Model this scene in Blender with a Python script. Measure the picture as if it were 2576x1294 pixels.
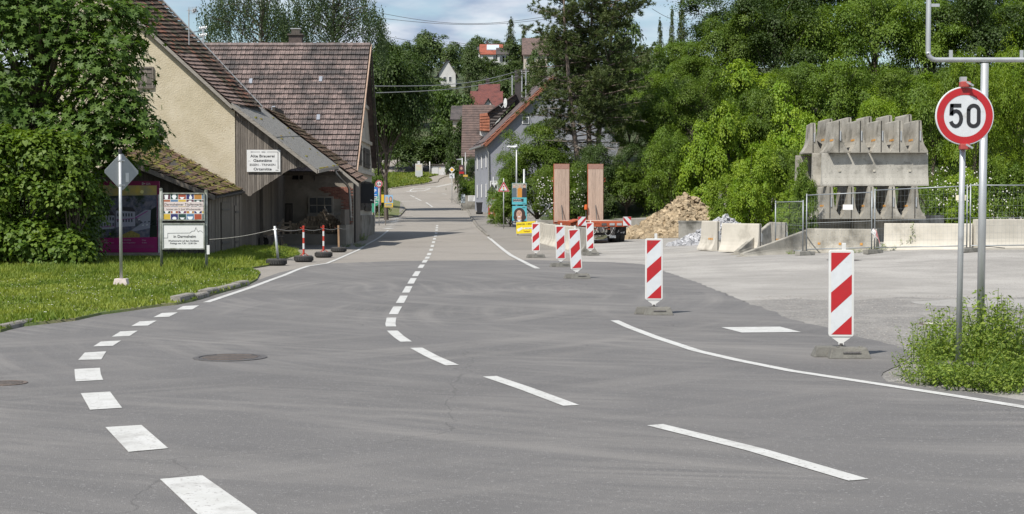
import bpy, bmesh, math, random
import numpy as np
from mathutils import Vector, Matrix

rng = np.random.default_rng(11); random.seed(11)
for o in list(bpy.data.objects): bpy.data.objects.remove(o)
scn = bpy.context.scene
col = scn.collection

# ---------------------------------------------------------------- camera
F, CX, CY, CAMH = 3578.0, 1288.0, 647.0, 1.7          # focal length and centre in photo units (2576 wide)
PITCH = math.atan(117.0 / F)
cam_d = bpy.data.cameras.new('camera'); cam = bpy.data.objects.new('camera', cam_d); col.objects.link(cam)
cam_d.sensor_width = 36.0; cam_d.lens = F / 2576.0 * 36.0; cam_d.clip_end = 5000; cam_d.clip_start = 0.1
cam.location = (0, 0, CAMH); cam.rotation_euler = (math.pi / 2 - PITCH, 0, 0)
scn.camera = cam
# ---------------------------------------------------------------- light
SUN_DIR = Vector((-0.38, -0.46, 0.80)).normalized()      # towards the sun: left of and behind the camera
elev = math.asin(SUN_DIR.z); azim = math.atan2(SUN_DIR.x, SUN_DIR.y)
sun_d = bpy.data.lights.new('sun', 'SUN'); sun_d.energy = 4.8; sun_d.angle = math.radians(0.53); sun_d.color = (1.0, 0.955, 0.88)
sun = bpy.data.objects.new('sun', sun_d); col.objects.link(sun); sun.location = (0, 0, 60)
sun.rotation_euler = SUN_DIR.to_track_quat('Z', 'Y').to_euler()
w = bpy.data.worlds.new('World'); scn.world = w; w.use_nodes = True
nt = w.node_tree; nt.nodes.clear()
def wn(t, **k):
    n = nt.nodes.new(t)
    for a, b in k.items(): setattr(n, a, b)
    return n
out = wn('ShaderNodeOutputWorld'); bg = wn('ShaderNodeBackground'); sky = wn('ShaderNodeTexSky')
sky.sky_type = 'NISHITA'; sky.sun_disc = False; sky.sun_elevation = elev; sky.sun_rotation = azim
sky.air_density = 1.3; sky.dust_density = 0.6; sky.ozone_density = 2.5; sky.altitude = 400
tc = wn('ShaderNodeTexCoord'); sep = wn('ShaderNodeSeparateXYZ'); nt.links.new(tc.outputs['Generated'], sep.inputs[0])
zz = wn('ShaderNodeMath', operation='MAXIMUM'); nt.links.new(sep.outputs[2], zz.inputs[0]); zz.inputs[1].default_value = 0.0
za = wn('ShaderNodeMath', operation='ADD'); nt.links.new(zz.outputs[0], za.inputs[0]); za.inputs[1].default_value = 0.16
dx = wn('ShaderNodeMath', operation='DIVIDE'); nt.links.new(sep.outputs[0], dx.inputs[0]); nt.links.new(za.outputs[0], dx.inputs[1])
dy = wn('ShaderNodeMath', operation='DIVIDE'); nt.links.new(sep.outputs[1], dy.inputs[0]); nt.links.new(za.outputs[0], dy.inputs[1])
cb = wn('ShaderNodeCombineXYZ'); nt.links.new(dx.outputs[0], cb.inputs[0]); nt.links.new(dy.outputs[0], cb.inputs[1])
no = wn('ShaderNodeTexNoise'); no.inputs['Scale'].default_value = 1.9; no.inputs['Detail'].default_value = 9; no.inputs['Roughness'].default_value = 0.56
nt.links.new(cb.outputs[0], no.inputs['Vector'])
cr = wn('ShaderNodeValToRGB'); cr.color_ramp.elements[0].position = 0.43; cr.color_ramp.elements[1].position = 0.60
nt.links.new(no.outputs['Fac'], cr.inputs[0])
no2 = wn('ShaderNodeTexNoise'); no2.inputs['Scale'].default_value = 3.1; no2.inputs['Detail'].default_value = 8; nt.links.new(cb.outputs[0], no2.inputs['Vector'])
cc = wn('ShaderNodeValToRGB'); cc.color_ramp.elements[0].position = 0.40; cc.color_ramp.elements[1].position = 0.62
cc.color_ramp.elements[0].color = (3.1, 3.9, 5.2, 1); cc.color_ramp.elements[1].color = (7.6, 7.9, 8.3, 1)
nt.links.new(no2.outputs['Fac'], cc.inputs[0])
mx = wn('ShaderNodeMixRGB'); nt.links.new(cr.outputs[0], mx.inputs[0]); nt.links.new(sky.outputs[0], mx.inputs[1]); nt.links.new(cc.outputs[0], mx.inputs[2])
nt.links.new(mx.outputs[0], bg.inputs[0]); bg.inputs[1].default_value = 0.095; nt.links.new(bg.outputs[0], out.inputs[0])
vs = scn.view_settings; vs.view_transform = 'Standard'; vs.look = 'None'; vs.exposure = 0.36; vs.gamma = 1.0; vs.use_curve_mapping = False

# ---------------------------------------------------------------- geometry helpers
SP, CP = math.sin(PITCH), math.cos(PITCH)
def ray(x, y):
    u = (x - CX) / F; v = (CY - y) / F
    return Vector((u, CP + v * SP, -SP + v * CP))
def P(x, y, Y):
    d = ray(x, y); t = Y / d.y
    return Vector((d.x * t, Y, CAMH + d.z * t))
def sm(a, b, x):
    t = min(1, max(0, (x - a) / (b - a))); return t * t * (3 - 2 * t)
_rp = [(-50, 0), (66, 0), (72, .06), (82, .42), (100, .75), (123, 1.15), (155, 2.2), (180, 4.0), (200, 8), (230, 15), (260, 23), (300, 29), (400, 42), (520, 50), (900, 58), (3000, 60)]
def H(X, Y):
    r = float(np.interp(Y, [p[0] for p in _rp], [p[1] for p in _rp]))
    wv = sm(1.4, 4.2, X) if Y < 92 else sm(1.4 + min(4.5, (Y - 92) * .25), 4.2 + min(9, (Y - 92) * .5), X)
    if wv > 0:
        yard = (0.22 * sm(4, 9, X) + 0.22 * sm(9.8, 14, X)) * sm(30, 46, Y)
        hill = max(0.0, min(Y - 82 - max(0, 6 - X) * 4, 44)) * 0.30
        r2 = max(yard + hill, r if Y > 130 else 0)
        r = r * (1 - wv) + r2 * wv
    return r
def G(x, y):
    d = ray(x, y); lo = None; prev = 4.0
    for Y in np.concatenate([np.arange(4, 120, .5), np.arange(120, 700, 2.0)]):
        t = Y / d.y
        if CAMH + d.z * t < H(d.x * t, Y):
            a, b = prev, Y
            for _ in range(30):
                m = (a + b) / 2; t = m / d.y
                if CAMH + d.z * t < H(d.x * t, m): b = m
                else: a = m
            t = b / d.y
            return Vector((d.x * t, b, H(d.x * t, b)))
        prev = Y
    t = prev / d.y
    return Vector((d.x * t, prev, 0))
def ppm(Y): return F / Y

class MB:
    """collects faces; build() links them as one mesh object"""
    def __init__(s): s.v = []; s.f = []
    def add(s, vs, fs):
        n = len(s.v); s.v += [tuple(p) for p in vs]; s.f += [tuple(i + n for i in q) for q in fs]; return s
    def poly(s, pts): return s.add(pts, [tuple(range(len(pts)))])
    def box(s, c, d, rz=0, rx=0, ry=0):
        hx, hy, hz = d[0] / 2, d[1] / 2, d[2] / 2
        vs = [Vector((a * hx, b * hy, e * hz)) for a in (-1, 1) for b in (-1, 1) for e in (-1, 1)]
        if rz or rx or ry:
            m = Matrix.Rotation(rz, 3, 'Z') @ Matrix.Rotation(ry, 3, 'Y') @ Matrix.Rotation(rx, 3, 'X'); vs = [m @ q for q in vs]
        c = Vector(c)
        return s.add([q + c for q in vs], [(0, 1, 3, 2), (4, 6, 7, 5), (0, 4, 5, 1), (2, 3, 7, 6), (0, 2, 6, 4), (1, 5, 7, 3)])
    def bx(s, x0, x1, y0, y1, z0, z1): return s.box(((x0 + x1) / 2, (y0 + y1) / 2, (z0 + z1) / 2), (x1 - x0, y1 - y0, z1 - z0))
    def prism(s, pts, vec):
        """closed prism: polygon pts swept by vec"""
        n = len(pts); vec = Vector(vec); pts = [Vector(p) for p in pts]
        return s.add(pts + [p + vec for p in pts], [tuple(range(n))[::-1], tuple(range(n, 2 * n))] + [(i, (i + 1) % n, (i + 1) % n + n, i + n) for i in range(n)])
    def tube(s, pts, r, n=8, caps=True):
        pts = [Vector(p) for p in pts]; rs = r if isinstance(r, (list, tuple)) else [r] * len(pts); rings = []
        for i, p in enumerate(pts):
            d = (pts[min(i + 1, len(pts) - 1)] - pts[max(i - 1, 0)]).normalized()
            a = d.cross(Vector((0, 0, 1)) if abs(d.z) < .95 else Vector((1, 0, 0))).normalized(); b = d.cross(a)
            rings += [p + (a * math.cos(2 * math.pi * k / n) + b * math.sin(2 * math.pi * k / n)) * rs[i] for k in range(n)]
        m = len(pts); fs = [(i * n + k, i * n + (k + 1) % n, (i + 1) * n + (k + 1) % n, (i + 1) * n + k) for i in range(m - 1) for k in range(n)]
        if caps: fs += [tuple(range(n)), tuple(range((m - 1) * n, m * n))[::-1]]
        return s.add(rings, fs)
    def lathe(s, prof, c=(0, 0, 0), n=20, axis='Z'):
        vs = []; c = Vector(c)
        for r, z in prof:
            for k in range(n):
                a = 2 * math.pi * k / n; q = (r * math.cos(a), r * math.sin(a), z)
                if axis == 'Y': q = (q[0], q[2], q[1])
                if axis == 'X': q = (q[2], q[0], q[1])
                vs.append(c + Vector(q))
        m = len(prof)
        return s.add(vs, [(i * n + k, i * n + (k + 1) % n, (i + 1) * n + (k + 1) % n, (i + 1) * n + k) for i in range(m - 1) for k in range(n)])
    def disc(s, c, r, n=28, y=0):
        return s.poly([(c[0] + r * math.cos(2 * math.pi * k / n), c[1], c[2] + r * math.sin(2 * math.pi * k / n)) for k in range(n)])
    def mesh(s, name, m, smooth=False, shift=(0, 0, 0), bevel=0):
        me = bpy.data.meshes.new(name)
        sh = Vector(shift); me.from_pydata([tuple(Vector(p) - sh) for p in s.v], [], s.f)
        bm = bmesh.new(); bm.from_mesh(me)
        if bevel: 
            bmesh.ops.remove_doubles(bm, verts=bm.verts, dist=1e-5)
            bmesh.ops.bevel(bm, geom=[e for e in bm.edges if len(e.link_faces) == 2 and e.calc_face_angle(0) > .5], offset=bevel, segments=2, affect='EDGES', profile=.6)
        bmesh.ops.recalc_face_normals(bm, faces=bm.faces); bm.to_mesh(me); bm.free()
        if smooth: me.shade_smooth()
        if m is not None: me.materials.append(m)
        me.update(); return me
def root_loc(p):
    while p.parent: p = p.parent
    return p.location
def obj(name, me, parent=None, loc=None, mat4=None):
    o = bpy.data.objects.new(name, me); col.objects.link(o)
    if parent: o.parent = parent
    if loc is not None: o.location = loc
    if mat4 is not None: o.matrix_local = mat4
    return o
def tag(o, label=None, cat=None, group=None, kind=None):
    if label: o['label'] = label
    if cat: o['category'] = cat
    if group: o['group'] = group
    if kind: o['kind'] = kind
    return o
def thing(name, label, cat, loc=(0, 0, 0), rz=0, group=None, rx=0, ry=0):
    o = bpy.data.objects.new(name, None); col.objects.link(o); o.empty_display_size = .3
    o.location = loc; o.rotation_euler = (rx, ry, rz); return tag(o, label, cat, group)
def part(mb, name, m, parent, smooth=False, world=False, bevel=0, label=None):
    """a part in its thing's local frame; world=True takes world coordinates (unrotated things)"""
    o = obj(name, mb.mesh(name, m, smooth, root_loc(parent) if world else (0, 0, 0), bevel), parent)
    if label: o['label'] = label
    return o
def solo(mb, name, m, label, cat, loc=(0, 0, 0), group=None, world=True, smooth=False, bevel=0):
    o = obj(name, mb.mesh(name, m, smooth, loc if world else (0, 0, 0), bevel), None, loc); return tag(o, label, cat, group)
def struct(mb, name, m, smooth=False):
    o = obj(name, mb.mesh(name, m, smooth)); o['kind'] = 'structure'; return o
def dup(o, parent=None, loc=None, rz=None, sc=None):
    c = o.copy(); col.objects.link(c); c.parent = parent
    if loc is not None: c.location = loc
    if rz is not None: c.rotation_euler[2] = rz
    if sc is not None: c.scale = sc
    for ch in o.children: dup(ch, c)
    return c
def np_mesh(name, V, Fq, m, attr=None):
    """V (n,3), Fq (k,4) or (k,3)"""
    me = bpy.data.meshes.new(name); V = np.asarray(V, dtype=np.float32); Fq = np.asarray(Fq, dtype=np.int32); k, q = Fq.shape
    me.vertices.add(len(V)); me.vertices.foreach_set('co', V.ravel())
    me.loops.add(k * q); me.loops.foreach_set('vertex_index', Fq.ravel())
    me.polygons.add(k); me.polygons.foreach_set('loop_start', np.arange(k, dtype=np.int32) * q)
    if attr is not None:
        a = me.attributes.new('tint', 'FLOAT', 'FACE'); a.data.foreach_set('value', np.asarray(attr, dtype=np.float32))
    me.update(calc_edges=True); me.validate()
    me.materials.append(m); return me

# ---------------------------------------------------------------- materials
MATS = {}
def mat(name, c1, c2=None, rough=.8, scale=6.0, detail=5, bump=0.0, bscale=None, metal=0.0, spec=.4, stretch=(1, 1, 1), objrand=0.0, c3=None, s3=1.0, p3=(.5, .62), world=True, coat=0, speck=None, contrast=(.35, .65), trans=None, emit=None):
    if name in MATS: return MATS[name]
    m = bpy.data.materials.new(name); m.use_nodes = True; t = m.node_tree; N = t.nodes; L = t.links
    b = N['Principled BSDF']; b.inputs['Roughness'].default_value = rough; b.inputs['Metallic'].default_value = metal
    b.inputs['Specular IOR Level'].default_value = spec
    if coat: b.inputs['Coat Weight'].default_value = coat
    if c2 is None: c2 = tuple(x * .82 for x in c1)
    if world: g = N.new('ShaderNodeNewGeometry'); src = g.outputs['Position']
    else: g = N.new('ShaderNodeTexCoord'); src = g.outputs['Object']
    mp = N.new('ShaderNodeMapping'); mp.inputs['Scale'].default_value = stretch; L.new(src, mp.inputs[0])
    n1 = N.new('ShaderNodeTexNoise'); n1.inputs['Scale'].default_value = scale; n1.inputs['Detail'].default_value = detail; n1.inputs['Roughness'].default_value = .62
    L.new(mp.outputs[0], n1.inputs['Vector'])
    r = N.new('ShaderNodeMapRange'); r.inputs[1].default_value = contrast[0]; r.inputs[2].default_value = contrast[1]; L.new(n1.outputs['Fac'], r.inputs[0])
    mixn = N.new('ShaderNodeMixRGB'); mixn.inputs[1].default_value = (*c1, 1); mixn.inputs[2].default_value = (*c2, 1); L.new(r.outputs[0], mixn.inputs[0]); outc = mixn.outputs[0]
    if c3 is not None:
        n3 = N.new('ShaderNodeTexNoise'); n3.inputs['Scale'].default_value = s3; n3.inputs['Detail'].default_value = 6; n3.inputs['Roughness'].default_value = .65; L.new(src, n3.inputs['Vector'])
        r3 = N.new('ShaderNodeMapRange'); r3.inputs[1].default_value = p3[0]; r3.inputs[2].default_value = p3[1]; L.new(n3.outputs['Fac'], r3.inputs[0])
        m3 = N.new('ShaderNodeMixRGB'); L.new(r3.outputs[0], m3.inputs[0]); L.new(outc, m3.inputs[1]); m3.inputs[2].default_value = (*c3, 1); outc = m3.outputs[0]
    if speck is not None:                       # (colour, scale, threshold)
        vn = N.new('ShaderNodeTexNoise'); vn.inputs['Scale'].default_value = speck[1]; vn.inputs['Detail'].default_value = 2; L.new(src, vn.inputs['Vector'])
        rs = N.new('ShaderNodeMapRange'); rs.inputs[1].default_value = speck[2]; rs.inputs[2].default_value = speck[2] + .08; L.new(vn.outputs['Fac'], rs.inputs[0])
        ms = N.new('ShaderNodeMixRGB'); L.new(rs.outputs[0], ms.inputs[0]); L.new(outc, ms.inputs[1]); ms.inputs[2].default_value = (*speck[0], 1); outc = ms.outputs[0]
    if objrand:
        oi = N.new('ShaderNodeObjectInfo'); ge = N.new('ShaderNodeNewGeometry')
        ad = N.new('ShaderNodeMath'); ad.operation = 'ADD'; L.new(oi.outputs['Random'], ad.inputs[0]); L.new(ge.outputs['Random Per Island'], ad.inputs[1])
        fr = N.new('ShaderNodeMath'); fr.operation = 'FRACT'; L.new(ad.outputs[0], fr.inputs[0])
        mr = N.new('ShaderNodeMapRange'); mr.inputs[3].default_value = 1 - objrand; mr.inputs[4].default_value = 1 + objrand; L.new(fr.outputs[0], mr.inputs[0])
        hv = N.new('ShaderNodeHueSaturation'); L.new(mr.outputs[0], hv.inputs['Value']); L.new(outc, hv.inputs['Color']); outc = hv.outputs[0]
    L.new(outc, b.inputs['Base Color'])
    if bump:
        nb = N.new('ShaderNodeTexNoise'); nb.inputs['Scale'].default_value = bscale or scale * 4; nb.inputs['Detail'].default_value = 4; L.new(mp.outputs[0], nb.inputs['Vector'])
        bp = N.new('ShaderNodeBump'); bp.inputs['Strength'].default_value = min(1, bump); bp.inputs['Distance'].default_value = .02; L.new(nb.outputs['Fac'], bp.inputs['Height']); L.new(bp.outputs[0], b.inputs['Normal'])
    m['out'] = 0
    MATS[name] = m; return m
def flat(name, c, rough=.5, metal=0.0, spec=.4):
    d = tuple(x * .9 for x in c)
    return mat(name, c, d, rough=rough, metal=metal, spec=spec, scale=5.0, detail=4)
def leafmat(name, c1, c2, trans=.35, rough=.55):
    if name in MATS: return MATS[name]
    m = bpy.data.materials.new(name); m.use_nodes = True; t = m.node_tree; N = t.nodes; L = t.links
    b = N['Principled BSDF']; o = N['Material Output']; b.inputs['Roughness'].default_value = rough; b.inputs['Specular IOR Level'].default_value = .3
    a = N.new('ShaderNodeAttribute'); a.attribute_name = 'tint'
    oi = N.new('ShaderNodeObjectInfo')
    mx = N.new('ShaderNodeMixRGB'); mx.inputs[1].default_value = (*c1, 1); mx.inputs[2].default_value = (*c2, 1); L.new(a.outputs['Fac'], mx.inputs[0])
    mr = N.new('ShaderNodeMapRange'); mr.inputs[3].default_value = .82; mr.inputs[4].default_value = 1.15; L.new(oi.outputs['Random'], mr.inputs[0])
    hv = N.new('ShaderNodeHueSaturation'); L.new(mr.outputs[0], hv.inputs['Value']); L.new(mx.outputs[0], hv.inputs['Color'])
    L.new(hv.outputs[0], b.inputs['Base Color'])
    tr = N.new('ShaderNodeBsdfTranslucent'); tm = N.new('ShaderNodeMixRGB'); tm.blend_type = 'MULTIPLY'; tm.inputs[0].default_value = 1; tm.inputs[2].default_value = (1.25, 1.3, .55, 1); L.new(hv.outputs[0], tm.inputs[1]); L.new(tm.outputs[0], tr.inputs[0])
    ms = N.new('ShaderNodeMixShader'); ms.inputs[0].default_value = trans; L.new(b.outputs[0], ms.inputs[1]); L.new(tr.outputs[0], ms.inputs[2]); L.new(ms.outputs[0], o.inputs[0])
    MATS[name] = m; return m

# ---------------------------------------------------------------- lettering
def text(s, h, m, parent, org, right=(1, 0, 0), up=(0, 0, 1), align='CENTER', bold=0.0, sx=1.0, name='lettering'):
    """flat letters of cap height about h, laid on the plane (right, up) at org (parent's local frame)"""
    cu = bpy.data.curves.new('t', 'FONT'); cu.body = s; cu.align_x = align; cu.size = h * 1.38; cu.fill_mode = 'BOTH' if hasattr(cu, 'fill_mode') else cu.fill_mode
    cu.offset = bold * h; cu.resolution_u = 3
    to = bpy.data.objects.new('t', cu); me = bpy.data.meshes.new_from_object(to)
    R = Vector(right).normalized(); U = Vector(up).normalized(); org = Vector(org)
    for v in me.vertices: v.co = org + R * (v.co.x * sx) + U * v.co.y
    bpy.data.objects.remove(to); bpy.data.curves.remove(cu)
    me.name = name; me.materials.clear(); me.materials.append(m)
    return obj(name, me, parent)
# ================================================================ the ground
m_earth = mat('earth', (.09, .075, .05), (.05, .07, .025), rough=.95, scale=.6, bump=.4, bscale=9, c3=(.035, .06, .015), s3=.25, p3=(.4, .6))
def asphalt(name, base, dust, amt, centre, grain=1.0):
    m = mat(name, base, tuple(x * 1.08 for x in base), rough=.86, scale=1.1, spec=.25, c3=tuple(x * .86 for x in base), s3=.28, p3=(.48, .72), speck=(tuple(min(1, x * 1.75) for x in base), 46.0, .62), bump=.5, bscale=110)
    t = m.node_tree; N = t.nodes; L = t.links; b = N['Principled BSDF']; cur = b.inputs['Base Color'].links[0].from_socket
    g = N.new('ShaderNodeNewGeometry'); pos = g.outputs['Position']
    def nz(vec, scale, detail, rough=.6):
        n = N.new('ShaderNodeTexNoise'); n.inputs['Scale'].default_value = scale; n.inputs['Detail'].default_value = detail; n.inputs['Roughness'].default_value = rough; L.new(vec, n.inputs['Vector']); return n.outputs['Fac']
    def rng_(v, lo, hi, o1): r = N.new('ShaderNodeMapRange'); r.inputs[1].default_value = lo; r.inputs[2].default_value = hi; r.inputs[4].default_value = o1; L.new(v, r.inputs[0]); return r.outputs[0]
    def mixc(f, c, colr): x = N.new('ShaderNodeMixRGB'); L.new(f, x.inputs[0]); L.new(c, x.inputs[1]); x.inputs[2].default_value = (*colr, 1); return x.outputs[0]
    def mul(a_, b_): x = N.new('ShaderNodeMath'); x.operation = 'MULTIPLY'; L.new(a_, x.inputs[0]); L.new(b_, x.inputs[1]); return x.outputs[0]
    for i, (cx, cy, rs, ang, thr, seedz) in enumerate(centre):       # arcs of dust left by turning wheels, only in places
        sub = N.new('ShaderNodeVectorMath'); sub.operation = 'SUBTRACT'; sub.inputs[1].default_value = (cx, cy, 0); L.new(pos, sub.inputs[0])
        ln = N.new('ShaderNodeVectorMath'); ln.operation = 'LENGTH'; L.new(sub.outputs[0], ln.inputs[0])
        nm = N.new('ShaderNodeVectorMath'); nm.operation = 'NORMALIZE'; L.new(sub.outputs[0], nm.inputs[0])
        sc = N.new('ShaderNodeVectorMath'); sc.operation = 'SCALE'; sc.inputs['Scale'].default_value = ang; L.new(nm.outputs[0], sc.inputs[0])
        sx = N.new('ShaderNodeSeparateXYZ'); L.new(sc.outputs[0], sx.inputs[0])
        mu = N.new('ShaderNodeMath'); mu.operation = 'MULTIPLY_ADD'; mu.inputs[1].default_value = rs; mu.inputs[2].default_value = seedz; L.new(ln.outputs['Value'], mu.inputs[0])
        cmb = N.new('ShaderNodeCombineXYZ'); L.new(sx.outputs[0], cmb.inputs[0]); L.new(sx.outputs[1], cmb.inputs[1]); L.new(mu.outputs[0], cmb.inputs[2])
        mask = rng_(nz(pos, .16 + .05 * i, 3), .42, .66, 1.0)
        cur = mixc(mul(rng_(nz(cmb.outputs[0], 1.0, 5, .6), thr, thr + .2, amt), mask), cur, dust)
    cur = mixc(rng_(nz(pos, 95.0, 2), .6, .72, .5 * grain), cur, tuple(x * .45 for x in base))            # dark pores
    cur = mixc(rng_(nz(pos, 5.5, 7, .75), .66, .74, .55 * grain), cur, tuple(min(1, x * 1.5) for x in base))   # scuffs and grit
    vo = N.new('ShaderNodeTexVoronoi'); vo.feature = 'DISTANCE_TO_EDGE'; vo.inputs['Scale'].default_value = .16; dsp = N.new('ShaderNodeVectorMath'); dsp.operation = 'ADD'; nc = N.new('ShaderNodeTexNoise'); nc.inputs['Scale'].default_value = .9; nc.inputs['Detail'].default_value = 6; L.new(pos, nc.inputs['Vector']); L.new(pos, dsp.inputs[0]); L.new(nc.outputs['Color'], dsp.inputs[1]); L.new(dsp.outputs[0], vo.inputs['Vector'])
    inv = N.new('ShaderNodeMapRange'); inv.inputs[1].default_value = .0006; inv.inputs[2].default_value = .0016; inv.inputs[3].default_value = .3; inv.inputs[4].default_value = 0; L.new(vo.outputs['Distance'], inv.inputs[0])
    cur = mixc(inv.outputs[0], cur, tuple(x * .35 for x in base))                                      # hairline cracks and joints
    L.new(cur, b.inputs['Base Color']); return m
m_new = asphalt('fresh_asphalt', (.126, .121, .118), (.215, .203, .19), .8, [(9, 24, 3.2, 1.6, .47, 0), (-14, 30, 2.2, 1.2, .48, 5.5), (26, 52, 1.6, 2.0, .48, 9.1), (4.5, 31, 5.5, 1.3, .46, 2.2)])
m_old = asphalt('worn_asphalt', (.235, .215, .19), (.30, .275, .24), .5, [(-60, 60, .5, 6.0, .5, 0)])
m_side = asphalt('pavement_asphalt', (.20, .185, .165), (.26, .24, .21), .5, [(30, 60, .5, 6.0, .5, 3)])
m_yard = mat('yard_gravel', (.305, .29, .268), (.25, .237, .218), rough=.95, scale=.9, spec=.2, bump=.6, bscale=70, c3=(.36, .342, .315), s3=.22, p3=(.45, .62), speck=((.17, .155, .14), 26.0, .60), stretch=(.6, 1, 1))
m_grav = mat('loose_gravel', (.30, .28, .255), (.20, .185, .17), rough=.95, scale=14, spec=.2, bump=1, bscale=60, speck=((.42, .40, .37), 30.0, .6))
m_kerb = mat('kerb_concrete', (.27, .25, .22), (.17, .155, .135), rough=.9, scale=5, bump=.5, bscale=60, c3=(.12, .115, .09), s3=2.5, p3=(.5, .7), objrand=.12)
m_paint = mat('road_paint', (.50, .495, .475), (.44, .435, .41), rough=.65, scale=5, speck=((.27, .255, .24), 38.0, .615), c3=(.33, .32, .30), s3=2.6, p3=(.53, .70))

def grid(xs, ys, dz, name, m):
    V = [(x, y, H(x, y) + dz) for y in ys for x in xs]; n = len(xs)
    Fq = [(j * n + i, j * n + i + 1, (j + 1) * n + i + 1, (j + 1) * n + i) for j in range(len(ys) - 1) for i in range(n - 1)]
    me = np_mesh(name, V, Fq, m); o = obj(name, me); o['kind'] = 'structure'; return o
xs = np.concatenate([[-1500, -700, -300], np.arange(-150, -30, 8), np.arange(-30, 60, 1.5), np.arange(60, 150, 8), [300, 700, 1500]])
ys = np.concatenate([np.arange(-12, 140, 2.0), np.arange(140, 560, 8), [650, 800, 1200, 2500]])
grid(xs, ys, -.14, 'ground', m_earth)
grid(np.arange(-1.0, 60, .8), np.arange(4, 86, .8), 0.0, 'yard', m_yard)

D2 = lambda L: [G(x, y) for x, y in L]
edge_left = [(0, 838.5), (48, 825), (145, 814), (188, 809), (255, 794), (322, 785), (403, 773), (443, 769), (483, 761), (516, 751), (550, 740.5), (618, 722), (644, 708)]
edge_right = [(1467, 659.6), (1545, 661), (1616, 666), (1664, 682), (1753, 712), (1855, 753), (1896, 770), (1940, 784), (1991, 806), (2086, 828), (2152, 848), (2215, 861.6), (2268, 877), (2290, 889), (2291, 898), (2285, 906), (2246, 928), (2222, 940), (2217, 949), (2230, 962.7), (2300, 974), (2440, 990), (2576, 1011)]
L = D2(edge_left); R0 = D2(edge_right); R = []
for a_, b_ in zip(R0, R0[1:]):          # ragged edge of the asphalt
    n_ = max(1, int((b_ - a_).length / .22))
    for k in range(n_):
        q = a_.lerp(b_, k / n_); R.append(q + (Vector((random.gauss(0, .03), random.gauss(0, .045), 0)) if k and (b_ - a_).length > .7 else Vector((0, 0, 0))))
R.append(R0[-1])
ring = [Vector((-24, 3, 0)), Vector((-24, 21.5, 0)), Vector((-12, 20.4, 0))] + L + D2([(700, 688), (800, 665), (1000, 658), (1340, 655)]) + R + [Vector((14, 9.5, 0)), Vector((14, 3, 0))]
mb = MB(); mb.poly([(p.x, p.y, p.z + .012) for p in ring]); road = struct(mb, 'road', m_new)
# worn older asphalt further up the street
def xl(Y): return -12.5 if Y < 71 else (-8.4 if Y < 84 else -30)
def xr(Y): return 2.2
mb = MB(); yy = list(np.arange(32, 206, 2.0))
V = []; 
for Y in yy:
    for k in range(25):
        X = xl(Y) + (xr(Y) - xl(Y)) * k / 24; V.append((X, Y, H(X, Y) + .006))
mb.add(V, [(j * 25 + i, j * 25 + i + 1, (j + 1) * 25 + i + 1, (j + 1) * 25 + i) for j in range(len(yy) - 1) for i in range(24)])
street = struct(mb, 'street', m_old)
# ---- painted markings, each stroke a piece of its road
def stripe(pts, wid, parent, name='painted_line', dz=.017):
    pts = [Vector(p) for p in pts]; A = []; B = []
    for i, p in enumerate(pts):
        d = (pts[min(i + 1, len(pts) - 1)] - pts[max(i - 1, 0)]); d.z = 0; d.normalize(); n = Vector((-d.y, d.x, 0)) * wid / 2
        a = p + n; b = p - n; A.append((a.x, a.y, H(a.x, a.y) + dz)); B.append((b.x, b.y, H(b.x, b.y) + dz))
    mb = MB(); k = len(pts); mb.add(A + B, [(i, i + 1, k + i + 1, k + i) for i in range(k - 1)])
    return part(mb, name, m_paint, parent)
def sub_line(poly, t0, t1, n=8):
    """points of a pixel polyline between two image heights (y falls monotonically)"""
    ys_ = [p[1] for p in poly]; xs_ = [p[0] for p in poly]
    o = np.argsort(ys_); ya = np.array(ys_)[o]; xa = np.array(xs_)[o]
    return [G(float(np.interp(y, ya, xa)), float(y)) for y in np.linspace(t0, t1, n)]
z6 = lambda x, y: (x * .3402 + 628.9, y * .3402 + 566)
cl = [z6(*p) for p in [(1385, 0), (1381, 35), (1377, 63), (1371, 84), (1357, 130), (1340, 187), (1312, 246), (1266, 311), (1230, 367), (1198, 420), (1164, 483), (1124, 557), (1075, 640), (1046, 695), (1038, 740), (1052, 791), (1100, 835), (1155, 873), (1229, 919), (1350, 985), (1497, 1049)]] + [(1232, 951), (1320, 981), (1437, 1025), (1648, 1074), (1900, 1137), (2160, 1214), (2430, 1294), (2600, 1345)]
for a, b in [(4, 12), (18, 28), (37, 46), (58, 68), (79, 90), (100, 112), (124, 137), (151, 166), (180, 195), (211, 229), (239, 254), (262, 283), (298, 323), (348, 384), (399, 440), (459, 507), (530, 584), (611, 668), (694, 760), (791, 873), (919, 1049)]:
    y0, y1 = a * .3402 + 566, b * .3402 + 566; stripe(sub_line(cl, y0, y1), .15, road if y0 > 655 else street, 'painted_dash')
for y0, y1 in [(951, 1025), (1074, 1214)]: stripe(sub_line(cl, y0, y1, 12), .15, road, 'painted_dash')
z4 = lambda x, y: (x * .4652, y * .4652 + 691.8)
for q in [[(865, 1118), (1095, 1098), (1360, 1285), (1480, 1380), (1180, 1400), (1050, 1294)], [(570, 835), (765, 823), (910, 950), (695, 970)], [(437, 650), (595, 641), (660, 729), (487, 740)], [(403, 518), (541, 511), (545, 545), (558, 577), (410, 585), (405, 555)], [(458, 428), (575, 421), (548, 465), (423, 468)], [(545, 368), (655, 362), (610, 391), (505, 394)], [(650, 313), (745, 308), (700, 338), (605, 341)], [(755, 258), (848, 253), (800, 280), (710, 283)], [(875, 212), (962, 208), (915, 232), (830, 235)], [(990, 174), (1077, 170), (1040, 192), (953, 194)]]:
    pts = [G(*z4(*p)) for p in q]; mb = MB(); mb.poly([(p.x, p.y, .017) for p in pts]); part(mb, 'painted_block', m_paint, road)
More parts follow.
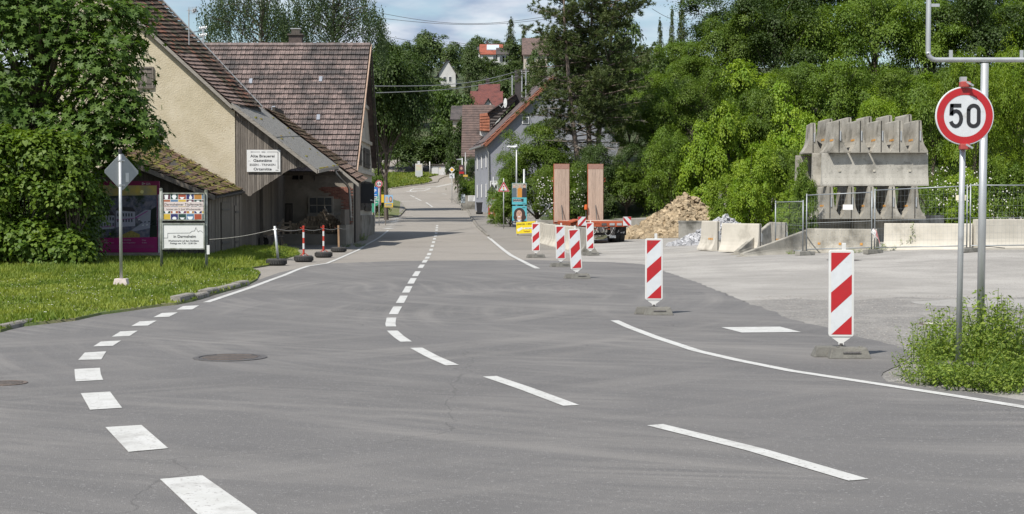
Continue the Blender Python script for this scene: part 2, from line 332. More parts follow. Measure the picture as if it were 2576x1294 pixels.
ll = [(515, 764), (629, 726), (683, 705.5), (714, 694.5), (748, 680), (775, 671), (823, 664)]
stripe([G(*p) for p in [(519, 763)] + ll[1:]], .13, road)
stripe([G(*p) for p in [(823, 664), (850, 653), (881, 639), (901, 630.6), (921, 617), (940, 607), (955, 598), (969, 587), (976, 581)]], .12, street, dz=.019)
stripe([G(*p) for p in [(1352, 677), (1326, 664.7)]], .16, road); stripe([G(*p) for p in [(1326, 664.7), (1285.5, 644), (1268, 631), (1251, 617), (1238, 606), (1228, 597)]], .16, street, dz=.021)
stripe([G(*p) for p in [(1546, 809), (1583, 826), (1651, 852), (1753, 886), (1855, 909.7), (1991, 937), (2201, 969), (2400, 1000), (2620, 1036)]], .13, road)
pts = [G(*p) for p in [(1814, 826.5), (1962, 825), (2015, 838.5), (1866, 840)]]; mb = MB(); mb.poly([(p.x, p.y, .017) for p in pts]); part(mb, 'painted_block', m_paint, road, label='short white block beside the bollards')
zf = lambda x, y: (x * .2041 + 911.9, y * .2041 + 364.8)
for q in [((385, 915), (458, 902)), ((375, 927), (440, 936)), ((360, 945), (418, 954)), ((340, 965), (405, 970)), ((320, 990), (392, 993)), ((300, 1015), (375, 1012)), ((285, 1038), (355, 1030))]:
    stripe([G(*zf(*q[0])), G(*zf(*q[1]))], .5, street, 'painted_dash', dz=.014)
for q in [[(585, 572), (600, 552), (640, 538)], [(585, 573), (760, 566), (838, 538)], [(640, 540), (838, 537)], [(790, 588), (898, 597)], [(980, 603), (1038, 612)], [(770, 522), (930, 510), (1165, 463)], [(905, 522), (1160, 472)], [(480, 700), (725, 690)], [(590, 625), (640, 645)], [(650, 655), (722, 688)], [(785, 712), (862, 768)], [(540, 575), (665, 578)]]:
    stripe([G(*zf(*p)) for p in q], .17, street, dz=.014)
# coarse loose gravel between asphalt and yard
def ragged(pts, name, m, z, parent, amp=.12):
    w_ = D2(pts); o_ = []
    for a_, b_ in zip(w_, w_[1:] + w_[:1]):
        n_ = max(1, int((b_ - a_).length / .35))
        for k in range(n_): o_.append(a_.lerp(b_, k / n_) + Vector((random.gauss(0, amp), random.gauss(0, amp), 0)) * (k > 0))
    mb = MB(); mb.poly([(p.x, p.y, H(p.x, p.y) + z) for p in o_]); part(mb, name, m, parent)
yard_o = bpy.data.objects['yard']
m_grav2 = mat('coarse_gravel', (.225, .214, .20), (.165, .157, .147), rough=.95, scale=5, spec=.2, bump=1, bscale=55, speck=((.34, .325, .30), 24.0, .57), c3=(.27, .256, .235), s3=.8, p3=(.5, .65), stretch=(.7, 1, 1))
ragged([(1700, 750), (1880, 757), (2000, 752), (2150, 757), (2250, 748), (2400, 752), (2700, 745), (2800, 990), (2300, 985), (2190, 965), (2100, 860), (1900, 790)], 'gravel_patch', m_grav2, .004, yard_o)
ragged([(2290, 760), (2420, 752), (2700, 756), (2700, 776), (2420, 774), (2330, 769)], 'worn_slab', mat('pale_slab', (.30, .287, .265), (.255, .243, .225), scale=3, rough=.9, bump=.4), .007, yard_o, .05)
# ---- right-hand pavement with its kerb
kp = sorted(D2([(1228, 596), (1215, 585), (1202, 573), (1195, 564), (1189, 554.6), (1179, 536), (1169, 522), (1158, 516), (1146.6, 510.7), (1138, 505), (1132, 500.5)]), key=lambda p: p.y)
ky = [p.y for p in kp]; kx = [p.x for p in kp]
mb = MB(); V = []; yy = list(np.arange(ky[0] - 16, ky[-1] + 20, 1.5))
for Y in yy:
    x0 = float(np.interp(Y, ky, kx)) + (1.0 * max(0, ky[0] - Y) / 16 if Y < ky[0] else .1)
    for k in range(8):
        X = x0 + (2.2 - x0) * k / 7; V.append((X, Y, H(X, Y) + .01 + .1 * sm(ky[0] - 4, ky[0] + 6, Y)))
mb.add(V, [(j * 8 + i, j * 8 + i + 1, (j + 1) * 8 + i + 1, (j + 1) * 8 + i) for j in range(len(yy) - 1) for i in range(7)])
pavement = struct(mb, 'pavement', m_side)
def kerb_run(pts, parent, step=1.0, wid=.14, h=.11, sink=.08, m=m_kerb, jit=.012):
    """separate kerb stones along a path of world points"""
    segs = []; acc = [Vector(pts[0])]
    P_ = [Vector(p) for p in pts]; d = [0]
    for a, b in zip(P_, P_[1:]): d.append(d[-1] + (b - a).length)
    n = max(1, int(d[-1] / step))
    at = lambda t: Vector([np.interp(t, d, [p[k] for p in P_]) for k in range(3)])
    for i in range(n):
        a = at(d[-1] * i / n + .008); b = at(d[-1] * (i + 1) / n - .008); u = (b - a); u.z = 0; u.normalize(); nn = Vector((-u.y, u.x, 0)); j = random.uniform(-jit, jit); hh = h + random.uniform(-jit, jit)
        w2 = wid / 2; za, zb = H(a.x, a.y), H(b.x, b.y); mb = MB()
        pr = lambda p, z: [p - nn * w2 + Vector((0, 0, z - p.z - sink)), p - nn * (w2 - .02 * (1 if True else 0)) + Vector((0, 0, z - p.z + hh - .025)), p - nn * (w2 - .045) + Vector((0, 0, z - p.z + hh)), p + nn * w2 + Vector((0, 0, z - p.z + hh)), p + nn * w2 + Vector((0, 0, z - p.z - sink))]
        A = [q + nn * j for q in pr(a, za)]; B = [q + nn * j for q in pr(b, zb)]
        mb.add(A + B, [(0, 1, 2, 3, 4), (9, 8, 7, 6, 5)] + [(i_, (i_ + 1) % 5, (i_ + 1) % 5 + 5, i_ + 5) for i_ in range(5)])
        part(mb, 'kerb_stone', m, parent)
kerb_run([(p.x, p.y, p.z) for p in kp][::-1], pavement, step=1.6)
# ---- grass verge on the left, with kerb stones at its rounded corner
m_turf = mat('turf', (.075, .115, .025), (.11, .13, .04), rough=.95, scale=3, bump=.6, bscale=30, c3=(.16, .14, .075), s3=.8, p3=(.42, .65))
back = D2([(655, 690), (628, 678), (690, 668)]) + [Vector((-7.9, 49.5, 0)), Vector((-8.2, 55, 0)), Vector((-10.2, 61.5, 0)), Vector((-30, 64, 0)), Vector((-40, 40, 0)), Vector((-24, 22.3, 0)), Vector((-12, 21.2, 0))]
vring = [p + Vector((0, .02, 0)) for p in L] + back
VERGE = [(p.x, p.y) for p in vring]
mb = MB(); mb.poly([(p.x, p.y, .05) for p in vring]); k = len(vring)
mb.add([(p.x, p.y, .05) for p in vring] + [(p.x + (.03 if i < 13 else 0), p.y - .1, -.02) for i, p in enumerate(vring)], [(i, (i + 1) % k, (i + 1) % k + k, i + k) for i in range(k)])
verge = struct(mb, 'grass_verge', m_turf)
kc = D2([(440, 767.5), (483, 757), (516, 747), (550, 737.5), (618, 719.5)]); kerb_run([(p.x, p.y + .12, 0) for p in kc], verge, step=.95, wid=.2, h=.13, jit=.03)
kc = D2([(0, 835), (48, 822), (75, 818)]); kerb_run([(p.x, p.y + .1, 0) for p in kc], verge, step=.8, wid=.16, h=.07, jit=.02)
# far grass islands by the junction
def island(pts, name, step=1.6, kerb=True, mm=None):
    w_ = D2(pts); mb = MB(); mb.poly([(p.x, p.y, H(p.x, p.y) + .13) for p in w_]); o = struct(mb, name, mm or m_turf)
    return o, w_
isl, wi = island([zf(*p) for p in [(150, 912), (350, 902), (460, 882), (530, 802), (470, 715), (380, 688), (130, 700)]], 'grass_island')
kerb_run([(p.x, p.y, p.z) for p in wi[:5]], isl, step=1.6, h=.14)
mb = MB(); w_ = D2([zf(*p) for p in [(300, 868), (455, 868), (528, 800), (470, 718), (400, 700), (430, 770)]]); mb.poly([(p.x, p.y, H(p.x, p.y) + .15) for p in w_]); part(mb, 'footway', m_side, isl)
slope, ws = island([zf(*p) for p in [(250, 546), (365, 530), (560, 500), (760, 478), (862, 445), (800, 405), (980, 362), (1010, 352), (700, 350), (300, 350), (100, 500)]], 'grass_slope')
kerb_run([(p.x, p.y, p.z) for p in D2([zf(*p) for p in [(360, 545), (560, 515), (780, 487), (985, 455), (920, 418), (1000, 398), (1200, 372)]])], slope, step=2.2, h=.13)
# ---- manhole covers
m_iron = mat('cast_iron', (.085, .08, .078), (.13, .122, .118), rough=.7, scale=25, metal=.3, bump=.6, bscale=60)
m_rust = mat('rusty_iron', (.15, .115, .095), (.115, .095, .082), rough=.8, scale=20, bump=.5)
m_concl = mat('pale_concrete', (.50, .47, .42), (.40, .375, .33), rough=.9, scale=6, bump=.4, bscale=60, c3=(.30, .28, .25), s3=1.5, p3=(.5, .7))
def manhole(x, y, r, label, mr_, mc, z=.014):
    p = G(x, y); t = thing('manhole_cover', label, 'manhole cover', (p.x, p.y, p.z + z))
    mb = MB(); mb.lathe([(r, -.02), (r, .006), (r * .84, .008), (r * .83, -.02)], n=36); part(mb, 'rim', mr_, t)
    mb = MB(); mb.lathe([(0.001, .003), (r * .82, .003), (r * .82, -.02)], n=36)
    part(mb, 'lid', mc, t)
    if mc is m_iron:
        for a in range(-3, 4):
            mb = MB(); hw = math.sqrt(max(.02, .62 - (a * .2) ** 2)) * r; mb.box((0, a * .2 * r, .006), (hw * 1.9, .05 * r * 2, .006)); part(mb, 'rib', m_rust if a % 2 else m_iron, t)
manhole(579, 903, .42, 'dark iron manhole cover in the middle of the left lane', m_iron, m_iron)
manhole(2357, 817, .26, 'pale concrete manhole lid in a rusty ring, on the gravel', m_rust, m_concl, z=.014)
manhole(16, 968, .2, 'small dusty drain cover at the left edge of the road', m_rust, m_iron)
manhole(2126, 655, .55, 'dark manhole cover out on the pale yard', m_iron, m_iron, z=.006)
# ================================================================ roof tiles and boards
def tile_mesh(name, tw, tl, m, kind):
    mb = MB(); V = []; pf = [.030, .006, .0, .016, .0, .004, .030] if kind == 'pan' else [0, .005, .007, .005, 0]; nx = len(pf)
    for y, z0 in ((0, .0), (tl * 1.1, .07)):
        for i in range(nx):
            x = (i / (nx - 1) - .5) * tw
            z = pf[i]
            yy_ = y + (0 if kind == 'pan' or y == 0 else (.03 * math.cos(math.pi * (i / (nx - 1) - .5)) - .02))
            V.append((x, yy_, z0 + z))
    for i in range(nx):
        x, y, z = V[nx + i]; V.append((x, y - .05, z - .062))
    mb.add(V, [(i, i + 1, nx + i + 1, nx + i) for i in range(nx - 1)] + [(nx + i, nx + i + 1, 2 * nx + i + 1, 2 * nx + i) for i in range(nx - 1)])
    me = bpy.data.meshes.new(name); me.from_pydata(mb.v, [], mb.f); me.materials.append(m); me.update(); return me
def tile_roof(parent, T0, T1, B0, B1, tw, tl, meshes, score, most=300, lift=.05, nm='tile', jit=.006, pick=None):
    T0, T1, B0, B1 = map(Vector, (T0, T1, B0, B1)); base = root_loc(parent)
    nu = max(1, round(((T1 - T0).length + (B1 - B0).length) / 2 / tw)); nv = max(1, round(((B0 - T0).length + (B1 - T1).length) / 2 / tl)); L_ = []
    for j in range(nv):
        for i in range(nu):
            u = (i + .5) / nu; a = T0.lerp(T1, u); b = B0.lerp(B1, u); c = a.lerp(b, j / nv); d = (b - a).normalized()
            ud = (T1 - T0).lerp(B1 - B0, j / nv).normalized(); n = ud.cross(d)
            if n.z < 0: ud = -ud; n = -n
            n.normalize(); ud = d.cross(n)
            c = c + n * (lift + random.uniform(-jit, jit)) + d * random.uniform(-jit, jit)
            me = meshes[pick(u, j / nv) if pick else random.randrange(len(meshes))]
            k = tw and ((T1 - T0).lerp(B1 - B0, j / nv).length / nu) / tw
            M = Matrix(((ud.x * k, d.x, n.x, c.x - base.x), (ud.y * k, d.y, n.y, c.y - base.y), (ud.z * k, d.z, n.z, c.z - base.z), (0, 0, 0, 1)))
            L_.append((score(c), i, j, M, me))
    L_.sort(key=lambda q: -q[0])
    for s_, i, j, M, me in L_[:most]: obj(nm, me, parent, mat4=M)
    if L_[most:]:
        V = []; Fq = []; mats_ = []
        for s_, i, j, M, me in L_[most:]:
            n0 = len(V); V += [tuple(M @ v.co) for v in me.vertices]; Fq += [tuple(q + n0 for q in p.vertices) for p in me.polygons]; mats_ += [me.materials[0].name] * len(me.polygons)
        me = bpy.data.meshes.new('tiles'); me.from_pydata(V, [], Fq); nms = sorted(set(mats_))
        for q in nms: me.materials.append(MATS[q])
        me.polygons.foreach_set('material_index', [nms.index(q) for q in mats_]); me.update()
        o = obj('further_tiles', me, parent); o['kind'] = 'stuff'
def inview(c, x0=0, x1=2576, y0=0, y1=1294):
    d = c - Vector((0, 0, CAMH)); f = d.y * CP - d.z * SP; x = CX + F * d.x / f; y = CY - F * (d.z * CP + d.y * SP) / f
    return x, y
def px(c): return inview(c)
def boards(parent, pts_top, pts_bot, n, m, thick=.03, nm='board', gap=.006, out=Vector((0, -1, 0)), jit=.01):
    """vertical boards between two edge functions t->point"""
    for i in range(n):
        a, b = i / n, (i + 1) / n; tA, tB, bA, bB = pts_top(a), pts_top(b), pts_bot(a), pts_bot(b)
        if (tA - bA).length < .06 and (tB - bB).length < .06: continue
        e = (bB - bA).normalized() * gap; o_ = out * random.uniform(0, jit); q = [bA + e + o_, bB - e + o_, tB - e + o_, tA + e + o_]
        dz = random.uniform(-.02, .02); q[0] = q[0] + Vector((0, 0, dz)); q[1] = q[1] + Vector((0, 0, dz))
        mb = MB(); mb.prism(q, -out * thick); part(mb, nm, m, parent, world=True)
def lerp_path(pts):
    pts = [Vector(p) for p in pts]
    def f(t):
        t = min(max(t, 0), 1) ; X = pts[0].x + (pts[-1].x - pts[0].x) * t
        return Vector([np.interp(X, [p.x for p in pts], [p[k] for p in pts]) for k in range(3)])
    return f
m_plaster = mat('yellow_plaster', (.475, .415, .30), (.41, .355, .25), rough=.95, scale=1.6, bump=.9, bscale=16, c3=(.53, .47, .36), s3=.5, p3=(.45, .65), speck=((.36, .29, .19), 9.0, .63))
m_greyplas = mat('grey_plaster', (.50, .465, .40), (.42, .385, .33), rough=.95, scale=1.2, bump=.5, bscale=14, c3=(.34, .305, .26), s3=.35, p3=(.5, .7))
m_darkplas = mat('sooty_plaster', (.25, .22, .185), (.18, .16, .135), rough=.95, scale=1.5, bump=.5, bscale=12, c3=(.32, .29, .245), s3=.6, p3=(.5, .65))  # darker plaster tone for the recess wall and the low wall
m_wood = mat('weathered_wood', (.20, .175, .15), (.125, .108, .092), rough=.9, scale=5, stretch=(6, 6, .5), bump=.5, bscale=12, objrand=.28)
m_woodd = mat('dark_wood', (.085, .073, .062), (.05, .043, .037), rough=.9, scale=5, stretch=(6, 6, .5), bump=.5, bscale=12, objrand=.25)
m_trim = mat('grey_trim', (.30, .275, .24), (.2, .18, .155), rough=.85, scale=4, stretch=(1, 1, 6), objrand=.1)
m_tile1 = mat('mossy_tile', (.125, .075, .055), (.075, .055, .042), rough=.92, scale=7, bump=.6, bscale=30, objrand=.28, c3=(.055, .05, .028), s3=1.3, p3=(.45, .6))
m_tile1b = mat('smooth_tile', (.235, .165, .135), (.19, .135, .11), rough=.8, scale=5, objrand=.12)
m_tile1c = mat('orange_tile', (.23, .095, .055), (.15, .07, .045), rough=.85, scale=7, objrand=.2)
m_tile2 = mat('pink_grey_tile', (.20, .145, .13), (.088, .068, .062), rough=.6, scale=3.2, spec=.5, objrand=.22, stretch=(2.2, 2.2, .7), bump=.3, bscale=24, c3=(.05, .042, .04), s3=.9, p3=(.45, .62))
m_slate = mat('grey_felt', (.27, .26, .24), (.12, .115, .105), rough=.95, scale=13, stretch=(.5, 3, .5), bump=.8, bscale=30, c3=(.16, .14, .05), s3=1.1, p3=(.62, .7))
m_moss = mat('moss', (.165, .15, .025), (.08, .085, .018), rough=1, scale=6, bump=1, bscale=25, c3=(.19, .115, .03), s3=1.5, p3=(.5, .7))
m_metalp = mat('zinc', (.36, .36, .35), (.27, .27, .265), rough=.5, metal=.6, scale=6)
m_galv = mat('galvanised_steel', (.52, .53, .53), (.44, .45, .455), rough=.45, metal=.55, scale=9, stretch=(1, 1, .4))
m_glass = mat('dusty_glass', (.05, .055, .06), (.08, .085, .09), rough=.12, scale=2, spec=.6)
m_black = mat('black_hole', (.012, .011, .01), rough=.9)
m_brick = mat('old_brick', (.30, .13, .095), (.2, .1, .08), rough=.95, scale=12, objrand=.3, bump=.4)
m_pole = mat('grey_pole', (.50, .51, .51), (.42, .43, .435), rough=.5, metal=.4, scale=7, stretch=(1, 1, .3), c3=(.36, .365, .37), s3=3, p3=(.55, .7))
m_white = mat('white_sheet', (.66, .66, .65), (.62, .62, .61), rough=.45, scale=3, c3=(.55, .545, .53), s3=1.6, p3=(.55, .75))
m_ink = flat('black_ink', (.022, .022, .026), .6)
m_wred = mat('retro_red', (.43, .019, .024), (.38, .02, .025), rough=.4, scale=9, c3=(.27, .045, .042), s3=7, p3=(.60, .72))
m_wht = mat('retro_white', (.60, .615, .63), (.55, .565, .58), rough=.4, scale=9, c3=(.42, .41, .385), s3=6, p3=(.58, .74))

# ================================================================ yellow house with boarded porch (nearest on the left)
hb = Vector((-11.66, 60, 0))
h1 = thing('plastered_farmhouse', 'yellow plastered farmhouse with mossy tiled roof and boarded porch over the recess', 'house', hb)
Y1 = 60.0
mb = MB(); mb.prism([(-20, Y1, -.1), (-11.66, Y1, -.1), (-11.66, Y1, 5.95), (-13.1, Y1, 7.32), (-18.2, Y1, 12.05), (-20, Y1, 10.4)], (0, 3.7, 0)); part(mb, 'wall', m_plaster, h1, world=True)
def shutter_window(cx, cy, wpx, hpx, Y, parent, n=3, m=m_wood):
    s = ppm(Y); c = P(cx, cy, Y); w_, h_ = wpx / s, hpx / s
    fr = MB(); 
    for q in (-1, 1): fr.box(c + Vector((q * (w_ / 2 - .03), -.04, 0)), (.07, .09, h_)); fr.box(c + Vector((0, -.041, q * (h_ / 2 - .03))), (w_ - .14, .088, .07))
    f_ = part(fr, 'shutter_frame', m, parent, world=True)
    for k in range(n):
        b_ = MB(); ww = (w_ - .14) / n; b_.box(c + Vector((-w_ / 2 + .07 + ww * (k + .5), -.025, 0)), (ww - .012, .03, h_ - .13)); part(b_, 'slat', m, f_, world=True)
    for k in (-.25, .25):
        b_ = MB(); b_.box(c + Vector((0, -.05, k * h_)), (w_ - .16, .02, .06)); part(b_, 'batten', m, f_, world=True)
    return f_
shutter_window(366.5, 196, 41, 54, Y1, h1); shutter_window(396, 337, 20, 46, Y1, h1, 2)
# main roof slope that faces the street
ra, rb = P(353, 53, 59.75), P(583, 263, 59.75); fa, fb = P(453, 53, 64), P(657, 271, 64)
N0 = ra + (ra - rb) * .95; F0 = fa + (fa - fb) * .95
rf = MB(); up = Vector((0, 0, -.1)); rf.add([N0 + up, F0 + up, fb + up, rb + up] + [q + up * 2.4 for q in (N0, F0, fb, rb)], [(0, 1, 2, 3), (4, 7, 6, 5), (0, 3, 7, 4), (1, 5, 6, 2), (3, 2, 6, 7), (0, 4, 5, 1)])
lft = [N0 + Vector((-7, 0, -6.5)), F0 + Vector((-7, 0, -6.5))]; rf.add([N0 + up, F0 + up, lft[1], lft[0]] + [q + up for q in (N0 + up, F0 + up, lft[1], lft[0])], [(0, 1, 2, 3), (4, 7, 6, 5), (0, 4, 5, 1), (2, 6, 7, 3), (1, 5, 6, 2), (0, 3, 7, 4)])
roof1 = part(rf, 'roof', m_woodd, h1, world=True)
tl1 = [tile_mesh('tile', .19, .25, m, 'flat') for m in (m_tile1, m_tile1, m_tile1, m_tile1c, m_tile1b)]
def sc1(c): x, y = px(c); return y if (x > 330 and y > -20) else -1000
tile_roof(roof1, N0, F0, rb, fb, .19, .25, tl1, sc1, 300, lift=.0, jit=.012, pick=lambda u, v: 4 if (u < .42 and v > .67) else (3 if random.random() < .16 else random.randrange(3)))
mb = MB(); mb.prism([N0 + Vector((0, -.03, -.03)), rb + Vector((0, -.03, -.03)), rb + Vector((0, -.03, -.2)), N0 + Vector((0, -.03, -.2))], (0, .05, 0)); part(mb, 'bargeboard', m_trim, h1, world=True)
mb = MB(); mb.tube([F0 + Vector((.05, .0, .03)), fb + Vector((.05, 0, .03))], .045, 6); part(mb, 'verge_strip', m_metalp, h1, world=True)
# grey felt porch roof
ga, gb = P(583, 259, 59.7), P(798, 426, 59.7); gc, gd = P(657, 270, 66), P(849, 416, 66)
def slab(parent, a, b, c, d, t, m, name):
    n = (b - a).cross(c - a).normalized(); n = n if n.z > 0 else -n; k = MB()
    k.add([a, b, d, c] + [q - n * t for q in (a, b, d, c)], [(0, 1, 2, 3), (7, 6, 5, 4), (0, 4, 5, 1), (1, 5, 6, 2), (2, 6, 7, 3), (3, 7, 4, 0)]); return part(k, name, m, parent, world=True)
slab(h1, ga, gb, gc, gd, .05, m_slate, 'felt_roof')
mid = [ga.lerp(gb, .52), gc.lerp(gd, .5)]; mb = MB(); mb.tube([q + Vector((0, 0, .012)) for q in mid], .02, 5); part(mb, 'felt_seam', m_slate, h1, world=True)
mb = MB(); mb.prism([ga + Vector((0, -.03, -.04)), gb + Vector((0, -.03, -.04)), gb + Vector((0, -.03, -.2)), ga + Vector((0, -.03, -.2))], (0, .06, 0)); part(mb, 'porch_bargeboard', m_trim, h1, world=True)
mb = MB(); mb.prism([gb + Vector((.02, 0, -.02)), gd + Vector((.02, 0, -.02)), gd + Vector((.02, 0, -.16)), gb + Vector((.02, 0, -.16))], (.05, 0, 0)); part(mb, 'eaves_board', m_trim, h1, world=True)
for k in range(26):   # moss cushions along the eaves and on the felt
    q = gb.lerp(gd, random.uniform(.1, 1)) if k < 14 else ga.lerp(gb, random.random()).lerp(gc.lerp(gd, random.random()), random.random())
    mb = MB(); r_ = random.uniform(.03, .075); mb.lathe([(r_ * 1.3, -.02), (r_, r_ * .35), (r_ * .4, r_ * .6), (.001, r_ * .62)], q + Vector((0, 0, .01)), 7); part(mb, 'moss_cushion', m_moss, h1, world=True)
# tiled strip of the porch roof behind the felt
ta, tb = P(662, 272, 66.2), P(903, 462, 66.3); tcc, td = P(702, 286, 70.4), P(921, 451, 70.4)
sp = slab(h1, ta, tb, tcc, td, .08, m_woodd, 'rear_porch_roof')
tlp = [tile_mesh('tile', .23, .33, m, 'pan') for m in (m_tile1, m_tile1, m_tile1b)]
tile_roof(sp, ta, tcc, tb, td, .23, .33, tlp, lambda c: px(c)[1], 300, lift=.02, jit=.012, pick=lambda u, v: 2 if (v > .72 and random.random() < .6) else random.randrange(2))
bx_ = P(851, 420, 66.15); mb = MB(); mb.prism([bx_, tb + Vector((0, -.12, 0)), tb + Vector((0, -.12, -.16)), bx_ + Vector((0, 0, -.16))], (0, .05, 0)); part(mb, 'rear_bargeboard', m_trim, h1, world=True)
mb = MB(); e_ = Vector((0, -.5, -.16)); f_ = Vector((0, .55, -.16)); mb.prism([gc + e_, gd + e_, gd + f_, gc + f_], (0, 0, -.06)); part(mb, 'valley_board', m_woodd, h1, world=True)  # added board closing the roof gap against a sliver of sun on the wall
# boarded face under the porch rake
Yb = 60.05
top = lerp_path([P(593, 268, Yb), P(770, 409, Yb)]); bot = lerp_path([P(593, 466, Yb), P(600, 473, Yb), P(626, 495, Yb), P(732, 424, Yb), P(770, 421, Yb)])
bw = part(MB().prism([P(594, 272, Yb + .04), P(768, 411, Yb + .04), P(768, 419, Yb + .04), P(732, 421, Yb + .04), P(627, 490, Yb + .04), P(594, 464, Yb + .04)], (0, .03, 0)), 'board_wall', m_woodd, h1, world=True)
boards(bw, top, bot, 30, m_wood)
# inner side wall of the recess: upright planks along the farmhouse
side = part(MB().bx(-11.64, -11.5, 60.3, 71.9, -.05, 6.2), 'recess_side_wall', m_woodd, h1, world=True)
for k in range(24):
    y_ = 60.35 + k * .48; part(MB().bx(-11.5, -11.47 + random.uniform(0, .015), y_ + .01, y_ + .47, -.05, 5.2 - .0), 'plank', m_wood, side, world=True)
part(MB().bx(-11.64, -11.5, 69.2, 71.9, 6.2, 6.72), 'upper_side_wall', m_woodd, h1, world=True)  # added above the side wall to keep stray sun out of the recess
mb = MB(); mb.prism([(-11.0, 62, 0), (-11.0, 62.12, 0), (-11.0, 62.12, 5.6), (-11.0, 62, 5.6)], (.14, 0, 0)); part(mb, 'porch_post', m_woodd, h1, world=True)
mb = MB(); q = P(840, 432, 66.1); mb.box((q.x - 1.3, 66.1, q.z - .1), (2.8, .14, .16)); part(mb, 'porch_beam', m_woodd, h1, world=True)
# gutter and downpipe at the corner of the recess
dp = [P(843, 421, 66), P(845, 436, 66), P(872, 464, 67), P(878, 474, 67.2), P(881, 500, 67.2), P(883, 556, 67.2)]
mb = MB(); mb.tube(dp, .06, 9); pp = part(mb, 'downpipe', m_metalp, h1, smooth=True, world=True)
for k in (.25, .8):
    q = dp[4].lerp(dp[5], k); mb = MB(); mb.tube([q - Vector((0, 0, .03)), q + Vector((0, 0, .03))], .075, 9); part(mb, 'pipe_clip', m_metalp, pp, world=True)
# antenna and mast on the far side of the roof
b0 = P(475, 78, 61.5)
mb = MB(); mb.tube([b0 - Vector((0, 0, .6)), P(475, 22, 61.5)], .025, 6); an = part(mb, 'antenna', m_galv, h1, world=True)
mb = MB(); mb.tube([P(470, 27, 61.4), P(497, 27, 61.6)], .012, 5)
for k in range(7):
    q = P(474 + k * 3.4, 27, 61.5); mb.tube([q - Vector((0, 0, .16)), q + Vector((0, 0, .16))], .008, 4)
part(mb, 'antenna_rods', m_galv, an, world=True)
q = P(489, 27, 61.5); mb = MB(); mb.box(q, (.12, .3, .05), ry=.6); mb.box(q, (.05, .3, .22), ry=.6); part(mb, 'antenna_reflector', m_galv, an, world=True)
mb = MB(); mb.tube([P(512, 130, 64.2), P(511, 66, 64.2)], .045, 7); ms_ = part(mb, 'roof_mast', m_galv, h1, world=True)
mb = MB()
for yy_ in (74, 92):
    a = P(503, yy_, 64.2); b = P(519, yy_ - 2, 64.2); mb.tube([a, b], .025, 5)
    for t_ in (0, .33, .66, 1): mb.lathe([(.03, 0), (.045, .05), (.02, .11)], a.lerp(b, t_), 6)
part(mb, 'insulator_arm', m_galv, ms_, world=True)

# ================================================================ large tiled house behind it
h2 = thing('old_farmhouse', 'old grey farmhouse with huge pinkish tiled roof, gable to the street', 'house', (-8.0, 72, 0))
XR = -8.0; GB = [(72, -.2), (72, 3.75), (76.5, 10.3), (81.3, 4.35), (81.3, -.2)]
mb = MB(); mb.prism([(XR, y, z) for y, z in GB], (-9.6, 0, 0)); part(mb, 'wall', m_greyplas, h2, world=True)
rid, eav = Vector((-7.62, 76.5, 10.55)), Vector((-7.86, 71.6, 3.66))
ridL, eavL = Vector((-18, 76.5, 10.55)), Vector((-18, 71.6, 3.66))
roof2 = slab(h2, rid, eav, ridL, eavL, .1, m_woodd, 'roof')
be = Vector((-7.75, 81.9, 4.2)); slab(h2, rid + Vector((0, .02, 0)), be, ridL + Vector((0, .02, 0)), Vector((-18, 81.9, 4.2)), .12, m_tile2, 'rear_roof_slope')
tl2 = [tile_mesh('tile', .233, .335, m_tile2, 'pan')]
def sc2(c): x, y = px(c); return (x if y < 440 - (900 - x) * .55 else -1000)
tile_roof(roof2, ridL, rid, eavL, eav, .233, .335, tl2, sc2, 300, lift=.0, jit=.007)
for k in range(34):
    x = -7.75 - k * .31; mb = MB(); mb.lathe([(.13, -.17), (.14, .17)], (x, 76.5, 10.55), 10, 'X'); part(mb, 'ridge_tile', m_tile2, roof2, world=True)
for xx, yy_ in ((631, 206), (807, 201), (801, 297), (688, 276)):
    d = ray(xx, yy_); n = (eav - rid).cross(Vector((1, 0, 0))); t_ = n.dot(rid - Vector((0, 0, CAMH))) / n.dot(d); c = Vector((0, 0, CAMH)) + d * t_
    e = (eav - rid).normalized(); e.x = 0; nn = n.normalized() if n.z > 0 else -n.normalized(); c = c + nn * .08; r_ = Vector((.085, 0, 0))
    mb = MB(); mb.add([c - r_ - e * .17, c + r_ - e * .17, c + r_ + e * .17, c - r_ + e * .17] + [q - nn * .06 for q in (c - r_ - e * .17, c + r_ - e * .17, c + r_ + e * .17, c - r_ + e * .17)], [(0, 1, 2, 3), (0, 4, 5, 1), (1, 5, 6, 2), (2, 6, 7, 3), (3, 7, 4, 0)])
    part(mb, 'glass_tile', flat('glass_tile', (.24, .26, .30), .3), roof2, world=True, label='pale glass roof tile')
mb = MB(); mb.prism([rid + Vector((.05, 0, .05)), eav + Vector((.05, 0, .05)), eav + Vector((.05, 0, -.12)), rid + Vector((.05, 0, -.12))], (.06, 0, 0)); part(mb, 'verge_board', mat('pale_verge', (.42, .30, .22), (.30, .2, .15), scale=6, rough=.8), h2, world=True)
mb = MB(); mb.prism([rid + Vector((.04, .1, -.05)), be + Vector((.04, 0, -.05)), be + Vector((.04, 0, -.5)), rid + Vector((.04, .1, -.5))], (.08, 0, 0)); part(mb, 'rear_verge_board', m_woodd, h2, world=True)
mb = MB(); c = P(745, 100, 77.2); mb.box((c.x, 77.2, 10.65), (.7, .6, 1.0)); ch = part(mb, 'chimney', mat('sooty_brick', (.11, .085, .075), (.07, .055, .05), scale=8, rough=.95), h2, world=True)
mb = MB(); mb.box((c.x, 77.2, 11.17), (.85, .75, .08)); mb.box((c.x, 77.2, 11.31), (.45, .45, .2)); part(mb, 'chimney_cap', m_woodd, ch, world=True)
mb = MB(); mb.box((c.x, 77.2, 11.5), (.55, .45, .04)); part(mb, 'chimney_lid', m_galv, ch, world=True)
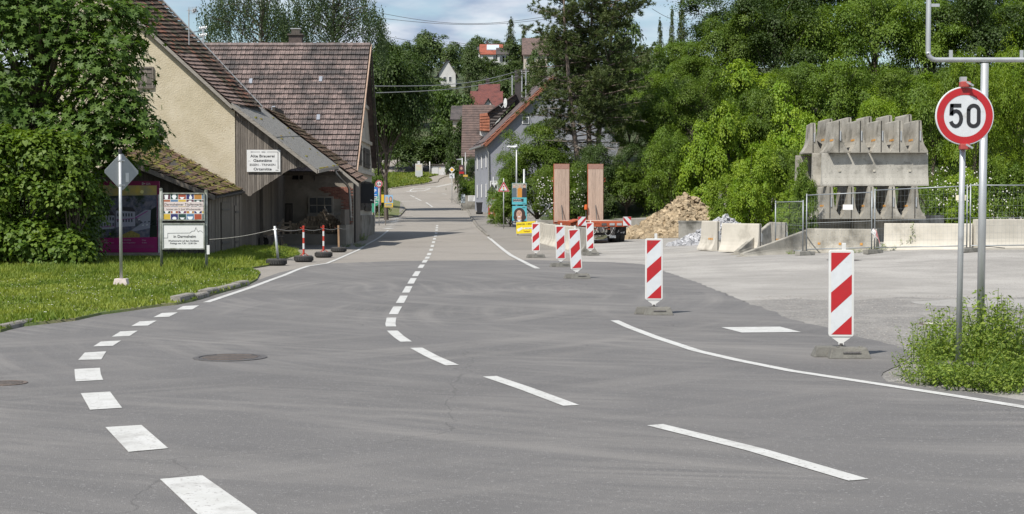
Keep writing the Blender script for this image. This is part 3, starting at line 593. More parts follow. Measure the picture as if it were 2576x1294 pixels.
# street gable: bands, shutters, plinth
yat = lambda x_: XR * F / (x_ - CX)
for z_, y0, y1, d_ in ((7.35, 74.5, 79.1, .1), (5.45, 73.2, 80.5, .12), (3.75, 72.0, 81.3, .16)):
    mb = MB(); mb.bx(XR + .002, XR + d_, y0, y1, z_ - .09, z_ + .09); part(mb, 'cornice', m_greyplas, h2, world=True)
def side_shutter(y0, y1, z0, z1, n=2, m=m_woodd):
    fr = MB(); fr.bx(XR + .003, XR + .03, y0, y1, z0, z1); f_ = part(fr, 'window', m_black, h2, world=True)
    for k in range(n):
        a = y0 + (y1 - y0) * k / n; b = y0 + (y1 - y0) * (k + 1) / n
        part(MB().bx(XR + .03, XR + .075, a + .02, b - .02, z0 - .03, z1 + .03), 'shutter', m, f_, world=True)
        for zz_ in (z0 + .2, z1 - .2): part(MB().bx(XR + .075, XR + .1, a + .02, b - .02, zz_ - .05, zz_ + .05), 'hinge', m, f_, world=True)
side_shutter(73.9, 75.3, 4.1, 5.1); side_shutter(76.6, 79.6, 4.05, 5.05, 3); side_shutter(75.0, 76.3, 6.15, 6.95)
side_shutter(74.6, 76.4, 1.75, 3.2, 3); side_shutter(77.0, 80.2, 1.7, 3.25, 5)
mb = MB(); mb.bx(XR + .002, XR + .14, 74.4, 81.5, -.2, 1.45); part(mb, 'plinth', mat('plinth_render', (.30, .275, .24), (.22, .2, .17), scale=2, rough=.95, bump=.6, bscale=20, c3=(.14, .12, .09), s3=1, p3=(.45, .65)), h2, world=True)
mb = MB(); mb.bx(XR + .002, XR + .07, 72.0, 74.2, 0, 3.3); cw = part(mb, 'timber_corner', m_woodd, h2, world=True)
for k in range(5): part(MB().bx(XR + .07, XR + .1, 72.05 + k * .43, 72.44 + k * .43, .05, 3.25), 'plank', m_wood, cw, world=True)
# recessed front wall (brick and plaster), window, door
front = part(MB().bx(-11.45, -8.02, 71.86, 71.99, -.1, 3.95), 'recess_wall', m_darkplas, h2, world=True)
for r_ in range(34):
    for k in range(17):
        x0 = -9.75 + k * .125 * 2 - (.125 if r_ % 2 else 0) + .0; z0 = .35 + r_ * .075
        if x0 > -8.2 or x0 < -9.85: continue
        edge = -9.0 + .35 * math.sin(r_ * .7) + random.uniform(-.2, .2)
        if z0 > 2.35: edge -= .75
        if x0 < edge or z0 > 2.9 or (x0 < -8.72 and .95 < z0 < 2.3): continue
        part(MB().bx(x0, x0 + .235, 71.83 - random.uniform(0, .012), 71.87, z0, z0 + .062), 'brick', m_brick, front, world=True)
c0, c1 = P(779, 497, 71.8), P(836, 537, 71.8)
wf = part(MB().bx(c0.x - .06, c1.x + .06, 71.70, 71.86, c1.z - .06, c0.z + .06), 'window', m_trim, h2, world=True)
for i in range(3):
    for j in range(2):
        w_ = (c1.x - c0.x) / 3; hh = (c0.z - c1.z) / 2
        part(MB().bx(c0.x + w_ * i + .025, c0.x + w_ * (i + 1) - .025, 71.685, 71.70, c1.z + hh * j + .025, c1.z + hh * (j + 1) - .025), 'pane', m_glass, wf, world=True)
part(MB().bx(c0.x - .15, c1.x + .15, 71.62, 71.86, c1.z - .16, c1.z - .061), 'window_sill', m_trim, wf, world=True)
d0, d1 = P(672, 512, 71.8), P(736, 597, 71.8)
dr = part(MB().bx(d0.x, d1.x, 71.80, 71.86, 0.02, d0.z), 'door', m_black, h2, world=True)
for k in range(8):
    w_ = (d1.x - d0.x) / 8; part(MB().bx(d0.x + w_ * k + .01, d0.x + w_ * (k + 1) - .01, 71.76, 71.80, .05, d0.z - .05), 'door_plank', m_woodd, dr, world=True)
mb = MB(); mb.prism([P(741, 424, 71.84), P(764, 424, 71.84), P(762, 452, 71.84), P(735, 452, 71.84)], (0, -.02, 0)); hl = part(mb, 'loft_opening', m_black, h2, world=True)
part(MB().box(P(752, 440, 71.78), (.05, .06, .65)), 'loft_post', m_wood, hl, world=True); part(MB().box(P(791, 436, 71.78), (.05, .06, .75)), 'loft_post', m_woodd, hl, world=True)
for x0, z0, pts in ((835, 545, [(0, 0), (.75, .12), (.9, .5), (.5, .62), (.42, .2), (-.1, .15)]), (805, 553, [(-.6, -.1), (.3, 0), (.4, .3), (.0, .4), (-.5, .2)])):
    c = P(x0, z0, 71.84); mb = MB(); mb.prism([(c.x + a, 71.835, c.z + b) for a, b in pts], (0, .03, 0)); part(mb, 'plaster_patch', mat('pale_patch', (.27, .255, .23), (.2, .19, .17), scale=3, rough=.95), front, world=True)
# black signboard on the street wall, projecting
mb = MB(); c = Vector((XR + .35, 74.7, 2.6)); mb.box(c, (.85, .06, 1.05)); sb = solo(mb, 'black_signboard', flat('sign_black', (.02, .021, .024), .5), 'black signboard projecting from the street wall of the old farmhouse', 'sign', c - Vector((0, 0, .52)))
part(MB().box(c + Vector((.27, -.034, -.36)), (.08, .008, .07)), 'sticker', m_white, sb, world=True); part(MB().box(c + Vector((.36, -.034, -.39)), (.05, .008, .04)), 'sticker', m_white, sb, world=True)
part(MB().tube([c + Vector((-.4, 0, .5)), c + Vector((-.4, 0, .56)), c + Vector((.3, 0, .56))], .015, 5), 'bracket', m_woodd, sb, world=True)
# low wall in front of the recess
lw = thing('low_wall', 'low stained concrete wall in front of the recess with firewood', 'wall', (-9.4, 69, 0))
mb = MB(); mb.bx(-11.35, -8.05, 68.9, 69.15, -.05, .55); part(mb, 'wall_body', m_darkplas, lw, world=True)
mb = MB(); mb.bx(-8.35, -8.0, 68.6, 71.8, -.05, 1.0); part(mb, 'end_pier', m_darkplas, lw, world=True)
mb = MB(); mb.bx(-8.28, -8.1, 68.9, 71.0, 1.0, 1.75); part(mb, 'pier_boards', m_wood, lw, world=True)
# firewood: split logs stacked in two heaps
wp = thing('firewood_stack', 'heap of split firewood stacked under the barred window', 'firewood', (-9.6, 70.6, 0))
m_log = mat('firewood', (.36, .285, .21), (.24, .185, .135), scale=9, rough=.9, objrand=.35)
lm = []
for k in range(5):
    n = random.choice((3, 4, 5)); r_ = .085; pr = [(r_ * random.uniform(.75, 1.15) * math.cos(2 * math.pi * i / n + k), 0, r_ * random.uniform(.75, 1.15) * math.sin(2 * math.pi * i / n + k)) for i in range(n)]
    lm.append(MB().prism(pr, (0, .42, 0)).mesh('log', m_log))
def heap(x0, x1, hmax, y_):
    z = .09; row = 0
    while True:
        x = x0 + (.06 if row % 2 else 0); any_ = False
        while x < x1:
            t_ = (x - x0) / (x1 - x0)
            if z < hmax(t_):
                M = Matrix.Translation((x - wp.location.x, y_ + random.uniform(-.06, .06) - wp.location.y, z)) @ Matrix.Rotation(random.uniform(-.12, .12), 4, 'Z') @ Matrix.Rotation(random.uniform(0, 6), 4, 'Y')
                obj('log', random.choice(lm), wp, mat4=M); any_ = True
            x += random.uniform(.125, .16)
        z += .115; row += 1
        if not any_ or z > 3: break
heap(-10.95, -8.5, lambda t_: .95 + .25 * math.sin(t_ * 5) * (t_ < .45) + .78 * max(0, 1 - abs(t_ - .68) / .42), 70.3)
# timber clutter: pallet, boards, barrow in the mouth of the recess
pl = thing('leaning_pallet', 'broken wooden pallet leaning against the recess wall', 'pallet', (-11.1, 69.2, 0), rz=.3, rx=-.3)
for k in range(6): part(MB().box((0, -.05, .12 + k * .2), (.8, .022, .1)), 'slat', m_log, pl)
for k in (-.36, 0, .36): part(MB().box((k, 0, .62), (.1, .07, 1.25)), 'bearer', m_log, pl)
wb = thing('wheelbarrow', 'old handcart of planks standing behind the rope', 'handcart', (-10.9, 64.6, 0), rz=.5)
part(MB().box((0, 0, .55), (.9, .55, .05), rx=.1), 'tray', m_wood, wb); part(MB().box((0, .27, .65), (.9, .03, .2)), 'side_board', m_log, wb)
for s_ in (-1, 1): part(MB().tube([(-.4, s_ * .2, .5), (.75, s_ * .24, .95)], .03, 6), 'handle', m_log, wb)
for s_ in (-1, 1): part(MB().tube([(.3, s_ * .2, .55), (.38, s_ * .22, 0)], .025, 6), 'leg', m_wood, wb)
mb = MB(); mb.lathe([(.05, -.04), (.24, -.05), (.27, 0), (.24, .05), (.05, .04)], (-.42, 0, .27), 14, 'Y'); part(mb, 'wheel', m_black, wb)
for i, (x, y, a, b_, lab) in enumerate(((-11.3, 66, .45, 1.5, 'dark pole leaning steeply beside the shed corner'), (-10.6, 66.2, -.5, 1.15, 'pale plank leaning beside the pallet'), (-11.2, 65.2, -.3, 1.3, 'broad grey board leaning by the rope end'))):
    mb = MB(); mb.box((0, 0, b_ / 2), (.09 + .05 * i, .04, b_)); o = obj('leaning_board', mb.mesh('leaning_board', m_log if i == 1 else m_wood), None, (x, y, 0)); o.rotation_euler = (-.25, a, 0); tag(o, lab, 'board')

# ================================================================ wooden shed with mossy roof
sh = thing('wooden_shed', 'weathered plank shed with moss covered tiled roof', 'shed', (-10.7, 50, 0))
ea, eb = P(541, 492, 49.6), P(612, 479, 59.6); rga, rgb = P(300, 394, 49.6), P(372, 345, 59.6)
fa_, fb_ = P(524, 500, 50), P(606, 487, 59.4)
base = lambda p: Vector((p.x, p.y, -.05))
apex = rga + Vector((.1, .4, -.25)); lt = Vector((apex.x - 3, 50, 1.9))
mb = MB(); mb.add([Vector((fa_.x, 50, -.05)), Vector((fa_.x, 50, fa_.z)), apex, lt, Vector((lt.x, 50, -.05))] + [Vector((fb_.x, 59.4, -.05)), Vector((fb_.x, 59.4, fb_.z)), rgb + Vector((.1, -.2, -.25)), Vector((lt.x - 1, 59.4, 1.9)), Vector((lt.x - 1, 59.4, -.05))], [(0, 1, 2, 3, 4), (9, 8, 7, 6, 5), (0, 5, 6, 1), (1, 6, 7, 2), (2, 7, 8, 3), (3, 8, 9, 4)])
sw = part(mb, 'wall', m_woodd, sh, world=True)
n_ = 30
for k in range(n_):           # street-side planks
    a, b = k / n_, (k + 1) / n_; pa = Vector((fa_.x, 50, 0)).lerp(Vector((fb_.x, 59.4, 0)), a + .002); pb = Vector((fa_.x, 50, 0)).lerp(Vector((fb_.x, 59.4, 0)), b - .002)
    za, zb = fa_.z + (fb_.z - fa_.z) * a - .05, fa_.z + (fb_.z - fa_.z) * b - .05; o_ = .012 + random.uniform(0, .02)
    part(MB().prism([(pa.x, pa.y, .02), (pb.x, pb.y, .02), (pb.x, pb.y, zb), (pa.x, pa.y, za)], (o_, 0, 0)), 'plank', m_wood, sw, world=True)
for a, b, z0, z1 in ((.32, .56, .15, 2.0), (.74, .86, .1, 1.9)):
    pa = Vector((fa_.x, 50, 0)).lerp(Vector((fb_.x, 59.4, 0)), a); pb = Vector((fa_.x, 50, 0)).lerp(Vector((fb_.x, 59.4, 0)), b)
    dd = part(MB().prism([(pa.x + .035, pa.y, z0), (pb.x + .035, pb.y, z0), (pb.x + .035, pb.y, z1), (pa.x + .035, pa.y, z1)], (.03, 0, 0)), 'door', m_wood, sh, world=True)
    for zz_ in (z0 + .3, z1 - .3): part(MB().prism([(pa.x + .066, pa.y, zz_), (pb.x + .066, pb.y - .1, zz_), (pb.x + .066, pb.y - .1, zz_ + .07), (pa.x + .066, pa.y, zz_ + .07)], (.02, 0, 0)), 'hinge_strap', m_iron, dd, world=True)
fl = lambda t_: Vector((lt.x + (fa_.x - lt.x) * t_, 49.985, .02)); 
ft = lambda t_: Vector((lt.x + (fa_.x - lt.x) * t_, 49.985, np.interp(lt.x + (fa_.x - lt.x) * t_, [lt.x, apex.x, fa_.x], [lt.z, apex.z - .06, fa_.z - .06])))
boards(sw, ft, fl, 34, m_woodd)
rs_ = slab(sh, rga, ea, rgb, eb, .06, m_woodd, 'roof'); slab(sh, rga + Vector((0, 0, .01)), lt + Vector((-.3, -.4, -.1)), rgb + Vector((0, 0, .01)), Vector((lt.x - 1.3, 59.6, 1.7)), .06, m_tile1, 'rear_roof_slope')
m_tilem = mat('mossgrown_tile', (.20, .115, .08), (.13, .08, .06), rough=.95, scale=8, bump=.6, objrand=.25, c3=(.135, .125, .022), s3=1.3, p3=(.47, .58))
tls = [tile_mesh('tile', .24, .36, m_tilem, 'flat')]
tile_roof(rs_, rga, rgb, ea, eb, .24, .36, tls, lambda c: (px(c)[0] if px(c)[1] > 340 else -99), 300, lift=.0, jit=.014)
V = []; Fq = []
for k in range(900):         # moss cushions, one growth over the whole slope
    u, v = random.random(), (random.randrange(11) + abs(random.gauss(0, .25))) / 11
    if random.random() > .30 + .7 * math.sin(u * 7 + v * 9) ** 2: continue
    q = rga.lerp(rgb, u).lerp(ea.lerp(eb, u), min(1, v)) + Vector((0, 0, .05)); r_ = random.uniform(.025, .075); n0 = len(V)
    for i in range(6): V.append((q.x + r_ * 1.25 * math.cos(i * 1.047), q.y + r_ * 1.6 * math.sin(i * 1.047), q.z - r_ * .5 * math.cos(i * 1.047)))
    V.append((q.x, q.y, q.z + r_ * .75)); Fq += [(n0 + i, n0 + (i + 1) % 6, n0 + 6) for i in range(6)]
o = obj('moss', np_mesh('moss', np.array(V) - np.array(sh.location), Fq, m_moss), sh); o['kind'] = 'stuff'
mb = MB(); mb.prism([rga + Vector((0, -.02, 0)), ea + Vector((0, -.02, 0)), ea + Vector((0, -.02, -.17)), rga + Vector((0, -.02, -.17))], (0, .04, 0)); part(mb, 'bargeboard', m_wood, sh, world=True)
mb = MB(); mb.tube([ea + Vector((.03, 0, -.08)), eb + Vector((.03, 0, -.08))], .05, 7); part(mb, 'gutter', m_woodd, sh, world=True)
# ================================================================ signs and posts on the left
def pole(parent, x, y, z0, z1, r, m=None, name='pole'):
    return part(MB().tube([(x, y, z0), (x, y, z1)], r, 12), name, m or m_pole, parent, smooth=True, world=True)
b = G(305, 724); b.z = .08
t = thing('priority_sign', 'grey back of a diamond shaped road sign on a steel pole in the grass', 'road sign', b)
pole(t, b.x, b.y, b.z, b.z + 2.92, .034)
part(MB().lathe([(.001, 2.97), (.036, 2.965), (.038, 2.86)], n=12), 'pole_cap', flat('cap_black', (.03, .03, .032)), t)
mb = MB(); ca, sa = math.cos(.75), math.sin(.75); R_ = Vector((ca, sa, 0)); o0 = Vector((.02, .05, 2.47)); dm = []
for a, z in ((0, .43), (.4, .03), (.43, 0), (.4, -.03), (.03, -.4), (0, -.43), (-.03, -.4), (-.4, -.03), (-.43, 0), (-.4, .03)): dm.append(o0 + R_ * a + Vector((0, 0, z)))
dm = [o0 + R_ * a + Vector((0, 0, z)) for a, z in ((.03, .40), (.40, .03), (.40, -.03), (.03, -.40), (-.03, -.40), (-.40, -.03), (-.40, .03), (-.03, .40))]
mb.prism(dm, Vector((-sa, ca, 0)) * .012); pl_ = part(mb, 'sign_plate', mat('sign_back_grey', (.34, .355, .36), (.30, .315, .32), rough=.5, metal=.3, scale=3), t)
part(MB().prism([o0 + R_ * .09 + Vector((.0, -.006, -.22)), o0 + R_ * .17 + Vector((.0, -.006, -.22)), o0 + R_ * .17 + Vector((.0, -.006, -.02)), o0 + R_ * .09 + Vector((.0, -.006, -.02))], (sa * .004, -ca * .004, 0)), 'sticker', m_white, pl_)
for z in (2.72, 2.18):
    part(MB().tube([(0, 0, z - .02), (0, 0, z + .02)], .045, 12), 'clamp', m_galv, t); part(MB().box((.03, .03, z), (.12, .05, .03), rz=.75), 'clamp_bar', m_galv, t)
ft_ = solo(MB().prism([(b.x - .17, b.y - .1, .02), (b.x + .17, b.y - .1, .02), (b.x + .12, b.y - .08, .2), (b.x - .13, b.y - .08, .2)], (0, .2, 0)), 'sign_footing', mat('chalky_block', (.62, .55, .51), (.5, .42, .4), scale=14, rough=.9), 'small pale concrete footing at the foot of the diamond sign', 'footing', (b.x, b.y, .02), bevel=.01)

# notice board: two stacked panels on posts
b = G(462, 688); b.z = .08; Yn = b.y; s = ppm(Yn)
t = thing('notice_board', 'notice board with colourful pottery market panel above a white panel', 'notice board', b)
zz_ = lambda y_: P(0, y_, Yn).z; xx = lambda x_: P(x_, 600, Yn).x
m_post = mat('mossy_steel', (.30, .315, .29), (.20, .215, .19), rough=.7, metal=.2, scale=8, c3=(.12, .13, .09), s3=3, p3=(.5, .65))
for x_, y0, y1 in ((406, 692, 478), (519, 684, 482)): pole(t, xx(x_), Yn, 0, zz_(y1), .042, m_post, 'post')
for x_, y1 in ((406, 478), (519, 482)): part(MB().lathe([(.001, .05), (.045, .04), (.048, -.02)], (xx(x_), Yn, zz_(y1)), 10), 'post_cap', m_post, t, world=True)
def panel(x0, x1, y0, y1, m, nm, Y=Yn, th=.03, fw=.035, par=t, fm=m_post):
    X0, X1, Z1, Z0 = P(x0, y0, Y).x, P(x1, y0, Y).x, P(x0, y0, Y).z, P(x0, y1, Y).z
    pn = part(MB().bx(X0, X1, Y - .075, Y - .055, Z0, Z1), nm, m, par, world=True)
    for a in (X0, X1): part(MB().bx(a - fw / 2, a + fw / 2, Y - .095, Y - .04, Z0 - fw / 2, Z1 + fw / 2), 'frame_bar', fm, pn, world=True)
    for a in (Z0, Z1): part(MB().bx(X0 + fw / 2, X1 - fw / 2, Y - .094, Y - .041, a - fw / 2, a + fw / 2), 'frame_bar', fm, pn, world=True)
    return pn, X0, X1, Z0, Z1
pn, X0, X1, Z0, Z1 = panel(411, 515, 487, 554, m_white, 'upper_panel'); w_, h_ = X1 - X0, Z1 - Z0; yf = Yn - .0765 - b.y
cells = ['maroon', 'darkgreen', 'brickred', 'navy', 'ochre', 'steel', 'rust', 'blue', 'gold', 'maroon', 'darkgreen', 'maroon', 'darkgreen', 'rust', 'plum', 'ochre', 'navy', 'gold', 'gold', 'navy', 'darkgreen', 'blue', 'brickred', 'darkgreen']
cols = {'maroon': (.085, .02, .04), 'darkgreen': (.02, .06, .05), 'brickred': (.33, .07, .035), 'navy': (.03, .03, .13), 'ochre': (.42, .2, .05), 'steel': (.08, .16, .26), 'rust': (.35, .11, .05), 'blue': (.08, .17, .30), 'gold': (.55, .38, .05), 'plum': (.14, .03, .09)}
cx_ = [0, .185, .37, .565, .755, .945, 1.0]; cz_ = [1, .77, .49, .24, 0]
lx = lambda u: X0 - b.x + u * w_; lz = lambda v: Z0 - b.z + v * h_
def print2d(parent, polys, m, name, y_):
    for i_, q in enumerate(polys): part(MB().poly([(a, y_ - .0005 * i_, c) for a, c in q]), name, m, parent)
for r_ in range(4):
    for c_ in range(6):
        u0, u1, v1, v0 = cx_[c_] + .006, cx_[c_ + 1] - .006, cz_[r_] - .012, cz_[r_ + 1] + .012
        print2d(pn, [[(lx(u0), lz(v0)), (lx(u1), lz(v0)), (lx(u1), lz(v1)), (lx(u0), lz(v1))]], flat('print_' + cells[r_ * 6 + c_], cols[cells[r_ * 6 + c_]], .45), 'printed_square', yf - .001)
m_pw = flat('print_white', (.72, .73, .74), .45)
vase = {'jug': [(.25, 0), (.7, 0), (.78, .85), (.15, .85)], 'vase': [(.35, 0), (.65, 0), (.9, .55), (.72, .85), (.72, .95), (.28, .95), (.28, .85), (.1, .55)], 'bowl': [(.38, 0), (.62, 0), (.9, .42), (.1, .42)], 'tall': [(.4, 0), (.75, 0), (.85, .4), (.65, .7), (.75, 1), (.4, 1), (.5, .7), (.35, .35)], 'flatb': [(.35, 0), (.7, 0), (.88, .3), (.65, .55), (.35, .55), (.12, .3)], 'half': [(.4, 0), (.6, 0), (.88, .25), (.95, .6), (.05, .6), (.12, .25)]}
for c_, r_, k in ((0, 0, 'jug'), (1, 0, 'vase'), (2, 0, 'bowl'), (3, 0, 'tall'), (3, 1, 'vase'), (4, 1, 'vase'), (0, 2, 'vase'), (1, 2, 'jug'), (2, 2, 'vase'), (3, 2, 'tall'), (4, 2, 'bowl'), (1, 3, 'flatb'), (2, 3, 'bowl'), (3, 3, 'half')):
    u0, u1, v1, v0 = cx_[c_], cx_[c_ + 1], cz_[r_] - .015, cz_[r_ + 1] + .01
    print2d(pn, [[(lx(u0 + (u1 - u0) * (a * .8 + .1)), lz(v0 + (v1 - v0) * c * .95)) for a, c in vase[k]]], m_pw, 'printed_pot', yf - .002)
m_band = flat('print_pale_band', (.60, .52, .50), .5)
print2d(pn, [[(lx(.03), lz(.515)), (lx(.985), lz(.515)), (lx(.985), lz(.685)), (lx(.03), lz(.685))], [(lx(.03), lz(.335)), (lx(.985), lz(.335)), (lx(.985), lz(.49)), (lx(.03), lz(.49))]], m_band, 'printed_band', yf - .0025)
text('Darmsheimer Töpfermarkt', h_ * .095, m_ink, pn, (lx(.5), yf - .004, lz(.545)), bold=.012, sx=.99)
text('Immer am 3. Juni Wochenende', h_ * .075, m_ink, pn, (lx(.5), yf - .004, lz(.37)), bold=.012, sx=.98)
pn, X0, X1, Z0, Z1 = panel(411, 515, 563, 626, m_white, 'lower_panel'); w_, h_ = X1 - X0, Z1 - Z0
text('in Darmsheim', h_ * .115, m_ink, pn, (lx(.53), yf - .003, lz(.44)), bold=.012, sx=1.0)
text('Wochenmarkt auf dem Dorfplatz', h_ * .07, m_ink, pn, (lx(.5), yf - .003, lz(.285)), bold=.012, sx=.93)
text('Freitags von 7.30 - 12.00 Uhr', h_ * .07, m_ink, pn, (lx(.5), yf - .003, lz(.185)), bold=.012, sx=.93)
sk = [(.02, .43), (.12, .43), (.12, .62), (.66, .63), (.7, .7), (.77, .71), (.8, .85), (.83, .75), (.84, .69), (.86, .67), (.89, .72), (.94, .70), (.97, .63)]
for (a, c), (d, e) in zip(sk, sk[1:]):
    q0, q1 = Vector((lx(a), 0, lz(c))), Vector((lx(d), 0, lz(e))); n = (q1 - q0).cross(Vector((0, 1, 0))).normalized() * .004
    part(MB().poly([(q.x, yf - .003, q.z) for q in (q0 - n, q1 - n, q1 + n, q0 + n)]), 'skyline_stroke', m_ink, pn)
part(MB().bx(xx(521), xx(528), Yn - .06, Yn - .05, zz_(640), zz_(617)), 'side_tag', m_white, t, world=True)

# large poster wall in front of the shed
Yp = 47.0; b = Vector((P(300, 640, Yp).x, Yp, .08))
t = thing('billboard', 'large purple framed poster of a town at sunset in front of the shed', 'billboard', b)
xx = lambda x_: P(x_, 560, Yp).x; zz_ = lambda y_: P(0, y_, Yp).z
for k in range(9): part(MB().bx(xx(175 + k * 25.2), xx(175 + (k + 1) * 25.2 - 1), Yp - .02, Yp + .02, .02, zz_(641) - .05), 'board', m_woodd, t, world=True)
part(MB().bx(xx(175), xx(402), Yp - .14, Yp + .05, zz_(643), zz_(636)), 'ledge', m_trim, t, world=True)
m_mag = flat('poster_magenta', (.34, .02, .15), .45); m_mag2 = flat('poster_frame_plum', (.22, .02, .085), .5)
bk = part(MB().bx(xx(196), xx(401), Yp, Yp + .08, zz_(636), zz_(456)), 'poster_back', m_mag2, t, world=True)
part(MB().bx(xx(398), xx(403), Yp - .02, Yp + .03, zz_(636), zz_(490)), 'frame_edge', m_white, t, world=True)
y_ = lambda k: Yp - .002 - .002 * k - b.y
rp = lambda pts: [(xx(a) - b.x, zz_(c) - b.z) for a, c in pts]
m_photo = mat('poster_town_photo', (.10, .11, .17), (.21, .19, .24), rough=.5, scale=7, detail=8, contrast=(.42, .58), c3=(.03, .045, .03), s3=2.2, p3=(.5, .6))
m_photo_sky = mat('poster_sunset', (.62, .45, .10), (.34, .30, .2), rough=.5, scale=2)
print2d(bk, [rp([(210, 470), (395, 470), (395, 600), (210, 600)])], m_photo, 'printed_town', y_(0))
print2d(bk, [rp([(225, 467), (395, 467), (395, 491), (225, 494)])], m_photo_sky, 'printed_sky', y_(1))
print2d(bk, [[(xx(358) - b.x + .06 * math.cos(k), zz_(483) - b.z + .06 * math.sin(k)) for k in np.linspace(0, 6.1, 14)]], flat('poster_sun', (.9, .8, .35)), 'printed_sun', y_(2))
m_bld = flat('poster_facade', (.46, .45, .56), .5); m_roof_ = flat('poster_roof', (.07, .06, .075), .5); m_win_ = flat('poster_window', (.05, .055, .08))
for x0, x1, y0, y1 in ((252, 288, 540, 578), (292, 340, 530, 572), (226, 250, 556, 590)):
    print2d(bk, [rp([(x0, y0), (x1, y0 + 3), (x1, y1 - 3), (x0, y1)])], m_bld, 'printed_facade', y_(2))
    print2d(bk, [rp([(x0 - 2, y0), (x0 + 6, y0 - 10), (x1 - 6, y0 - 8), (x1 + 2, y0 + 3)])], m_roof_, 'printed_roof', y_(3))
    n_ = int((x1 - x0) / 7)
    for i in range(n_):
        for j in range(2): print2d(bk, [rp([(x0 + 3 + i * 7, y0 + 7 + j * 14), (x0 + 6.5 + i * 7, y0 + 7 + j * 14), (x0 + 6.5 + i * 7, y0 + 15 + j * 14), (x0 + 3 + i * 7, y0 + 15 + j * 14)])], m_win_, 'printed_window', y_(3))
print2d(bk, [rp([(340, 545), (366, 528), (395, 530), (395, 570), (350, 580), (322, 585), (360, 560)])], flat('poster_square', (.36, .36, .46)), 'printed_square', y_(2))
for k in range(9): print2d(bk, [rp([(348 + k * 5, 552 + (k * 7) % 15), (352 + k * 5, 551 + (k * 7) % 15), (352 + k * 5, 554 + (k * 7) % 15), (348 + k * 5, 555 + (k * 7) % 15)])], m_win_ if k % 2 else m_pw, 'printed_car', y_(3))
print2d(bk, [rp([(296, 596), (330, 580), (352, 590), (352, 602), (296, 602)])], mat('poster_bush', (.38, .30, .09), (.2, .17, .05), scale=18), 'printed_bush', y_(3))
print2d(bk, [rp([(380, 528), (394, 520), (395, 600), (376, 600)])], flat('poster_fir', (.012, .02, .015)), 'printed_fir', y_(3))
print2d(bk, [rp([(340, 548), (372, 530), (374, 531), (342, 550)]), rp([(255, 571), (290, 568), (290, 569.5), (255, 572.5)]), rp([(292, 553), (338, 549), (338, 550.5), (292, 554.5)])], flat('poster_glow', (.35, .06, .3)), 'printed_swoosh', y_(4))
print2d(bk, [rp([(248, 599), (395, 597), (395, 634), (258, 634)])], m_mag, 'printed_field', y_(4))
m_pl = flat('poster_lilac', (.50, .42, .47), .5); sp_ = ppm(Yp)
for s_, x_, yv in (('Hier', 262, 606), ('Informieren:', 262, 612.5), ('0800 33 07902', 300, 606), ('telekom.de/glasfaser', 300, 612.5), ('Shop', 357, 606), ('finden', 357, 612.5)):
    text(s_, 3.6 / sp_, m_pl, bk, (xx(x_) - b.x, y_(6), zz_(yv) - b.z), align='LEFT')
for k in range(5): print2d(bk, [rp([(262, 616.6 + k * 2.2), (388 - (k == 4) * 60, 616.6 + k * 2.2), (388 - (k == 4) * 60, 617.2 + k * 2.2), (262, 617.2 + k * 2.2)])], flat('poster_smallprint', (.28, .1, .2)), 'printed_line', y_(6))
text('GfA', 5.2 / sp_, m_pl, bk, (xx(368) - b.x, y_(6), zz_(465.5) - b.z), align='LEFT', bold=.02)
print2d(bk, [rp([(358, 459.8), (362, 459.8), (362, 462), (358, 462)]), rp([(358, 463.2), (362, 463.2), (362, 465.5), (358, 465.5)]), rp([(362.4, 461.5), (366, 461.5), (366, 463.6), (362.4, 463.6)])], m_pl, 'printed_logo', y_(6))
for k in range(7): print2d(bk, [rp([(397, 500 + k * 4.2), (399, 500 + k * 4.2), (399, 503 + k * 4.2), (397, 503 + k * 4.2)])], m_mag, 'printed_mark', y_(6))

# inn direction sign on the boarded wall
Ys = 60.05 - .05; c0, c1 = P(621, 377.5, Ys), P(705.5, 433, Ys); b = Vector(((c0.x + c1.x) / 2, Ys, c1.z))
t = thing('inn_sign', 'white inn direction sign with black arrow on the boarded porch wall', 'sign', b); w_, h_ = c1.x - c0.x, c0.z - c1.z
pn = part(MB().bx(-w_ / 2, w_ / 2, -.025, .0, 0, h_), 'panel', m_white, t, bevel=.004)
for s_, v, hh, bo in (('Alte Brauerei', .66, .125, .03), ('Gaststätte', .46, .125, .03), ('ESSEN - TRINKEN', .275, .1, .02), ('Ortsmitte', .07, .125, .03)): text(s_, h_ * hh, m_ink, pn, (-.03 * w_, -.028, v * h_), bold=bo, sx=1.18 if hh > .11 else 1.1)
text('links', h_ * .07, m_ink, pn, (0, -.028, .875 * h_), bold=.02); text('100m', h_ * .05, m_ink, pn, (.4 * w_, -.028, .05 * h_))
for q in ([(-.34, .895), (-.1, .895), (-.1, .912), (-.34, .912)], [(.1, .895), (.44, .895), (.44, .912), (.1, .912)], [(.425, .13), (.442, .13), (.442, .895), (.425, .895)], [(-.4, .903), (-.34, .88), (-.34, .926)]): part(MB().poly([(a * w_, -.028, c * h_) for a, c in q]), 'arrow_stroke', m_ink, pn)
for s_ in (-1, 1): text('slo', h_ * .075, flat('faded_scrawl', (.55, .55, .55)), pn, (s_ * .42 * w_ - (.03 if s_ > 0 else 0), -.028, .47 * h_), sx=1.1)

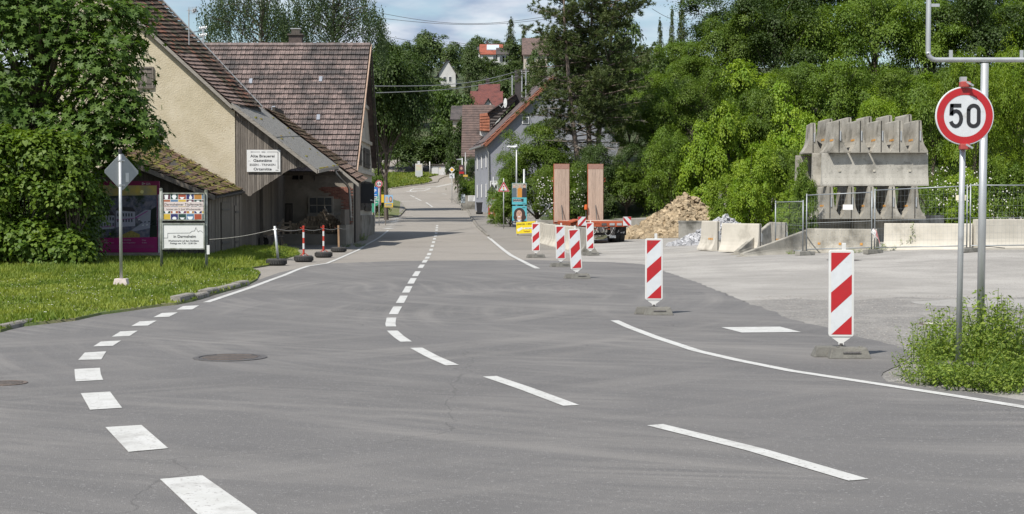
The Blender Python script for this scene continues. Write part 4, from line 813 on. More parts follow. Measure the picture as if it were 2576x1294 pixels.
# ================================================================ rope posts standing in old tyres
m_rub = mat('tyre_rubber', (.035, .034, .034), (.055, .053, .05), rough=.85, scale=14, bump=.6, bscale=40)
m_pred = flat('post_red', (.50, .05, .03), .55)
def tyre_post(x, y, label, kind, h):
    p = G(x, y); p.z = max(p.z, .02); Yv = p.y; t = thing('rope_post', label, 'post', p, group='rope posts in tyres'); r = .31
    pr = [(.17, .02), (.2, .0), (.27, .0), (.305, .04), (.315, .1), (.305, .16), (.27, .2), (.2, .2), (.17, .18), (.17, .02)]
    ty = part(MB().lathe(pr, n=26), 'tyre', m_rub, t, smooth=True)
    for k in range(26):
        a = 2 * math.pi * k / 26; part(MB().box((.312 * math.cos(a), .312 * math.sin(a), .1), (.02, .045, .13), rz=a), 'tread_block', m_rub, ty)
    part(MB().lathe([(.001, .05), (.17, .05)], n=20), 'concrete_fill', m_kerb, ty)
    if kind == 'red':
        for i in range(6): part(MB().tube([(0, 0, .05 + i * (h - .05) / 6), (0, 0, .05 + (i + 1) * (h - .05) / 6)], .034, 10), 'band', m_pred if i % 2 else m_white, t, smooth=False)
        for a in (.4, 2.5, 4.6): part(MB().tube([(0, 0, .3), (.17 * math.cos(a), .17 * math.sin(a), .18)], .012, 5), 'brace', m_pred, t)
        part(MB().lathe([(.038, h - .02), (.04, h + .02), (.001, h + .03)], n=10), 'cap', m_pred, t); part(MB().tube([(-.05, 0, h - .06), (-.11, 0, h - .03)], .012, 5), 'hook', m_pred, t)
    elif kind == 'grey': part(MB().tube([(.06, 0, .05), (-.05, 0, h)], .04, 9), 'pole', m_pole, t, smooth=True); part(MB().tube([(-.1, 0, h - .12), (.02, 0, h - .1)], .03, 7), 'rope_wrap', m_metalp, t)
    else: part(MB().box((0, 0, h / 2 + .03), (.07, .07, h), ry=-.02), 'stake', mat('tan_stake', (.33, .21, .12), (.24, .15, .09), scale=8, stretch=(1, 1, .2)), t)
    return t, p
posts = []
for x, y, lab, k, h in ((695.6, 669, 'leaning grey pipe post in a tyre on the grass', 'grey', 1.2), (764, 660, 'red and white post in a tyre, nearer of the two', 'red', 1.15), (814, 649, 'red and white post in a tyre, farther of the two', 'red', 1.12), (852, 635.5, 'square wooden stake in a tyre by the low wall', 'wood', 1.05)):
    t, p = tyre_post(x, y, lab, k, h); posts.append(p + Vector((0, 0, h - .08)))
pts = [P(527, 603, 44)] + posts + [P(880, 573, 68.8)]
path = []
for a, c in zip(pts, pts[1:]):
    for k in range(9): q = a.lerp(c, k / 9); q.z -= .06 * math.sin(math.pi * k / 9); path.append(q)
path.append(pts[-1]); solo(MB().tube(path, .009, 5), 'rope', mat('old_rope', (.32, .31, .29), (.25, .24, .22), scale=30, rough=.9), 'grey rope strung along the posts in tyres', 'rope', pts[1])
# ================================================================ warning beacons
m_bframe = mat('beacon_plastic', (.63, .625, .605), (.57, .565, .54), rough=.45, scale=4, c3=(.58, .56, .52), s3=5, p3=(.6, .75), world=False)
m_foot = mat('recycled_rubber', (.155, .15, .133), (.115, .11, .098), rough=.9, scale=9, bump=.4, bscale=60, c3=(.20, .19, .165), s3=4, p3=(.5, .7), world=False)
def beacon(loc, label, rz=0, tilt=0, frz=0, foot=True, proto=[None]):
    t = thing('warning_beacon', label, 'traffic beacon', loc, rz, 'red and white warning beacons', ry=0)
    if proto[0] is not None:
        for ch in proto[0].children:
            c = dup(ch, t)
            if c.name.startswith('panel'): c.rotation_euler = (0, tilt, 0)
            if c.name.startswith('foot'): c.rotation_euler = (0, 0, frz)
        return t
    w2, z0, z1 = .143, .235, 1.235
    fr = MB(); rr = .03; pr = []
    for cx0, cz0, a0 in ((w2 - rr, z1 - rr, 0), (-w2 + rr, z1 - rr, 90), (-w2 + rr, z0 + rr, 180), (w2 - rr, z0 + rr, 270)):
        for k in range(4): a = math.radians(a0 + k * 30); pr.append((cx0 + rr * math.cos(a), -.022, cz0 + rr * math.sin(a)))
    fr.prism(pr, (0, .044, 0)); pn_ = part(fr, 'panel', m_bframe, t, bevel=.006)
    ix, iz0, iz1 = .117, .262, 1.205
    part(MB().poly([(-ix, -.0235, iz0), (ix, -.0235, iz0), (ix, -.0235, iz1), (-ix, -.0235, iz1)]), 'reflective_sheet', m_wht, pn_)
    X = lambda a: -ix + 2 * ix * a; Z = lambda b_: iz1 - (iz1 - iz0) * b_
    for q in ([(0, 0), (.96, 0), (0, .236)], [(0, .487), (1, .267), (1, .505), (0, .736)], [(1, .772), (1, 1), (.02, 1)]): part(MB().poly([(X(a), -.0245, Z(c)) for a, c in q]), 'red_stripe', m_wred, pn_)
    part(MB().box((.03, 0, z1 + .035), (.045, .028, .09)), 'lamp_stub', m_bframe, pn_, bevel=.005)
    part(MB().prism([(-.125, -.014, z0 + .004), (.125, -.014, z0 + .004), (.03, -.014, z0 - .065), (.03, -.014, z0 - .09), (-.03, -.014, z0 - .09), (-.03, -.014, z0 - .065)], (0, .028, 0)), 'neck', m_bframe, pn_)
    part(MB().tube([(0, 0, .08), (0, 0, .16)], .024, 9), 'post', m_iron, pn_)
    f = MB()   # foot: two hooked, bevelled slabs
    f.add([(-.17, -.22, 0), (.31, -.22, 0), (.31, .02, 0), (-.17, .02, 0), (-.13, -.17, .125), (.265, -.17, .125), (.265, -.02, .125), (-.13, -.02, .125)], [(0, 1, 2, 3), (4, 7, 6, 5), (0, 4, 5, 1), (1, 5, 6, 2), (2, 6, 7, 3), (3, 7, 4, 0)])
    f2 = MB(); f2.add([(-.32, -.05, 0), (.13, -.0, 0), (.13, .2, 0), (-.32, .2, 0), (-.27, .0, .12), (.08, .02, .12), (.08, .15, .12), (-.27, .15, .12)], [(0, 1, 2, 3), (4, 7, 6, 5), (0, 4, 5, 1), (1, 5, 6, 2), (2, 6, 7, 3), (3, 7, 4, 0)])
    fo = part(f, 'foot', m_foot, t, bevel=.012); part(f2, 'rear_lobe', m_foot, fo, bevel=.012)
    part(MB().box((.09, -.2, .07), (.2, .012, .02), rx=-.4), 'grip_slot', m_iron, fo); part(MB().box((-.06, -.13, .128), (.03, .07, .012)), 'rib', m_foot, fo); part(MB().box((.2, -.12, .13), (.03, .07, .014)), 'rib', m_foot, fo)
    proto[0] = t
    if tilt: pn_.rotation_euler = (0, tilt, 0)
    fo.rotation_euler = (0, 0, frz); return t
def bpos(x, Y): q = P(x, 700, Y); return Vector((q.x, Y, H(q.x, Y) + .012))
beacon(bpos(2117, 16.35), 'nearest and largest warning beacon, left of the speed limit sign', rz=-.1, tilt=-.004, frz=.05)
beacon(bpos(1645, 23.1), 'warning beacon standing alone in the middle of the asphalt', rz=-.02, frz=-.05)
beacon(bpos(1452, 35.3), 'warning beacon leaning to the left', rz=.05, tilt=-.07, frz=.1)
beacon(bpos(1411, 42.6), 'upright warning beacon just left of the leaning one', rz=.1, tilt=-.02, frz=.2)
beacon(bpos(1348, 51.0), 'farthest left warning beacon, in front of the yellow asparagus banner', rz=.0, frz=.3)
bb = bpos(1485, 53.6); beacon(bb, 'warning beacon standing at the end of the barrier row, before the trailer', rz=.05, tilt=-.02, frz=.2)

# ================================================================ concrete barriers
m_conc = mat('barrier_concrete', (.36, .337, .29), (.265, .247, .21), rough=.92, scale=2.2, bump=.5, bscale=40, objrand=.12, c3=(.14, .13, .108), s3=1.3, p3=(.49, .68), stretch=(1, 1, .45), speck=((.16, .15, .13), 20, .66))
m_concp = mat('clean_concrete', (.50, .465, .40), (.43, .40, .34), rough=.9, scale=1.8, bump=.3, bscale=40, objrand=.05, c3=(.30, .275, .23), s3=.9, p3=(.55, .75))
m_concd = mat('old_concrete', (.31, .295, .262), (.21, .2, .175), rough=.95, scale=2.5, bump=.6, bscale=40, objrand=.12, c3=(.09, .085, .07), s3=.9, p3=(.48, .66), stretch=(1, 1, .4))
m_orf = flat('orange_reflector', (.55, .27, .06), .5)
def jersey(h, w):
    """cross-section (x, z), base width w, height h"""
    L_ = [(.5, 0), (.5, .05), (.45, .10), (.30, .24), (.225, .36), (.185, .5), (.125, .97), (.10, 1.0)]
    return [(-a * w, b_ * h) for a, b_ in L_] + [(a * w, b_ * h) for a, b_ in L_[::-1]]
_bc = {}
def barrier(loc, rz, Lg, h, w, label, m=None, group=None, refl=True, rx=0, ends=True, ramp=0, rear=True, ry=0):
    """long axis along local +Y from the near end at the origin"""
    m = m or m_conc; t = thing('concrete_barrier', label, 'barrier', loc, rz, group, rx=rx, ry=ry); key = (Lg, h, w, m.name, ramp)
    if key not in _bc:
        pr = jersey(h, w); mb = MB(); n = len(pr); k0 = .12 if ramp else 1
        st = [(0, k0), (Lg * .5, .5 + k0 * .5), (Lg, 1)] if ramp else [(0, 1), (.02, 1.0), (Lg, 1)]
        V = [(x, y, z * k) for y, k in st for x, z in pr]
        mb.add(V, [(j * n + i, j * n + (i + 1) % n, (j + 1) * n + (i + 1) % n, (j + 1) * n + i) for j in range(len(st) - 1) for i in range(n)] + [tuple(range(n))[::-1], tuple(range((len(st) - 1) * n, len(st) * n))])
        rm = random.Random(len(_bc)); body = mb.mesh('body', m)
        sl = MB().box((0, -.004, h * .5), (.03, .01, h * .96)).mesh('end_slot', m_black)
        pl = MB().box((.045, -.02, h * .52), (.045, .04, h * .3)).mesh('coupling_plate', m_galv)
        rf_ = MB(); rf_.box((-w * .222, .0, h * .40), (.035, .09, .075)); rfm = rf_.mesh('reflector', m_orf)
        lo = MB(); lo.box((0, 0, -.0), (w * .9, .3, .02)); _bc[key] = (body, sl, pl, rfm)
    body, sl, pl, rfm = _bc[key]
    obj('body', body, t)
    if ends and not ramp: obj('end_slot', sl, t); obj('coupling_plate', pl, t)
    if refl and not ramp:
        for y_ in ((.35, .55, .75) if refl == 2 else (Lg * .2, Lg * .5, Lg * .8)):
            obj('reflector', rfm, t, loc=(0, y_, 0))
            if refl != 2: o = obj('reflector', rfm, t, loc=(0, y_, 0)); o.rotation_euler = (0, 0, math.pi); o.location = (0, y_, 0)
    return t
def gp(x, y): p = G(x, y); return p
# row of barriers along the left edge of the yard
a, c = Vector((P(1484, 640, 55.5).x, 55.5, .0)), Vector((P(1350, 600, 76).x, 76.0, .0))
dv = (c - a); Lr = 3.95; nrow = 5; rzr = math.atan2(-(dv.x), dv.y)
for k in range(nrow):
    q = a + dv.normalized() * (k * (dv.length / nrow)); q.z = H(q.x, q.y)
    barrier(q, rzr + random.uniform(-.02, .02), dv.length / nrow - .04, 1.02, .62, ('darkest and nearest barrier of the row, end turned to the road', 'second barrier in the row beside the beacons, counted from the near end', 'middle barrier of the row beside the beacons', 'fourth barrier of the row, below the left loading ramp', 'farthest barrier of the row, behind the yellow banner')[k], m=m_concd if k == 0 else m_concp, group='barriers along the yard edge', refl=False)
# low concrete wall behind trailer
wl = thing('boundary_wall', 'long low concrete wall running behind the trailer under the hedge', 'wall', (P(1347, 560, 84).x, 84.0, 0))
xs_ = [1347, 1400, 1462, 1545, 1625, 1700, 1790]
for k in range(6):
    x0, x1 = P(xs_[k], 560, 84).x, P(xs_[k + 1], 560, 84).x; z1 = P(0, 553 if k < 3 else 549, 84).z + random.uniform(-.04, .04)
    part(MB().bx(x0 + .01, x1 - .01, 83.9, 84.2, -.3, z1), 'wall_panel', m_concd, wl, world=True, bevel=.015)
part(MB().bx(P(1346, 560, 83).x, P(1357, 560, 83).x, 76.5, 83.88, -.2, P(0, 553, 84).z + .02), 'return_wall', m_concd, wl, world=True)
pw = thing('plank_wall', 'tall grey retaining panels behind the rubble heap', 'wall', (P(1850, 560, 80).x, 80, 0))
for k in range(11):
    x0 = P(1812 + k * 15, 560, 80 - k * .5).x; part(MB().box((x0, 80 - k * .5, 1.3), (.29, .1, 3.0 - .02 * k), rz=-.9), 'panel', m_concd, pw, world=True)

# ================================================================ low-loader trailer with raised ramps
m_or = mat('trailer_orange', (.42, .088, .034), (.34, .075, .03), rough=.5, scale=5, c3=(.30, .09, .05), s3=3, p3=(.55, .72))
m_plank = mat('ramp_planks', (.50, .375, .30), (.40, .30, .24), rough=.9, scale=4, stretch=(5, 5, .5), bump=.5, bscale=10, objrand=.12)
tn = P(1519, 560, 73.5); tf = P(1456, 560, 81)
t = thing('low_loader_trailer', 'orange low loader trailer with two upright wooden ramps', 'trailer', (tn.x, 73.5, 0), rz=math.atan2(-(tf.x - tn.x), 7.5))
Lt = 7.6; W2 = 1.22
dk = part(MB().bx(-W2, W2, 0, Lt, .92, 1.12), 'deck', m_or, t, bevel=.02)
for k in range(8): part(MB().bx(-W2 + .1 + k * .28, -W2 + .1 + k * .28 + .26, .1, Lt - .1, 1.12, 1.16), 'deck_plank', m_plank, dk)
part(MB().bx(-W2 - .02, W2 + .02, -.06, .0, .86, 1.16), 'rear_beam', m_or, t, bevel=.01)
for x_ in (-.85, .0, .42, .8): part(MB().bx(x_ - .13, x_ + .13, -.085, -.06, .93, 1.05), 'light_bracket', m_galv if x_ else m_iron, t)
part(MB().bx(-.22, .22, -.075, -.06, .96, 1.06), 'number_plate', m_or, t); text('20 km/h', .06, m_ink, t, (-.35, -.064, .99))
for x_, s_ in ((-W2 + .05, 1), (W2 - .02, -1)):
    wpn = part(MB().bx(x_ - .21, x_ + .21, -.14, -.11, .92, 1.38), 'warning_plate', m_wht, t)
    for q in ([(-1, -1), (-.2, -1), (1, .3), (1, 1.0)], [(-1, .1), (0, 1), (-1, 1)]): part(MB().poly([(x_ + s_ * a * .205, -.143, 1.15 + c_ * .225) for a, c_ in q]), 'red_stripe', m_wred, wpn)
for y_ in (.9, 2.1):
    part(MB().tube([(-1.1, y_, .47), (1.1, y_, .47)], .06, 8), 'axle', m_iron, t)
    for x_ in (-1.08, -.80, .80, 1.08):
        wh = part(MB().lathe([(.16, -.11), (.28, -.13), (.44, -.13), (.47, -.1), (.47, .1), (.44, .13), (.28, .13), (.16, .11)], (x_, y_, .47), 24, 'X'), 'wheel', m_rub, t, smooth=True); part(MB().lathe([(.001, -.06), (.24, -.06), (.25, .06), (.001, .06)], (x_, y_, .47), 16, 'X'), 'rim', m_iron, wh)
for s_ in (-1, 1): part(MB().bx(s_ * .94 - .3, s_ * .94 + .3, .28, .30, .42, .9), 'mudflap', flat('mudflap_black', (.015, .015, .016), .7), t)
for k in range(9): part(MB().box((.94 + random.uniform(-.22, .22), .275, random.uniform(.52, .72)), (random.uniform(.03, .09), .006, .03), ry=random.uniform(-.5, .5)), 'mud_splash', m_white, t)
part(MB().bx(-.75, .6, .0, .12, .72, .8), 'coupling_beam', m_or, t); part(MB().prism([(-.42, -.05, .92), (.1, -.05, .92), (-.05, -.05, .62), (-.2, -.05, .55)], (0, .2, 0)), 'drawbar_hinge', m_iron, t); part(MB().prism([(.3, -.05, .92), (.62, -.05, .92), (.55, -.05, .4), (.4, -.05, .4)], (0, .2, 0)), 'support_leg', m_iron, t)
part(MB().bx(.32, .62, -.05, .2, .28, .42), 'support_foot', m_galv, t); part(MB().bx(-1.15, -.85, -.02, .25, .25, .45), 'tool_box', m_iron, t)
for k in range(6):
    x0 = -.75 + k * .22; d = random.uniform(.25, .5); pts = [(x0 + (.4 + .2 * (k % 2)) * u, -.12 - .05 * (k % 3), .82 - d * math.sin(math.pi * u)) for u in np.linspace(0, 1, 10)]
    part(MB().tube(pts, .017, 6), 'air_hose', flat('hose_grey', (.42, .42, .42)) if k % 3 == 0 else m_black, t)
part(MB().tube([(-.9, -.4, .02), (-.3, -.6, .02), (.2, -.5, .02), (.7, -.55, .02), (1.2, -.3, .02)], .02, 6), 'trailing_hose', m_black, t)
for s_ in (-1, 1):         # ramps stand upright at the far end
    rx_ = s_ * .98; rp_ = part(MB().bx(rx_ - .45, rx_ + .45, Lt + .02, Lt + .16, .95, 4.35), 'ramp', m_or, t)
    for k in range(4): part(MB().bx(rx_ - .43 + k * .215, rx_ - .43 + k * .215 + .21, Lt - .02, Lt + .02, 1.05, 4.05 + .0), 'ramp_plank', m_plank, rp_)
    part(MB().bx(rx_ - .43, rx_ + .43, Lt - .025, Lt + .02, 4.06, 4.34), 'ramp_tread', mat('chequer_steel', (.40, .24, .19), (.30, .17, .13), scale=22, rough=.6, metal=.2), rp_)
    part(MB().tube([(rx_ + s_ * .47, Lt + .05, 3.35), (rx_ + s_ * .55, Lt + .05, 3.35), (rx_ + s_ * .55, Lt + .05, 3.55), (rx_ + s_ * .47, Lt + .05, 3.55)], .02, 5), 'ramp_hook', m_or, rp_)
    part(MB().tube([(rx_, Lt - .4, 1.16), (rx_, Lt, 2.0)], .03, 6), 'ramp_strut', m_iron, rp_)
q = Vector((.4, Lt - .1, 0)); part(MB().tube([q + Vector((0, 0, 1.1)), q + Vector((0, 0, 1.75))], .02, 6), 'beacon_stalk', m_iron, t); part(MB().lathe([(.09, 1.75), (.1, 1.8), (.09, 2.0), (.03, 2.04), (.001, 2.04)], q, 12), 'amber_lamp', flat('amber_lens', (.55, .12, .03), .3), t)
for k in range(7): part(MB().bx(-W2 - .06, -W2, .5 + k * .95, .6 + k * .95, .72, .92), 'side_bracket', m_or, t)
for k in range(3): part(MB().bx(-W2 - .035, -W2 - .002, .3 + k * 2.3, 2.2 + k * 2.3, .9, 1.06), 'side_rail', m_or, t)
part(MB().prism([(-W2 - .3, 1.0, 1.12), (-W2 + .1, 1.0, 1.25), (-W2 + .1, 2.8, 1.25), (-W2 - .3, 2.8, 1.12)], (0, 0, -.06)), 'mudguard', m_or, t)

# ================================================================ rubble heap
m_stone = mat('tan_stone', (.36, .285, .185), (.25, .19, .12), rough=.95, scale=7, objrand=.3, bump=.4)
m_dirt = mat('tan_dirt', (.26, .19, .11), (.19, .135, .08), rough=1, scale=3, bump=.8, bscale=14)
def rocks(n, m, size, seed, cube=False):
    r = random.Random(seed); L_ = []
    for k in range(n):
        mb = MB(); d = (1, 1, 1) if cube else (r.uniform(.8, 1.3), r.uniform(.7, 1.1), r.uniform(.45, .85)); mb.box((0, 0, 0), (size * d[0], size * d[1], size * d[2]))
        j = .10 if cube else .24; mb.v = [tuple(c_ * (1 + r.uniform(-j, j)) + r.uniform(-j, j) * size * .4 for c_ in v) for v in mb.v]
        if not cube:
            i0 = len(mb.v); mb.v.append((size * d[0] * .1, size * .05, size * d[2] * .85)); mb.f = [f for f in mb.f if f != (1, 5, 7, 3)] + [(1, 5, i0), (5, 7, i0), (7, 3, i0), (3, 1, i0)]
        L_.append(mb.mesh('rock', m))
    return L_
def pile(name, label, cat, c, rx, ry, h, meshes, nparts, nstuff, m_core, smin, smax, stone, power=1.15, seed=3):
    r = random.Random(seed); t = thing(name, label, cat, c); mb = MB(); n, m_ = 28, 9; V = []
    hf = lambda u, a: max(0, (1 - u ** power)) * h * (1 + .1 * math.sin(3 * a + 1) + .06 * math.sin(7 * a))
    for i in range(m_):
        for k in range(n): a = 2 * math.pi * k / n; u = i / (m_ - 1); rad = u * (1 + .08 * math.sin(5 * a)); V.append((rx * rad * math.cos(a), ry * rad * math.sin(a), hf(u, a) - .05))
    mb.add(V, [(i * n + k, i * n + (k + 1) % n, (i + 1) * n + (k + 1) % n, (i + 1) * n + k) for i in range(m_ - 1) for k in range(n)]); part(mb, 'mound', m_core, t, smooth=True)
    V = []; Fq = []; L_ = []
    for k in range(nparts + nstuff):
        u = math.sqrt(r.random()); a = r.uniform(0, 2 * math.pi); front = math.sin(a) < .35
        s_ = r.uniform(smin, smax) * (1.35 if u > .75 else 1); p = Vector((rx * u * 1.02 * math.cos(a), ry * u * 1.02 * math.sin(a), hf(u, a) + s_ * .1))
        M = Matrix.Translation(p) @ Matrix.Rotation(r.uniform(0, 6.28), 4, 'Z') @ Matrix.Rotation(r.uniform(-.9, .9), 4, 'X') @ Matrix.Rotation(r.uniform(-.6, .6), 4, 'Y') @ Matrix.Scale(s_, 4)
        L_.append((front * 10 + s_ * 3, M, r.choice(meshes)))
    L_.sort(key=lambda q: -q[0])
    for _, M, me in L_[:nparts]: obj(stone, me, t, mat4=M)
    for _, M, me in L_[nparts:]:
        n0 = len(V); V += [tuple(M @ v.co) for v in me.vertices]; Fq += [tuple(q + n0 for q in p.vertices) for p in me.polygons]
    me = bpy.data.meshes.new('stones'); me.from_pydata(V, [], Fq); me.materials.append(meshes[0].materials[0]); me.update(); o = obj('further_stones', me, t); o['kind'] = 'stuff'
    return t
c = P(1722, 560, 80.5); pile('rubble_heap', 'big heap of tan quarry stones and earth', 'rubble heap', (c.x, 80.3, .0), 3.7, 3.6, 2.4, rocks(10, m_stone, 1.0, 4), 300, 2600, m_dirt, .09, .29, 'stone', 1.0, 5)
m_sett = mat('granite_sett', (.40, .40, .41), (.29, .29, .30), rough=.85, scale=12, objrand=.25, bump=.3)
c = P(1818, 560, 65.5); pile('sett_heap', 'heap of pale grey granite setts spilling between the barriers', 'sett heap', (c.x, 65.3, .1), 1.75, 2.1, 1.2, rocks(6, m_sett, 1.0, 8, True), 300, 800, mat('sett_dust', (.25, .24, .23), scale=9), .10, .15, 'sett', 1.35, 7)
c = P(1752, 560, 62.5); pile('sett_heap', 'low spill of granite setts in front of the dark block', 'sett heap', (c.x, 62.6, .1), 1.25, 1.2, .62, rocks(6, m_sett, 1.0, 8, True), 260, 100, mat('sett_dust', (.25, .24, .23), scale=9), .10, .15, 'sett', .9, 9)
# block behind the setts
c0, c1 = P(1708, 556, 67), P(1775, 556, 67); t = thing('concrete_block', 'dark upright concrete block between rubble and setts', 'concrete block', ((c0.x + c1.x) / 2, 67, .1)); part(MB().bx(c0.x, c1.x + .6, 66.9, 67.2, 0, c0.z), 'body', m_concd, t, world=True, bevel=.02)
part(MB().bx(c0.x - .02, c1.x + .62, 66.88, 67.22, c0.z - .08, c0.z + .012), 'cap_edge', m_concd, t, world=True)

# ================================================================ barriers on the yard, left of the fence
def at(x, y): p = G(x, y); return p
def bar_px(xb, yb, hpx, wpx, Lg, rz, label, **k):
    p = at(xb, yb); s_ = ppm(p.y); return barrier(p, rz, Lg, hpx / s_, wpx / s_, label, **k)
bar_px(1806, 632, 75, 34, 1.9, .16, 'pale barrier standing end-on in front of the granite setts', refl=2, m=m_concp)
bar_px(1912, 637, 74, 30, 2.0, .55, 'clean pale barrier right of the granite setts', refl=False, m=m_concp)
p0, p1 = at(1852, 641.5), at(1934, 634)
barrier(p0, math.atan2(-(p1.x - p0.x), p1.y - p0.y), (p1 - p0).length, 75 / ppm(p1.y), .55, 'short stained barrier ramp rising to the right, beside the clean pale barrier', m=m_conc, ramp=1)
bar_px(1976, 634, 74, 32, 2.0, .1, 'barrier standing end-on between the two sloping pieces', refl=2, m=m_conc)
p0, p1 = at(1866, 646), at(2028, 637)
barrier(p0, math.atan2(-(p1.x - p0.x), p1.y - p0.y), (p1 - p0).length, 62 / ppm(p1.y), .55, 'barrier end piece sloping down to the left in front of the fence', m=m_conc, ramp=1)
p2 = at(2205, 631); barrier(p1 + Vector((.03, 0, 0)), math.atan2(-(p2.x - p1.x), p2.y - p1.y), (p2 - p1).length, 62 / ppm(p1.y), .55, 'weathered barrier behind the first fence panel', m=m_conc, refl=1, ends=False)
p3, p4 = at(2225, 631), at(2446, 628); d_ = p4 - p3
barrier(p3, math.atan2(-d_.x, d_.y), d_.length, 70 / ppm((p3.y + p4.y) / 2), .55, 'smooth cream barrier behind the middle fence panel', m=m_concp, refl=False, ends=False)
p5 = p4 + d_.normalized() * .05; p6 = at(2680, 626); d2_ = p6 - p5
barrier(p5, math.atan2(-d2_.x, d2_.y), d2_.length, 76 / ppm(p5.y), .55, 'cream barrier behind the posts at the right edge', m=m_concp, refl=False, ends=False)
q0 = P(2145, 600, 57.5); q0.z = H(q0.x, 57.5) + .05; q1 = P(2440, 600, 58.8)
barrier(q0, math.atan2(-(q1.x - q0.x), 1.6), 4.2, 1.02, .6, 'dark mossy barrier lying behind the cream one', m=m_concd, refl=False, ends=False)

# ================================================================ stack of barriers
Ys = 57.0; ss = ppm(Ys); bh, bw_ = 82 / ss, 49 / ss
zh = lambda x, y: (x * .3403 + 1635.1, y * .3403 + 251.6)
g = 'stacked concrete barriers'
zg = H(13, Ys)
def along(xa, xb, ytop, ybot, Y, label, m, dY=0.0, w=.62):
    a = P(xa, ybot, Y); b_ = P(xb, ybot, Y + dY); d_ = b_ - a; hh = P(xa, ytop, Y).z - a.z
    return barrier(Vector((a.x, a.y, a.z)), math.atan2(-d_.x, d_.y), d_.length, hh, w, label, m=m, group=g, refl=False, ends=False)
# bottom layer: barriers lying across, dark gaps between
z_b0 = P(0, 551, Ys).z
for k, (xa, xb, Y, lab) in enumerate(((2052, 2200, Ys + 1.2, 'bottom barrier of the stack, nearest the leaves'), (2075, 2330, Ys + 3.4, 'bottom barrier of the stack, at the back'))):
    a = P(xa, 600, Y); b_ = P(xb, 600, Y); barrier(Vector((a.x, Y, zg)), -math.pi / 2, b_.x - a.x, z_b0 - zg - .005, .55, lab, m=m_concd, group=g, refl=False, ends=False)
# lower row of end-on barriers
for k, (xl_, xr_, yb, yt, lab) in enumerate(((1250, 1410, 880, 640, 'lower row of the stack, leftmost end-on barrier'), (1415, 1560, 872, 640, 'lower row of the stack, second end-on barrier from the left'), (1555, 1710, 868, 640, 'lower row of the stack, middle end-on barrier, chipped foot'), (1715, 1865, 864, 640, 'lower row of the stack, fourth end-on barrier, broken corner'), (1875, 2040, 862, 640, 'lower row of the stack, rightmost end-on barrier'))):
    c = P((xl_ + xr_) / 2 * .3403 + 1635.1, yb * .3403 + 251.6, Ys - .35); c.z = z_b0 + .0
    barrier(c, .03, 1.8, 1.32 - .02, (xr_ - xl_) * .3403 / ss, lab, m=m_conc, group=g, refl=2)
zl = z_b0 + 1.32
# long barriers across
a = P(1265 * .3403 + 1635.1, 474, Ys); b_ = P(2048 * .3403 + 1635.1, 474, Ys)
def slabw(x0, x1, Y, z0, hh, lab, m, w=.62):
    return barrier(Vector((x0, Y, z0)), -math.pi / 2, x1 - x0, hh, w, lab, m=m, group=g, refl=False, ends=False)
slabw(a.x, b_.x, Ys - .05, zl, bh, 'long stained barrier lying across the middle of the stack', mat('stained_concrete', (.42, .40, .355), (.30, .285, .25), rough=.95, scale=1.6, bump=.6, bscale=40, c3=(.17, .16, .14), s3=1.3, p3=(.55, .72), stretch=(1.5, 1, .35), speck=((.2, .19, .165), 22, .63)), .36)
_lb = bpy.data.objects['concrete_barrier.%03d' % max(int(o.name[-3:]) for o in bpy.data.objects if o.name.startswith('concrete_barrier.'))]
for k_ in (1395, 1650, 1912): part(MB().box((.075, (k_ - 1265) / 783 * (b_.x - a.x), bh * .46), (.06, .09, .08)), 'lifting_pocket', m_concp, _lb)
slabw(P(2046, 0, Ys + 1.6).x, P(2300, 0, Ys + 1.6).x, Ys + 1.6, zl, bh + .06, 'second long barrier across the stack, behind the stained one', m_conc)
slabw(P(2004, 0, Ys + 3.2).x, P(2260, 0, Ys + 3.2).x, Ys + 3.2, zl, bh + .03, 'rear long barrier across the stack, half hidden by leaves', m_conc)
zt = zl + bh
names_f = ['leftmost', 'second from the left', 'middle', 'second from the right', 'rightmost']
for k, (xl_, xr_) in enumerate(((1325, 1470), (1482, 1625), (1637, 1780), (1785, 1905), (1915, 2060))):
    c = P((xl_ + xr_) / 2 * .3403 + 1635.1, 390, Ys - .38); c.z = zt + .005
    barrier(c, .02, 1.75, bh - .02, 46 / ss, 'top front row of the stack, %s end-on barrier' % names_f[k], m=m_conc, group=g, refl=2)
names_b = ['far left barrier', 'second barrier from the left', 'third barrier from the left', 'fourth barrier from the left', 'fifth barrier from the left', 'far right barrier']
for k, (xc, yt) in enumerate(((1205, 170), (1330, 140), (1470, 130), (1620, 122), (1770, 114), (1915, 107))):
    c = P(xc * .3403 + 1635.1, 390, Ys + 1.7); c.z = zt + .07
    barrier(c, .02 if k else -.1, 1.75, P(0, yt * .3403 + 251.6, Ys + 1.7).z - c.z, 47 / ss, 'top rear row of the stack, %s' % names_b[k], m=m_conc, group=g, refl=2 if k == 1 else False)

